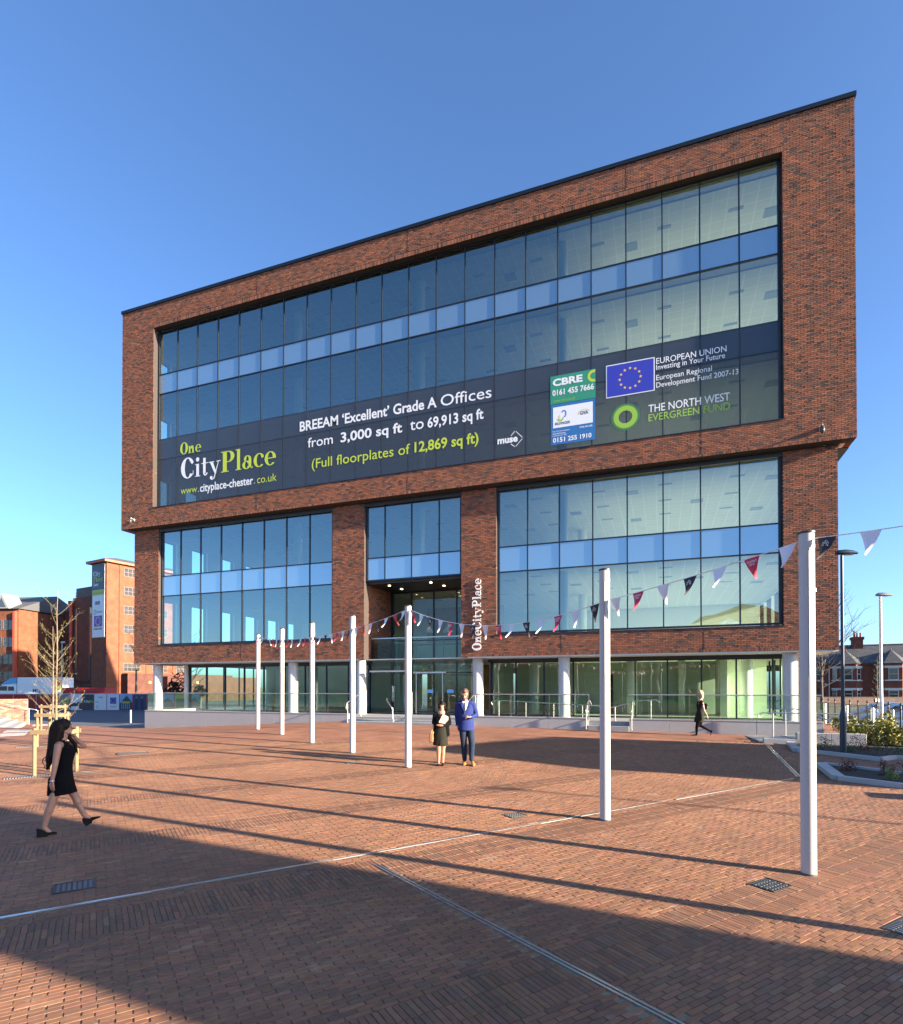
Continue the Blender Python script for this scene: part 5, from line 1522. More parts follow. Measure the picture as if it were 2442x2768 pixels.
# ---- three staked trees
post_w=simple('stake_wood',(.22,.16,.085),.8,var=.2,vscale=9,bump=.2)
bark=simple('young_bark',(.20,.15,.095),.85,var=.25,vscale=14)
leaf_y=simple('spring_leaf',(.17,.17,.04),.7,var=.3,vscale=5)
def bare_tree(name,label,base,height,seed,spread=1.0,leaves=160,trunk_r=.028,nb=26,group=None,leafm=None,barkm=None,twig=True,first=.22,up=.8):
    rd=random.Random(seed)
    t=thing(name,label,'tree',tuple(base),0,group)
    bx_,by_,bz_=base
    tr=MB(); pts=[];rr=[]
    for i in range(9):
        f=i/8; pts.append((bx_+rd.uniform(-.03,.03)*height*.15*f,by_+rd.uniform(-.03,.03)*height*.15*f,bz_-.05+height*f)); rr.append(trunk_r*(1-.85*f)+.003)
    tr.path(pts,rr,8); tr.build('trunk',barkm or bark,t,True)
    cr=MB(); ends=[]
    for k in range(nb):
        f=first+(1-first)*(k/nb)**.9*.9
        i=min(7,int(f*8)); g=f*8-i
        p0=Vector(pts[i]).lerp(Vector(pts[i+1]),g)
        a=k*2.4+rd.uniform(-.5,.5); L=height*.30*spread*(1-f*.62)*rd.uniform(.6,1.15)
        d=Vector((math.cos(a),math.sin(a),up*rd.uniform(.35,1.15))).normalized()
        q=[p0];cur=p0
        for sgm in range(5):
            d=(d+Vector((rd.uniform(-.12,.12),rd.uniform(-.12,.12),.10))).normalized(); cur=cur+d*L/5; q.append(cur)
            if sgm>=1: ends.append((cur,d))
            if twig and sgm in (1,2,3) and rd.random()<.75:
                d2=(d+Vector((rd.uniform(-.8,.8),rd.uniform(-.8,.8),rd.uniform(-.1,.6)))).normalized()
                e=cur+d2*L*rd.uniform(.15,.38); cr.path([cur,cur.lerp(e,.5)+Vector((0,0,.01*L)),e],[trunk_r*.13,trunk_r*.1,trunk_r*.05],4,False); ends.append((e,d2))
                if height>6:
                    for _ in range(3):
                        d3=(d2+Vector((rd.uniform(-.9,.9),rd.uniform(-.9,.9),rd.uniform(-.3,.6)))).normalized(); cr.path([e,e+d3*L*.12],[trunk_r*.05,trunk_r*.03],3,False)
        r0=trunk_r*.36*(1-f*.5)
        cr.path(q,[r0,r0*.85,r0*.7,r0*.55,r0*.4,r0*.22],5,False)
    cr.build('branches',barkm or bark,t,True)
    if leaves:
        lf=MB()
        for k in range(leaves):
            e,d=rd.choice(ends); c=e+Vector((rd.gauss(0,.03),rd.gauss(0,.03),rd.gauss(0,.03)))*height/4.5
            sz=rd.uniform(.007,.017)*max(1,height/5); u=Vector((rd.gauss(0,1),rd.gauss(0,1),rd.gauss(0,1))).normalized(); v=u.orthogonal().normalized()
            lf.quad(c-u*sz,c+v*sz*.6,c+u*sz,c-v*sz*.6)
        lf.build('leaves',leafm or leaf_y,t)
    return t
TREES=[((15.15,-16.9),4.35,'nearest young staked tree, behind the walking woman',3),((9.95,-13.3),3.9,'middle young staked tree of the three',8),((4.75,-9.6),3.7,'farthest young staked tree of the three',15)]
for (c,h_,lab,sd) in TREES:
    z=Hf(*c)
    bare_tree('young_tree',lab,(c[0],c[1],z),h_,sd,1.05,420,.022,21,'young staked trees')
    t=thing('tree_stakes','timber stake frame round the '+lab.split(',')[0].replace('young staked ',''),'tree stakes',(c[0],c[1],z),group='timber stake frames')
    cc=np.array(c)
    for sa in (-1,1):
        for sb in (-1,1):
            q=cc+RT*sa*.30+FW*sb*.28
            MB().lathe([(.04,-.1),(.04,1.05),(.033,1.08)],(q[0],q[1],z),12).build('post',post_w,t,True)
    for sb in (-1,1):
        q=cc+FW*sb*.33; MB().obox(q,RT,FW,.36,.012,z+.94,z+1.04).build('cross_rail',post_w,t)
    for sa in (-1,1):
        q=cc+RT*sa*.35; MB().obox(q,RT,FW,.012,.26,z+.93,z+1.03).build('cross_rail',post_w,t)
    MB().lathe([(.035,z+.8),(.035,z+.88)],(c[0],c[1],0),10).build('tie',black_m,t)
# ---- hoarding: printed boards and plain red boards
HD=58.; pxl=lambda zx:(zx/2.5757-1221)/1560*HD
red=simple('hoarding_red',(.34,.018,.012),.6,var=.15,vscale=1.5)
redpost=simple('post_red',(.45,.03,.03),.5,var=.1)
whiteb=simple('board_white',(.72,.74,.77),.5,var=.05); charcoal=simple('board_charcoal',(.045,.05,.06),.5,var=.1); greyb=simple('board_grey',(.20,.23,.22),.6,var=.1); limeb=simple('board_lime',(.42,.50,.06),.5,var=.08)
skyb=simple('board_sky',(.25,.42,.72),.5,var=.1); brickb=simple('board_brick',(.25,.12,.08),.6,var=.3,vscale=4); suitb=simple('board_navy',(.05,.06,.13),.5,var=.3,vscale=2)
hz0,hz1=-.06,1.57
def board_local(t,x0,x1,z0,z1,mat,name,y=0.):
    return MB().box(x0,x1,y-.006,y,z0,z1).build(name,mat,t,False,True)
edges=[415,490,575,655,745,833,925,1020,1112,1215,1305,1395]
kinds=['grey_ad','photo','city','white_logos','eu','render','people','map','render2','lime','render2']
names={'grey_ad':'grey hoarding board with yellow text lines','photo':'white hoarding board with a dark landscape photograph','city':'charcoal hoarding board lettered City Place','white_logos':'white hoarding board with small logos and a green ring','eu':'white hoarding board with a blue starred flag','render':'hoarding board picturing a glass building under blue sky','people':'dark hoarding board picturing people in suits','map':'pale grey hoarding board behind the balustrade glass','render2':'hoarding board picturing a brick building','lime':'lime green hoarding board'}
seen=set()
for e0,e1,kd in zip(edges[:-1],edges[1:],kinds):
    x0,x1=pxl(e0),pxl(e1); c=at((x0+x1)/2,HD,hz0); w=(x1-x0)
    lab=names[kd] if kd not in seen else 'last hoarding board on the right, picturing a brick building'
    seen.add(kd)
    t=thing('hoarding_board',lab,'hoarding',tuple(c),YAW,'printed hoarding boards')
    base={'grey_ad':greyb,'photo':whiteb,'city':charcoal,'white_logos':whiteb,'eu':whiteb,'render':skyb,'people':suitb,'map':greyb,'render2':skyb,'lime':limeb}[kd]
    hw=w/2-.03; Hh=hz1-hz0
    MB().box(-hw,hw,0,.03,.05,Hh).build('board',base,t,False,True)
    MB().box(hw+.002,hw+.06,-.02,.03,0,Hh+.03).build('post',redpost,t,False,True)
    if kd=='grey_ad':
        for z in (.3,.52,.75,.98): board_local(t,-hw*.7,hw*.7*(1 if z!=.52 else .6),z,z+.09,limeb,'text_line')
    if kd=='photo':
        q=MB(); q.extr([(-hw,-.004,.2),(hw,-.004,.12),(hw,-.004,.75),(.3*hw,-.004,.9),(0,-.004,.7),(-hw*.6,-.004,.85),(-hw,-.004,.6)],(0,-.002,0)); q.build('print',charcoal,t,False,True)
        board_local(t,-hw*.9,hw*.5,.14,.42,whiteb,'print',-.01)
    if kd in('city',):
        q=MB(); didone(q,'City',(-hw*.8,-.006,.80),(1,0,0),(0,0,1),.25,(0,-.0001,0)); q.build('lettering',pw,t,False,True)
        q=MB(); didone(q,'Place',(-hw*.8+.52,-.006,.80),(1,0,0),(0,0,1),.22,(0,-.0001,0)); q.build('lettering',lime,t,False,True)
    if kd=='white_logos':
        q=MB(); vs,fs=rg(-hw*.5,.36,.11,.15,.03,.03); q.add([(a,-.006,b) for a,b in vs],fs); q.build('logo',g1,t,False,True)
        board_local(t,-hw*.6,-hw*.4,.8,.9,g1,'logo'); q=MB(); put_text(q,text2d('muse',.03),(-hw*.3,-.006,1.28),(1,0,0),(0,0,1),.4); q.build('lettering',charcoal,t,False,True)
    if kd=='eu':
        board_local(t,-hw*.5,hw*.5,.68,1.3,eub,'flag')
        q=MB()
        for k in range(12):
            vs,fs=ds(.2*math.cos(k*math.pi/6),.99+.2*math.sin(k*math.pi/6),.03,6); q.add([(a,-.009,b) for a,b in vs],fs)
        q.build('stars',yel,t,False,True); board_local(t,-hw*.6,hw*.6,.42,.46,greyb,'text_line'); board_local(t,-hw*.5,hw*.5,.3,.33,greyb,'text_line')
    if kd in('render','render2'):
        q=MB(); q.extr([(-hw,-.005,.06),(hw,-.005,.06),(hw,-.005,.75),(0.1*hw,-.005,1.5 if kd=='render' else 1.3),(-hw,-.005,.7)],(0,-.002,0)); q.build('print',charcoal if kd=='render' else brickb,t,False,True)
        for k in range(5):
            for j in range(4): board_local(t,-hw*.75+k*.3*hw,-hw*.75+k*.3*hw+.09,.2+j*.2,.2+j*.2+.12,skyb if kd=='render' else greyb,'print',-.009)
        if kd=='render': board_local(t,-hw*.6,hw*.65,.75,.92,limeb,'print',-.016)
    if kd=='people':
        for xx in (-.3,.25):
            board_local(t,xx-.15,xx+.15,.1,1.15,simple('print_suit',(.02,.03,.09),.5,var=.2),'print'); q=MB(); vs,fs=ds(xx,1.3,.1,10); q.add([(a,-.007,b) for a,b in vs],fs); q.build('print',simple('print_face',(.3,.2,.15),.5,var=.1),t,False,True)
    if kd=='lime': board_local(t,-hw*.75,hw*.75,.3,1.2,simple('print_field',(.14,.19,.08),.6,var=.3,vscale=4),'print')
rx0=-54.
rl=['left','second','third','fourth','fifth','sixth','seventh']
re_=[-330,-225,-120,-10,95,200,255,415]
for k,(e0,e1) in enumerate(zip(re_[:-1],re_[1:])):
    x0,x1=pxl(e0),pxl(e1); c=at((x0+x1)/2,HD,hz0)
    t=thing('hoarding_board','plain red hoarding board at the left side of the site' if k<6 else 'plain red hoarding board next to the grey advert board','hoarding',tuple(c),YAW,'plain red hoarding boards')
    hw=(x1-x0)/2-.02; nn=max(3,int(hw*2/.2))
    q=MB()
    for i in range(nn):
        a=-hw+2*hw*i/nn; q.box(a,a+2*hw/nn-.012,0,.03,.05,hz1-hz0)
    q.build('red_sheet',red,t,False,True); MB().box(-hw,hw,.031,.06,.05,hz1-hz0-.02).build('backing',red,t,False,True)
    MB().box(hw-.02,hw+.018,-.02,.05,0,hz1-hz0).build('post',galv,t,False,True)
# white sheet fence behind
FD=66.; pxf=lambda zx:(zx/2.5757-1221)/1560*FD
wsheet=simple('white_sheet',(.55,.57,.58),.45,.2,var=.08)
t=thing('sheet_fence','white corrugated sheet fence behind the red hoarding','fence',tuple(at(pxf(500),FD,-.1)),YAW)
wpan=MB()
for i in range(8): wpan.box(i*.24,i*.24+.12,0,.03,0,1.66); wpan.box(i*.24+.12,i*.24+.24,.03,.06,0,1.66)
me=wpan.mesh('sheet',wsheet)
k0=pxf(-250)-pxf(500); k1=pxf(1420)-pxf(500)
for i in range(int((k1-k0)/1.94)): inst('sheet',me,t,(k0+i*1.94,0,0))
# red container, lorry, bollard
c=at((pxf(430)+pxf(728))/2*1.06,70,-.1)
t=thing('red_container','red steel site container behind the hoarding','container',tuple(c),YAW)
hw=(pxf(728)-pxf(430))/2*1.06
MB().box(-hw,hw,0,2.4,0,2.35).build('body',simple('container_red',(.48,.03,.03),.5,var=.12),t,False,True)
for i in range(9): MB().box(-hw+.1+i*(2*hw-.2)/9,-hw+.22+i*(2*hw-.2)/9,-.04,-.002,.1,2.25).build('rib',simple('container_rib',(.42,.025,.025),.5,var=.1),t,False,True)
def tl(zx,zy,dep): return ((zx/2.5757-1221)/1560*dep, CAM.z+(1860-(1480+zy/2.5757))/1560*dep)
LD=76.
lx0,lz1=tl(118,905,LD); lx1,_=tl(432,905,LD); cx0,_=tl(-18,940,LD); _,cz=tl(0,908,LD)
c=at(lx0,LD,-.1)
t=thing('lorry','white box lorry with a blue cab roof behind the hoarding','lorry',tuple(c),YAW)
bt=lz1+.1
whitep=simple('lorry_white',(.78,.79,.80),.4,var=.03); bluep=simple('lorry_blue',(.10,.36,.62),.35,var=.1); darkgl=simple('dark_window',(.02,.028,.035),.1,var=0,spec=.8)
MB().bbox(0,lx1-lx0,0,2.4,1.0,bt,.05).build('box_body',whitep,t,False,True)
q=MB(); cw=lx0-cx0; q.extr([(-cw,0,.5),(-.1,0,.5),(-.1,0,bt-.1),(-cw*.35,0,bt-.15),(-cw*.8,0,bt-1.1),(-cw,0,bt-1.3)],(0,2.3,0)); q.build('cab',whitep,t,False,True)
q=MB(); q.extr([(-.08,-.02,bt-.05),(-cw*.34,-.02,bt-.12),(-cw*.86,-.02,bt-1.02),(-.08,-.02,bt-.8)],(0,2.34,0)); q.build('roof_fairing',bluep,t,False,True)
q=MB(); q.extr([(-cw*.98,-.01,bt-1.35),(-cw*.8,-.01,bt-1.15),(-cw*.5,-.01,bt-1.15),(-cw*.5,-.01,bt-1.75),(-cw,-.01,bt-1.75)],(0,.005,0)); q.build('windscreen',darkgl,t,False,True)
MB().box(-cw*.45,-cw*.15,-.015,-.002,bt-1.75,bt-1.2).build('side_window',darkgl,t,False,True)
q=MB(); put_text(q,text2d('MG',.02),(2.1,-.01,bt-2.0),(1,0,0),(0,0,1),1.0); q.build('lettering',charcoal,t,False,True)
q=MB()
for col,xx,zz,r_ in ((0,5.6,.9,.5),(1,6.3,1.3,.4),(2,6.6,.7,.45),(1,5.2,1.5,.3)):
    vs,fs=ds(min(xx,lx1-lx0-.5),bt-zz,r_,14); q.add([(a,-.006-.003*col,b) for a,b in vs],fs,col)
q.build('livery',[bluep,limeb,simple('livery_red',(.5,.08,.06),.5,var=0)],t,False,True)
for xx in (-cw*.6,2.,6.,7.2):
    MB().tube((xx,-.02,.5),(xx,.3,.5),.48,n=18).build('wheel',black_m,t,True,True)
bp=(-1.6,-.4); t=thing('bollard','grey steel bollard left of the terrace end','bollard',(bp[0],bp[1],0.0),group='steel bollards')
MB().lathe([(.055,-.06),(.055,.83),(.045,.87)],(0,0,0),16).build('post',galv,t,True,True); MB().lathe([(.06,.70),(.06,.74)],(0,0,0),16).build('band',steel,t,True,True)
# ---- brick offices in the background
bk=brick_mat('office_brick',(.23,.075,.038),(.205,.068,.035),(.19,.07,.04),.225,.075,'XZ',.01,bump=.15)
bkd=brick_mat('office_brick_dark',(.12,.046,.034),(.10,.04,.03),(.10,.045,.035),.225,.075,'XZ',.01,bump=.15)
bkm=brick_mat('office_brick_brown',(.15,.055,.034),(.13,.05,.032),(.13,.055,.04),.225,.075,'XZ',.01,bump=.15)
winf=simple('bronze_frame',(.20,.13,.10),.5,var=.1); wing=simple('office_glass',(.05,.06,.065),.06,var=.0,spec=1.0); roofm=simple('grey_roof',(.085,.085,.09),.7,var=.1); orangem=simple('orange_trim',(.50,.13,.06),.6,var=.1)
def win_mesh(w,h,nx,nz):
    f=MB(); b=.07
    f.box(-w/2,w/2,-.03,.05,0,b); f.box(-w/2,w/2,-.03,.05,h-b,h); f.box(-w/2,-w/2+b,-.03,.05,b,h-b); f.box(w/2-b,w/2,-.03,.05,b,h-b)
    for i in range(1,nx): x=-w/2+w*i/nx; f.box(x-b*.4,x+b*.4,-.02,.05,b,h-b)
    for i in range(1,nz): z=h*i/nz; f.box(-w/2+b,w/2-b,-.018,.048,z-b*.4,z+b*.4)
    return f.mesh('window',winf), MB().quad((-w/2,.02,0),(w/2,.02,0),(w/2,.02,h),(-w/2,.02,h)).mesh('window_pane',wing)
def put_win(t,pos,ang,ms,name='window'):
    o=inst(name,ms[0],t,pos,(0,0,ang)); inst('pane',ms[1],o); return o
# local frame of the complex: origin at tower corner; u along the banner face (to the left), v along the lit face (to the right, away)
TC=at(-.599*88,88,-.1)
def rot2(a): return np.array([RT[0]*math.cos(a)+FW[0]*math.sin(a),RT[1]*math.cos(a)+FW[1]*math.sin(a)])
du=rot2(R(150)); dv=rot2(R(60))
angu=math.atan2(-du[1],-du[0]); angv=math.atan2(dv[1],dv[0])
T=thing('brick_office_tower','orange brick office tower carrying a tall printed sign','building',tuple(TC))
def pt(u,v,z): return (du[0]*u+dv[0]*v, du[1]*u+dv[1]*v, z)
def block(t,u0,u1,v0,v1,z0,z1,mat,name):
    q=MB(); P=[pt(u0,v0,0),pt(u1,v0,0),pt(u1,v1,0),pt(u0,v1,0)]
    q.prism([(a,b) for a,b,_ in P][::-1],z0,z1); return q.build(name,mat,t,False,True)
TH=21.6
block(T,0,4.1,0,14,0,TH,bk,'tower_wall')
block(T,-.6,4.7,-.6,14.6,TH+.001,TH+.35,orangem,'eaves')
q=MB(); P=[pt(-.7,-.7,TH+.36),pt(4.8,-.7,TH+.36),pt(4.8,14.7,TH+.36),pt(-.7,14.7,TH+.36)]; A_=pt(2,2.5,TH+1.3); B_=pt(2,12,TH+1.3)
q.add(P+[A_,B_],[(0,1,4),(1,2,5,4),(2,3,5),(3,0,4,5)]); q.build('roof',roofm,T,False,True)
wm=win_mesh(2.7,1.35,4,2)
for k in range(6):
    for vv in (4.0,8.7,13.0):
        p_=pt(-.02,vv,TH-1.75-2.99*k); put_win(T,p_,angv,wm)
block(T,-.12,.0,1.9,2.1,0,TH,bk,'pilaster'); block(T,-.12,0,6.3,6.5,0,TH,bk,'pilaster'); block(T,-.12,0,11,11.2,0,TH,bk,'pilaster')
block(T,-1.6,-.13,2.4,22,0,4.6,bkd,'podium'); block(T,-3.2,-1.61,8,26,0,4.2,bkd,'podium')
for vv,uu in ((6.0,-1.62),(13.5,-3.22)):
    o=MB(); o.ball(pt(uu-.08,vv,3.2),.16,10,8); o.build('wall_lamp',simple('wall_lamp_on',(1,.6,.1),.4,var=0,emit=(1,.55,.08),estr=5),T,True,True)
# sign
sg=MB(); 
def sgp(u,z,o=0.): 
    p_=pt(u,-.06-o,z); return Vector(p_)
def srect(u0,u1,z0,z1,mat,name,o=0.): return MB().add([sgp(u1,z0,o),sgp(u0,z0,o),sgp(u0,z1,o),sgp(u1,z1,o)],[(0,1,2,3)]).build(name,mat,sign,False,True)
sign=thing('tall_sign','tall City Place sign with flag on the brick tower','sign',tuple(TC))
def sz(zy): return CAM.z+(1860-(1480+zy/2.5757))/1560*88.5+.1
s_u0,s_u1=.45,3.75
zt_,zb_=sz(112),sz(622)
P_=[sgp(s_u1+.05,zb_-.05,-.02),sgp(s_u0-.05,zb_-.05,-.02),sgp(s_u0-.05,zt_+.05,-.02),sgp(s_u1+.05,zt_+.05,-.02)]
nrm=Vector((-(dv[0]),-(dv[1]),0))*.03
MB().extr(P_,nrm).build('sign_frame',whiteb,sign,False,True)
srect(s_u0,s_u1,sz(290),zt_,simple('sign_slate',(.035,.07,.10),.5,var=.05),'sign_panel',.03)
srect(s_u0,s_u1,sz(328),sz(291),limeb,'sign_panel',.03); srect(s_u0,s_u1,zb_,sz(329),whiteb,'sign_panel',.03)
ux_=Vector((-du[0],-du[1],0))
def stext(sx,z,s0,mat,w,h,fn=None,o=.05):
    q=MB(); org=sgp(s_u1-sx,z,o)
    if fn=='d': 
        tw=didone(MB(),s0,(0,0,0),(1,0,0),(0,1,0),1,(0,0,0)); didone(q,s0,org,ux_,(0,0,1),w/tw,nrm.normalized()*.0001)
    else: put_text(q,text2d(s0,.02),org,ux_,(0,0,1),w,h)
    q.build('sign_lettering',mat,sign,False,True)
stext(.3,sz(192),'City',pw,1.9,None,'d'); stext(.3,sz(232),'Place',lime,2.6,None,'d'); stext(.3,sz(262),'Chester',pw,1.4,.5)
stext(.8,sz(394),'muse',charcoal,1.3,.55); stext(1.1,sz(452),'THE NORTH WEST',g1,1.7,.25); stext(.5,sz(570),'EUROPEAN UNION',charcoal,2.3,.28); stext(.2,sz(316),'www.cityplace-chester.co.uk',simple('print_olive',(.2,.25,.03),.5,var=0),2.9,.22)
srect(s_u1-2.75,s_u1-.5,0,0,eub,'x') if False else None
srect(s_u1-2.75,s_u1-.55,sz(548),sz(472),eub,'sign_flag',.04)
q=MB()
for k in range(12):
    p_=sgp(s_u1-1.65-.62*math.cos(k*math.pi/6),(sz(548)+sz(472))/2+.62*math.sin(k*math.pi/6),.05); vs,fs=ds(0,0,.12,6); q.add([p_+ux_*a+Vector((0,0,b)) for a,b in vs],fs)
q.build('sign_stars',yel,sign,False,True)
q=MB(); vs,fs=rg(0,0,.3,.38,.09,.09); cP=sgp(s_u1-.75,sz(445),.05); q.add([cP+ux_*a+Vector((0,0,b)) for a,b in vs],fs); q.build('sign_logo',g1,sign,False,True)
# central block with louvred plant screen
Cb=thing('brick_stair_block','brown brick block with dark slit windows left of the tower','building',tuple(TC))
block(Cb,4.12,12.0,1.2,12,0,17.1,bkm,'block_wall'); 
louv=simple('louvre',(.10,.07,.06),.6,var=.1)
for k in range(7): block(Cb,4.3,11.8,1.5+.02*k,12,17.12+k*.24,17.3+k*.24,louv,'louvre')
for u_ in (5.6,10.6):
    block(Cb,u_,u_+1.1,1.14,1.19,3.8,15.2,wing,'slit_window'); block(Cb,u_-.14,u_-.01,1.1,1.19,3.7,15.3,winf,'slit_frame'); block(Cb,u_+1.11,u_+1.24,1.1,1.19,3.7,15.3,winf,'slit_frame')
block(Cb,4.12,12.0,1.02,1.18,3.3,3.6,bkd,'string_course')
block(Cb,6.5,9.2,1.05,1.19,.0,2.6,wing,'entrance')
q=MB(); a_=pt(11.9,.95,0); q.tube((a_[0],a_[1],1),(a_[0],a_[1],15.6),.28,n=14); q.lathe([(.28,15.6),(.5,16.2),(.5,16.6)],(a_[0],a_[1],0),14); q.build('red_downpipe',simple('pipe_red',(.55,.07,.03),.45,var=.1),Cb,True,True)
Cw=thing('brick_side_wing','shaded brick wing with arched upper windows behind the lorry','building',tuple(TC))
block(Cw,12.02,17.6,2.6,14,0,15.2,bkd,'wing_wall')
wm2=win_mesh(1.5,1.7,2,2)
for k in range(4):
    for u_ in (13.4,16.2):
        p_=pt(u_,2.57,11.8-3.05*k); put_win(Cw,p_,angu,wm2)
        if k==0:
            q=MB(); cP=Vector(pt(u_,2.5,13.5)); vs,fs=rg(0,0,.9,.45,.18,.14,0,180,12); q.add([cP+ux_*a+Vector((0,0,b)) for a,b in vs],fs); q.build('arch',bk,Cw,False,True)
block(Cw,12.4,17.2,2.5,2.58,15.21,15.5,bkd,'parapet')
for u_ in (12.3,14.75,17.4): block(Cw,u_,u_+.25,2.42,2.58,0,15.2,bkd,'pier')
Dl=thing('banded_office','orange brick office with bands of windows and grey roof at far left','building',tuple(at(-70.2,92,-.1)))
r1=rot2(R(172)); r2=rot2(R(82))
def blk2(t,a0,a1,b0,b1,z0,z1,mat,name):
    P=[(r1[0]*a+r2[0]*b,r1[1]*a+r2[1]*b) for a,b in ((a0,b0),(a1,b0),(a1,b1),(a0,b1))]
    return MB().prism(P[::-1],z0,z1).build(name,mat,t,False,True)
blk2(Dl,-1.2,16,0,14,0,14.9,bk,'office_wall')
wm3=win_mesh(1.9,1.6,2,2); a3=math.atan2(-r1[1],-r1[0])
for k in range(5):
    for i in range(7):
        u_=.6+i*2.1; p_=(r1[0]*u_-r2[0]*.03,r1[1]*u_-r2[1]*.03,11.6-2.75*k); put_win(Dl,p_,a3,wm3)
blk2(Dl,-1.0,-.6,-.5,-.01,0,14.5,simple('pipe_red2',(.45,.08,.04),.5,var=.1),'red_pilaster')
q=MB(); P=[(r1[0]*a+r2[0]*b,r1[1]*a+r2[1]*b,z) for a,b,z in ((-1.6,-.4,14.92),(16,-.4,14.92),(16,7,18),(-1.6,7,18),(-1.6,14,14.92),(16,14,14.92))]
q.add(P,[(0,1,2,3),(3,2,5,4),(0,3,4)]); q.build('roof',roofm,Dl,False,True)
for i in range(3):
    u_=1.5+i*4.5; q=MB(); P=[(r1[0]*(u_+a)-r2[0]*.4,r1[1]*(u_+a)-r2[1]*.4,z) for a,z in ((-1.3,15),(1.3,15),(0,17.4))]
    q.extr(P,(r2[0]*3,r2[1]*3,0)); q.build('dormer',simple('dormer_grey',(.30,.30,.29),.6,var=.1),Dl,False,True)
    q=MB(); P=[(r1[0]*(u_+a)-r2[0]*.43,r1[1]*(u_+a)-r2[1]*.43,z) for a,z in ((-.8,15.2),(.8,15.2),(0,16.7))]; q.add(P,[(0,1,2)]); q.build('dormer_glass',wing,Dl,False,True)
# trees in front of the offices
bare_tree('bare_tree','bare tree in front of the orange tower',tuple(at((948/2.5757-1221)/1560*74,74,-.1)),10.5,21,1.0,0,.16,22,'leafless trees',first=.42,up=1.3)
bare_tree('budding_tree','yellow-budding tree beyond the left end of the office',tuple(at((1320/2.5757-1221)/1560*56,56,-.1)),8.2,33,1.25,2600,.13,34,'leafless trees',leafm=simple('bud_leaf',(.34,.26,.06),.7,var=.3),first=.2)
bare_tree('bare_tree','bare brownish tree at the far left edge',tuple(at((-10/2.5757-1221)/1560*80,80,-.1)),9.5,44,1.2,500,.14,30,'leafless trees',first=.15)
sdk=simple('dark_evergreen',(.018,.03,.014),.85,var=.4,vscale=2)
def bush(name,label,c,rad,n,mat,leaf=.05,seed=1,group=None,flat=.8,parent=None):
    rd=random.Random(seed); q=MB()
    cl=[(Vector((rd.gauss(0,.42)*rad[0],rd.gauss(0,.42)*rad[1],abs(rd.gauss(.35,.3))*rad[2])),rd.uniform(.25,.5)) for _ in range(9)]
    for i in range(n):
        cc,rr=rd.choice(cl); d=Vector((rd.gauss(0,1),rd.gauss(0,1),rd.gauss(0,1))).normalized()
        p_=cc+Vector((d.x*rad[0],d.y*rad[1],d.z*rad[2]))*rr*rd.uniform(.75,1.05); p_.z=max(.01,p_.z)
        sz_=leaf*rd.uniform(.6,1.3); u=(d+Vector((rd.gauss(0,.6),rd.gauss(0,.6),rd.gauss(0,.6)))).normalized(); v=u.orthogonal().normalized(); w=u.cross(v)
        q.quad(p_-v*sz_,p_-w*sz_*.55,p_+v*sz_,p_+w*sz_*.55)
    st=MB()
    for cc,rr in cl[:6]: st.path([(0,0,-.05),tuple(cc*.5),tuple(cc)],[.012*max(rad),.008*max(rad),.004*max(rad)],5,False)
    t=thing(name,label,'shrub',tuple(c),0,group)
    q.build('leaves',mat,t,False,True); st.build('stems',bark,t,False,True)
    return t
bush('evergreen_bush','dark evergreen bush beyond the left end of the office',at((1240/2.5757-1221)/1560*60,60,-.1),(2.4,1.6,2.4),1600,sdk,.16,5)
lp=at((430/2.5757-1221)/1560*62,62,-.1); t=thing('lamp_column','slim grey lamp column beside the lorry','street lamp',tuple(lp))
MB().tube((0,0,0),(0,0,7.2),.06,.04,10).build('column',galv,t,True,True); MB().box(-.1,.35,-.08,.08,7.15,7.3).build('lamp_head',galv,t,False,True)
# ================================================================== RIGHT SIDE
dkblue=simple('lamp_paint',(.018,.032,.05),.4,.2,var=.1)
def lamp(name,label,x,y,h,paint,head_dir,base=True,r=.05):
    z=Hf(x,y); t=thing(name,label,'street lamp',(x,y,z),group='street lamps')
    if base:
        MB().lathe([(.085,-.05),(.085,1.05),(.078,1.12),(.052,1.28)],(0,0,0),16).build('base_column',paint,t,True,True)
        MB().lathe([(r,1.2),(r*.8,h)],(0,0,0),14).build('column',paint,t,True,True)
    else: MB().lathe([(r*1.2,-.05),(r*1.2,1.2),(r,1.25),(r*.75,h)],(0,0,0),14).build('column',paint,t,True,True)
    hd=Vector((head_dir[0],head_dir[1],0)).normalized(); sd=Vector((-hd.y,hd.x,0))
    q=MB(); st=((-.16,.06,.06),(-.08,.11,.10),(.1,.13,.11),(.3,.11,.08),(.44,.05,.03))
    n=12
    for d,w,hh in st:
        for k in range(n):
            a=2*math.pi*k/n; p_=hd*d+sd*(w*math.cos(a))+Vector((0,0,h+.05+ (hh*math.sin(a) if math.sin(a)>0 else .035*math.sin(a))+.03*d))
            q.v.append(tuple(p_))
    for i in range(len(st)-1):
        for k in range(n):
            j=(k+1)%n; q.f.append((i*n+k,i*n+j,i*n+n+j,i*n+n+k)); q.m.append(0)
    q.f.append(tuple(range(n-1,-1,-1))); q.m.append(0); q.f.append(tuple((len(st)-1)*n+k for k in range(n))); q.m.append(0)
    q.build('lamp_head',paint if base else simple('lamp_grey',(.16,.17,.16),.4,.3,var=.1),t,True,True)
    q=MB(); c=hd*.15; q.add([tuple(c+hd*a+sd*b+Vector((0,0,h+.005))) for a,b in ((-.13,-.07),(.16,-.06),(.16,.06),(-.13,.07))],[(3,2,1,0)]); q.build('lens',simple('lamp_glass',(.6,.58,.5),.15,var=0),t,False,True)
    return t
lamp('street_lamp','dark blue street lamp standing in the planting on the right',33.24,-7.22,5.66,dkblue,RT)
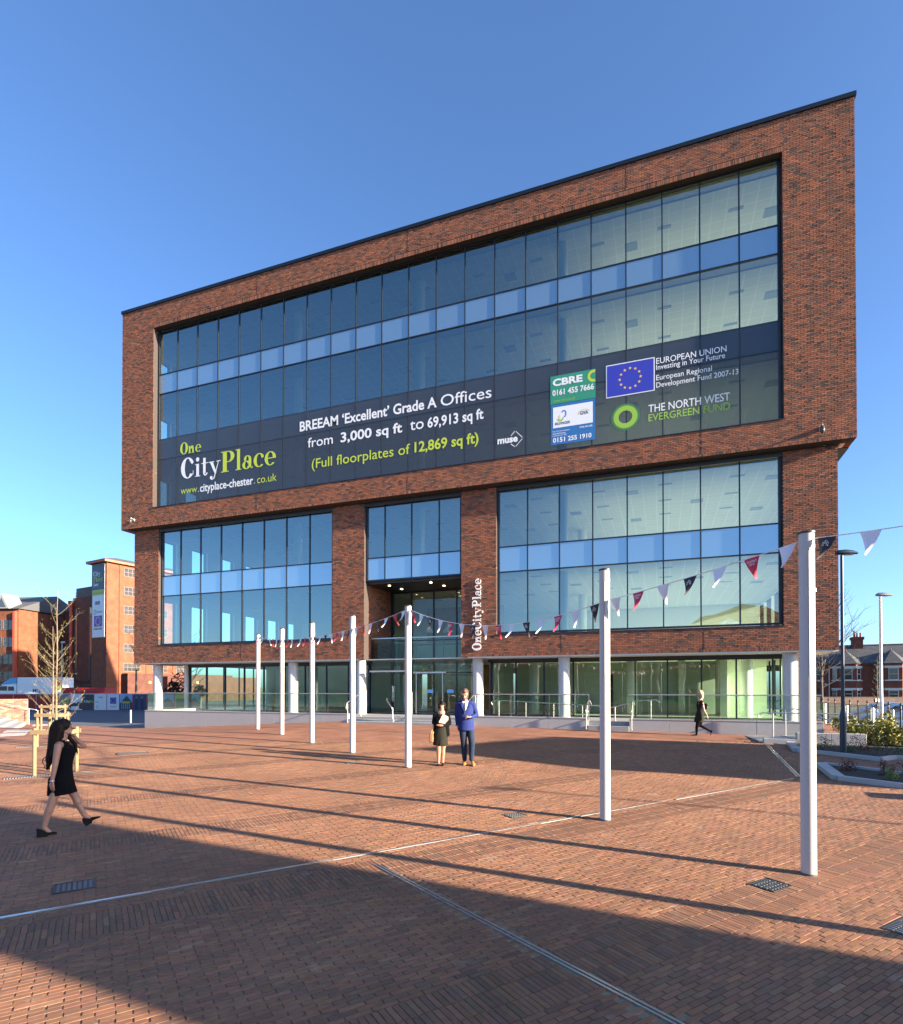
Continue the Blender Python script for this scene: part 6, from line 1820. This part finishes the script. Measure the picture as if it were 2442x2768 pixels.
lamp('street_lamp','slim pale grey street lamp by the railings on the right',36.56,.86,5.4,simple('lamp_pale',(.55,.54,.50),.5,.2,var=.05),RT,False,.06)
lamp('street_lamp','street lamp beyond the right edge of the picture',49.4,-17.2,6.4,dkblue,-RT)
# planters with pale kerbs and soil
soil=simple('planting_soil',(.035,.024,.018),.95,var=.5,vscale=6,bump=.8,bscale=25)
kerb=simple('kerb_stone',(.38,.375,.36),.7,var=.08,vscale=3,bump=.1)
def planter(name,label,poly,kerbs,dz=.06):
    c=np.mean(np.array(poly),0); z=Hf(*c)
    t=thing(name,label,'planting bed',(c[0],c[1],z),group='planting beds with pale kerbs')
    q=MB(); n=len(poly); q.v=[(x,y,Hf(x,y)+.05) for x,y in poly]; q.f=[tuple(range(n))]; q.m=[0]; q.build('soil',soil,t)
    for (p_,q_,w) in kerbs:
        p_=np.array(p_);q_=np.array(q_); L=np.linalg.norm(q_-p_); k=max(1,round(L/.92)); d=(q_-p_)/L; nn=np.array([-d[1],d[0]])
        for i in range(k):
            a=p_+d*L*i/k+d*.003; b_=p_+d*L*(i+1)/k-d*.003
            V=[]
            for pt_ in (a,b_):
                for sgn in (-1,1):
                    e=pt_+nn*sgn*w/2; zz=Hf(*e); V+= [(e[0],e[1],zz-.1),(e[0],e[1],zz+.10)]
            MB().add(V,[(0,2,3,1),(4,5,7,6),(0,1,5,4),(2,6,7,3),(1,3,7,5),(0,4,6,2)]).build('kerb_stone',kerb,t)
    return t
planter('planting_bed','near planting bed with a wide pale kerb on the right',[(32.1,-9.7),(31.98,-11.75),(33.05,-12.35),(35.5,-12.9),(35.5,-11.2),(33.5,-10.76)],[((32.12,-9.75),(32.02,-11.72),.24),((32.02,-11.72),(33.0,-12.32),.14),((33.0,-12.32),(35.5,-12.9),.14),((32.2,-9.7),(33.5,-10.7),.10),((33.5,-10.7),(35.5,-11.2),.10)])
planter('planting_bed','planting bed round the foot of the dark blue lamp',[(32.3,-5.15),(32.15,-7.0),(32.57,-7.2),(33.8,-8.25),(34.3,-7.7),(36.3,-7.8),(36.3,-5.2)],[((32.3,-5.15),(32.14,-7.02),.22),((32.14,-7.02),(32.6,-7.25),.12),((32.6,-7.25),(33.8,-8.28),.12),((33.8,-8.28),(34.3,-7.72),.12),((34.3,-7.72),(36.3,-7.8),.12)])
planter('planting_bed','strip of yellow-green hedge behind the low stone wall',[(33.95,-4.8),(36.2,-4.8),(36.2,-1.2),(34.6,-1.2)],[((36.25,-4.8),(36.25,-1.2),.1)])
lf_yg=simple('leaf_yellow_green',(.20,.19,.025),.7,var=.35,vscale=8); lf_g=simple('leaf_green',(.045,.085,.018),.7,var=.4,vscale=8); lf_r=simple('leaf_red',(.10,.028,.02),.7,var=.4,vscale=8); lf_l=simple('leaf_lime',(.15,.20,.04),.7,var=.3,vscale=8)
def bz(x,y): return (x,y,Hf(x,y)+.05)
k=0
for x,y,r_ in ((34.25,-4.1,.36),(34.7,-4.3,.36),(35.15,-4.4,.38),(35.6,-4.45,.38),(34.5,-3.4,.36),(34.95,-3.2,.38),(35.4,-3.3,.38),(35.85,-3.5,.36),(34.9,-2.4,.36),(35.5,-2.3,.36)):
    k+=1; bush('euonymus_shrub','clipped yellow-green shrub of the hedge behind the low wall',bz(x,y),(r_*1.2,r_*1.1,.62),950,lf_yg,.042,50+k,'yellow-green hedge shrubs')
pl_=[(32.6,-6.3,.26,lf_l,'pale lime tuft at the left of the lamp bed'),(33.0,-6.6,.28,lf_g,'low green plant left of the blue lamp'),(33.55,-6.85,.32,lf_g,'leafy green plant right of the blue lamp'),(33.75,-6.3,.38,lf_r,'reddish shrub against the end of the low wall'),(34.15,-7.1,.42,lf_g,'dark green mound near the kerb corner'),(34.35,-5.9,.50,lf_r,'red-leaved upright shrub beside the hedge'),(34.75,-7.2,.26,lf_l,'pale seedling beyond the green mound'),(32.5,-10.6,.24,lf_r,'dark red plant at the tip of the near bed'),(33.1,-11.0,.22,lf_r,'second dark red plant in the near bed'),(33.0,-11.7,.18,lf_l,'grassy tuft near the front kerb of the near bed'),(33.7,-11.4,.22,lf_l,'grassy tuft in the middle of the near bed'),(34.2,-11.6,.24,lf_l,'grassy tuft at the right of the near bed'),(35.0,-6.4,.3,lf_g,'low green plant at the right end of the lamp bed')]
for i,(x,y,r_,m_,lab) in enumerate(pl_): bush('low_plant',lab,bz(x,y),(r_,r_,r_*1.3),220,m_,.026,80+i,'plants in the beds')
# bollards and railings
for i,((x,y),lab) in enumerate(zip(((35.86,6.2),(36.17,3.9),(36.25,.35),(36.75,.3),(36.45,1.5)),('steel bollard behind the terrace end','steel bollard right of the dark blue lamp','steel bollard in front of the pale lamp','short steel bollard right of the pale lamp','steel bollard left of the pale lamp'))):
    z=Hf(x,y); t=thing('bollard',lab,'bollard',(x,y,z),group='steel bollards')
    MB().lathe([(.058,-.06),(.058,.92),(.05,.96)],(0,0,0),16).build('post',rail_m,t,True,True); MB().lathe([(.061,.80),(.061,.83)],(0,0,0),16).build('band',galv,t,True,True)
blackp=simple('black_railing',(.012,.013,.013),.4,.3,var=.1)
t=thing('railing','black ball-topped railing in front of the parked cars','fence',(36.62,3,Hf(36.62,3)))
fy=[-4.6+1.22*i for i in range(14)]
pm=MB().lathe([(.028,-.1),(.028,1.12),(.02,1.14),(.038,1.17),(.042,1.2),(.030,1.235),(.01,1.25)],(0,0,0),10).mesh('post',blackp,True)
for y in fy: inst('post',pm,t,(36.62,y,Hf(36.62,y)),world=True)
for a,b_ in zip(fy[:-1],fy[1:]):
    for dz in (.12,1.02):
        MB().tube((36.62,a+.03,Hf(36.62,a)+dz),(36.62,b_-.03,Hf(36.62,b_)+dz),.012,n=6).build('rail',blackp,t)
    q=MB()
    for i in range(1,14):
        y=a+(b_-a)*i/14; z=Hf(36.62,y); q.tube((36.62,y,z+.12),(36.62,y,z+1.02),.005,n=4,caps=False)
    o=q.build('wire_infill',blackp,t); o['kind']='stuff'
# ---- cars
def car(label,x,y,paint,rz=R(180)):
    t=thing('parked_car',label,'car',(x,y,-.02),rz,'cars parked behind the railing')
    # local: nose +x, width along y
    prof=[(-2.05,.35),(-2.1,.62),(-2.02,.92),(-1.75,1.02),(-1.2,1.40),(-.35,1.47),(.35,1.40),(1.05,.98),(1.75,.86),(2.05,.68),(2.1,.42),(2.0,.28),(-1.95,.28)]
    ys=(-.84,-.80,-.60,0,.60,.80,.84)
    q=MB(); n=len(prof)
    for yy in ys:
        k=abs(yy)
        for (px,pz) in prof:
            zz=pz; xx=px
            if pz>.95: zz=.95+(pz-.95)*(1 if k<.7 else .93); yin=yy*(.80 if pz>1.2 else .93)
            else: yin=yy
            if k>.83: zz=min(zz,.93) if pz<1.0 else zz
            xx=px*(1-.03*(k>.79))
            q.v.append((xx,yin,zz))
    for i in range(len(ys)-1):
        for j in range(n):
            j2=(j+1)%n; q.f.append((i*n+j,i*n+j2,(i+1)*n+j2,(i+1)*n+j)); q.m.append(0)
    q.f.append(tuple(range(n-1,-1,-1))); q.m.append(0); q.f.append(tuple((len(ys)-1)*n+k for k in range(n))); q.m.append(0)
    q.build('body',paint,t,True,True)
    gl=simple('car_glass',(.015,.02,.025),.05,var=0,spec=1.0)
    MB().add([(.40,-.55,1.385),(1.02,-.66,1.01),(1.02,.66,1.01),(.40,.55,1.385)],[(0,1,2,3)]).add([(-1.24,-.52,1.40),(-1.72,-.62,1.06),(-1.72,.62,1.06),(-1.24,.52,1.40)],[(3,2,1,0)]).build('windscreen',gl,t,False,True)
    for sy in (-1,1):
        MB().add([(-1.35,sy*.785,1.02),(.9,sy*.785,1.0),(.35,sy*.69,1.34),(-.35,sy*.69,1.40),(-1.05,sy*.69,1.33)],[(0,1,2,3,4) if sy<0 else (4,3,2,1,0)]).build('side_window',gl,t,False,True)
        MB().ball((1.95,sy*.6,.66),.14,10,7,(.6,1.2,.7)).build('headlight',simple('headlight_glass',(.6,.62,.62),.1,var=0),t,True,True)
        MB().bbox(.72,.88,sy*.92-.08,sy*.92+.08,.98,1.1,.03).build('door_mirror',paint,t,False,True)
        for wx_ in (-1.3,1.3):
            o=MB().tube((wx_,sy*.70,.31),(wx_,sy*.86,.31),.31,n=20).build('wheel',black_m,t,True,True)
            MB().tube((wx_,sy*.862,.31),(wx_,sy*.868,.31),.2,n=16).build('rim',galv,o,True,True)
    MB().box(2.06,2.11,-.35,.35,.44,.58).build('grille',black_m,t,False,True)
    MB().box(2.11,2.115,-.26,.26,.36,.46).build('number_plate',whiteb,t,False,True)
    return t
cp=[('car_silver',(.36,.40,.43)),('car_grey',(.16,.18,.18)),('car_dark',(.06,.07,.075)),('car_sand',(.26,.25,.21))]
cm=[simple(a,c,.25,.5,var=.04,coat=.6) for a,c in cp]
for i,(y,mi,lab) in enumerate(((2.0,0,'pale silver parked car nearest to the railing on the right'),(4.8,1,'grey parked car behind the pale lamp'),(7.5,2,'dark parked car in the middle of the row'),(10.2,3,'sand-coloured parked car at the left end of the row'))):
    car(lab,39.4,y,cm[mi])
car('dark parked car close to the boundary wall',50.5,24,cm[2],R(170))
# ---- boundary wall and terraced houses
wb=brick_mat('boundary_brick',(.13,.075,.06),(.085,.06,.05),(.11,.09,.08),.225,.075,'XZ',.01,bump=.3)
t=thing('boundary_wall','dark old brick wall in front of the terraced houses','wall',tuple(at(63,80,-.1)),YAW)
MB().box(-18,18,0,.35,0,.96).build('wall_body',wb,t,False,True)
for i in range(40): MB().bbox(-18+i*.9,-18+i*.9+.89,-.05,.40,.961,1.06,.02).build('coping_stone',simple('old_coping',(.10,.085,.07),.9,var=.3,vscale=3),t,False,True)
for x_,w_,z0_,z1_ in ((-3.9,.36,.25,.72),(.9,.55,-.0,.62)):
    o=thing('wall_notice','small white notice on the boundary wall' if w_<.4 else 'larger white notice on the boundary wall behind the cars','sign',tuple(at(63+x_,79.93,0)),YAW,'white notices on the wall')
    MB().box(-w_,w_,-.02,0,z0_,z1_).build('plate',whiteb,o,False,True); MB().box(-w_*.8,w_*.8,-.024,-.021,z0_+.2,z0_+.25).build('text_line',greyb,o,False,True)
hb=brick_mat('house_brick',(.17,.05,.033),(.145,.043,.03),(.14,.06,.045),.225,.075,'XZ',.01,coords='Object',bump=.2)
slate=brick_mat('slate_roof',(.095,.10,.105),(.075,.08,.09),(.04,.042,.048),.35,.22,'XZ',.015,coords='Object',bump=.3)
trimw=simple('white_trim',(.55,.54,.51),.6,var=.05); hgl=simple('house_glass',(.03,.04,.045),.05,var=0,spec=1.0); clay=simple('clay_ridge',(.26,.08,.05),.8,var=.2)
def house(label,loc,rz,mir,group='brick terraced houses'):
    t=thing('terraced_house',label,'house',tuple(loc),rz,group)
    X=lambda x:x*mir
    def bx(x0,x1,y0,y1,z0,z1,m,name,par=None): 
        a,b_=sorted((X(x0),X(x1))); return MB().box(a,b_,y0,y1,z0,z1).build(name,m,par or t,False,True)
    bx(0,7.9,0,8,0,6.25,hb,'wall')
    q=MB(); e=.35; P=[(X(0),-e,6.2),(X(7.9),-e,6.2),(X(7.9),4,9.25),(X(0),4,9.25),(X(7.9),8+e,6.2),(X(0),8+e,6.2)]
    q.add(P,[(0,1,2,3),(3,2,4,5)] if mir>0 else [(3,2,1,0),(5,4,2,3)]); 
    P2=[(a,b_,c+.1) for a,b_,c in P]; q.add(P2,[(0,1,2,3),(3,2,4,5)]); q.build('roof',slate,t,False,True)
    for i in range(18): 
        bx(i*.44,i*.44+.4,3.9,4.1,9.36,9.5,clay,'ridge_tile')
    bx(.0,7.9,-.3,-.02,6.05,6.19,hb,'eaves_course')
    # bay
    c=2.96; pl2=[(c-2.05,-.001),(c-1.12,-.95),(c+1.12,-.95),(c+2.05,-.001)]
    q=MB(); q.prism([(X(a),b_) for a,b_ in (pl2 if mir>0 else pl2[::-1])],0,6.2); bay=q.build('bay',hb,t,False,True)
    q=MB(); ap=(X(c),.6,8.35); E=[(X(c-2.35),.0),(X(c-1.28),-1.2),(X(c+1.28),-1.2),(X(c+2.35),.0)]
    q.add([(a,b_,6.2) for a,b_ in E]+[ap,(X(c),2.2,8.35)],[(0,1,4),(1,2,4),(2,3,4),(3,5,4),(5,0,4),(0,1,2,3)]); q.build('bay_roof',slate,bay,False,True)
    MB().lathe([(.09,0),(.05,.15),(.02,.5)],(ap[0],ap[1],8.3),8).build('finial',clay,bay,True,True)
    def facet(p0,p1,z0,z1,name):
        p0=Vector((X(p0[0]),p0[1],0)); p1=Vector((X(p1[0]),p1[1],0)); d=(p1-p0); L=d.length; d.normalize(); n=Vector((d.y,-d.x,0)); 
        if n.y>0: n=-n
        return p0,d,L,n
    for p0,p1,kind in ((pl2[0],pl2[1],'s'),(pl2[1],pl2[2],'f'),(pl2[2],pl2[3],'s')):
        p0v,d,L,n=facet(p0,p1,0,0,'')
        def slab(a,b_,z0,z1,o0,o1,m,name,par):
            P=[p0v+d*a+n*o0,p0v+d*b_+n*o0,p0v+d*b_+n*o1,p0v+d*a+n*o1]
            q=MB(); q.prism([(p.x,p.y) for p in P],z0,z1); return q.build(name,m,par,False,True)
        for z0,z1,li,si in ((3.6,5.45,5.46,3.42),(.75,1.95,1.96,.6)):
            a,b_=(L*.22,L*.78) if kind=='f' else (L*.3,L*.85)
            w=slab(a,b_,z0,z1,.01,.05,trimw,'window',bay)
            zm=(z0+z1)/2
            slab(a+.07,b_-.07,z0+.07,zm-.035,.051,.06,hgl,'pane',w) if False else slab(a+.07,b_-.07,z0+.07,zm-.035,.051,.06,hgl,'pane',bay)
            slab(a+.07,b_-.07,zm+.035,z1-.07,.051,.06,hgl,'pane',bay)
            slab(.02,L-.02,li,li+.34,.002,.07,trimw,'lintel',bay); slab(.02,L-.02,si,si+.17,.002,.10,trimw,'sill',bay)
    # single window and arched door
    d0=6.75
    w=bx(d0-.5,d0+.5,-.05,-.01,3.55,5.45,trimw,'window'); bx(d0-.41,d0+.41,-.06,-.051,3.64,4.46,hgl,'pane',w); bx(d0-.41,d0+.41,-.06,-.051,4.54,5.36,hgl,'pane',w)
    bx(d0-.72,d0+.72,-.08,-.01,5.46,5.8,trimw,'lintel'); bx(d0-.72,d0+.72,-.1,-.01,3.38,3.53,trimw,'sill')
    q=MB(); V=[(X(d0-.75),0),(X(d0+.75),0)]; arc=[(X(d0+.75*math.cos(math.pi*i/10)),1.75+.5*math.sin(math.pi*i/10)) for i in range(11)]
    P=[(X(d0+.75),-.03,.05)]+[(a,-.03,z) for a,z in arc]+[(X(d0-.75),-.03,.05)]; q.add(P,[tuple(range(len(P)))]); q.build('porch_shade',simple('porch_shade_dark',(.03,.02,.018),.7,var=.2),t,False,True)  # flat dark sheet, the porch's shade put in as colour
    bx(d0-.4,d0+.4,-.05,-.035,.05,1.5,simple('front_door',(.12,.04,.02),.5,var=.1),'door')
    q=MB(); vs,fs=shape_ring(d0,1.75,1.0,.75,.25,.22,0,180,14); q.add([(X(a),-.04,b_) for a,b_ in vs],fs); q.build('door_arch',simple('arch_brick',(.20,.05,.03),.85,var=.2),t,False,True)
    bx(5.3,5.42,-.12,-.02,0,6.05,trimw,'downpipe')
    MB().tube((X(5.85),-.03,2.9),(X(5.85),-.10,2.9),.17,n=14).build('alarm_box',trimw,t,True,True)
    # chimney on the party line
    if mir<0:
        ch=bx(.25,1.75,3.2,4.8,8.3,10.7,hb,'chimney'); bx(.1,1.9,3.05,4.95,10.3,10.75,hb,'chimney_cap',ch)
        for k_,(a,h_) in enumerate(((.55,.6),(.95,.62),(1.4,.95))):
            MB().lathe([(.17,0),(.14,h_),(.17,h_+.03),(.17,h_+.08)],(X(a),3.6+.4*(k_%2),10.76),12).build('chimney_pot',clay,ch,True,True)
    return t
HDp=92.
house('brick house with a chimney, slate bay turret and arched door',at(66.6,HDp,-.1),YAW-R(27),-1)
house('brick house at the right edge with a slate bay turret',at(66.62,HDp,-.1),YAW-R(27),1)
hp_=at(66.6,HDp,-.1)-Vector((math.cos(YAW-R(27)),math.sin(YAW-R(27)),0))*15.9
hc=house('brick house mostly hidden behind the office corner',hp_,YAW-R(27),1)
bare_tree('bare_tree','large bare tree behind the right corner of the office',tuple(at((2222-1221)/1560*62,62,-.1)),11.8,61,2.3,0,.17,46,'leafless trees',first=.2,up=.9,barkm=simple('grey_bark',(.085,.07,.06),.9,var=.2))
bare_tree('ivy_tree','slim tree with green shoots in front of the terraced houses',tuple(at((2373-1221)/1560*70,70,-.1)),6.2,71,.55,900,.07,26,'leafless trees',leafm=lf_l,first=.15)
# ================================================================== AROUND: what stands outside the picture but shades it or mirrors in its glass
t=thing('gabled_store','gabled brick store east of the square, outside the picture','building',(50,-10.5,.2))
q=MB(); q.extr([(45,-13.55,-.3),(45,-7.45,-.3),(45,-7.45,5.65),(45,-12.3,6.42),(45,-13.55,4.95)],(16,0,0)); q.build('wall',brick_far,t)
q=MB(); q.extr([(44.9,-7.30,5.70),(44.9,-12.3,6.50),(44.9,-13.70,5.0),(44.9,-13.70,4.93),(44.9,-12.3,6.43),(44.9,-7.30,5.63)],(16.2,0,0)); q.build('roof',slate,t)
MB().box(44.97,45.0,-11,-9.5,.0,2.4).build('door',frame_m,t)
t=thing('shadow_tower','narrow brick tower added outside the picture to cast the foreground shadow band','building',(42.5,-23.3,0))  # unseen tower, width and height fitted to the shadow band it throws
MB().box(41,44,-24.75,-21.95,-.4,9.5).build('wall',brick_far,t); MB().box(40.9,44.1,-24.85,-21.85,9.501,9.7).build('coping',cop_m,t); MB().box(40.97,40.998,-23.9,-22.9,0,2.2).build('door',frame_m,t)
t=thing('shadow_bench','low stone bench added outside the right edge to cast a shadow','bench',(34.6,-13.4,Hf(34.6,-13.4)))  # unseen low caster, added for the shadow beside the near bed
MB().bbox(33.9,35.6,-13.7,-13.15,Hf(34.6,-13.4)+.38,Hf(34.6,-13.4)+.5,.02).build('seat',stone,t)
for x in (34.15,35.35): MB().box(x-.1,x+.1,-13.65,-13.2,Hf(34.6,-13.4)-.05,Hf(34.6,-13.4)+.38).build('leg',stone,t)
labs=['left','middle-left','middle','middle-right','right','far right','farthest right']
for i in range(8):
    mir=1 if i%2 else -1
    house('brick terraced house behind the viewpoint facing the office',(28+ (3.5-i+(0 if mir<0 else 1))*0 + (i//2-2)*15.85+8,-88,-.3),R(180),mir,'terraced houses facing the office')
lawn=simple('lawn',(.09,.14,.03),.95,var=.3,vscale=.5)
tag(MB().quad((-30,-84,-.25),(75,-84,-.25),(75,-62,-.25),(-30,-62,-.25)).build('lawn',lawn),kind='structure')
t=thing('carriage_shed','open steel carriage shed behind the viewpoint, mirrored in the office glass','building',(38,-62,-.3))
shm=simple('shed_steel',(.45,.47,.46),.5,.3,var=.1)
for k in range(5):
    y=-54-k*4
    q=MB()
    for x in (28,48): q.tube((x,y,-.3),(x,y,8.5),.14,n=8)
    q.tube((28,y,8.5),(38,y,12.8),.1,n=6); q.tube((48,y,8.5),(38,y,12.8),.1,n=6); q.tube((28,y,8.5),(48,y,8.5),.08,n=6)
    for j in range(1,5):
        q.tube((28+2*j,y,8.5),(28+2*j,y,8.5+.86*j),.05,n=5); q.tube((48-2*j,y,8.5),(48-2*j,y,8.5+.86*j),.05,n=5)
        q.tube((28+2*j,y,8.5),(30+2*j,y,8.5+.86*(j+1)),.05,n=5); q.tube((48-2*j,y,8.5),(46-2*j,y,8.5+.86*(j+1)),.05,n=5)
    q.build('truss_frame',shm,t)
q=MB(); q.quad((27.5,-53,8.7),(27.5,-71,8.7),(38,-71,12.95),(38,-53,12.95)); q.quad((48.5,-53,8.7),(38,-53,12.95),(38,-71,12.95),(48.5,-71,8.7)); q.build('glazed_roof',glass_mat('shed_glass',(.75,.82,.78),1.6),t)
for i,(x,y,h_) in enumerate(((8,-66,9),(55,-64,10),(-14,-70,9))):
    bush('evergreen_tree','leafy evergreen behind the viewpoint',(x,y,-.3),(3,3,h_*.8),2200,lf_g,.22,90+i,'evergreens behind the viewpoint')
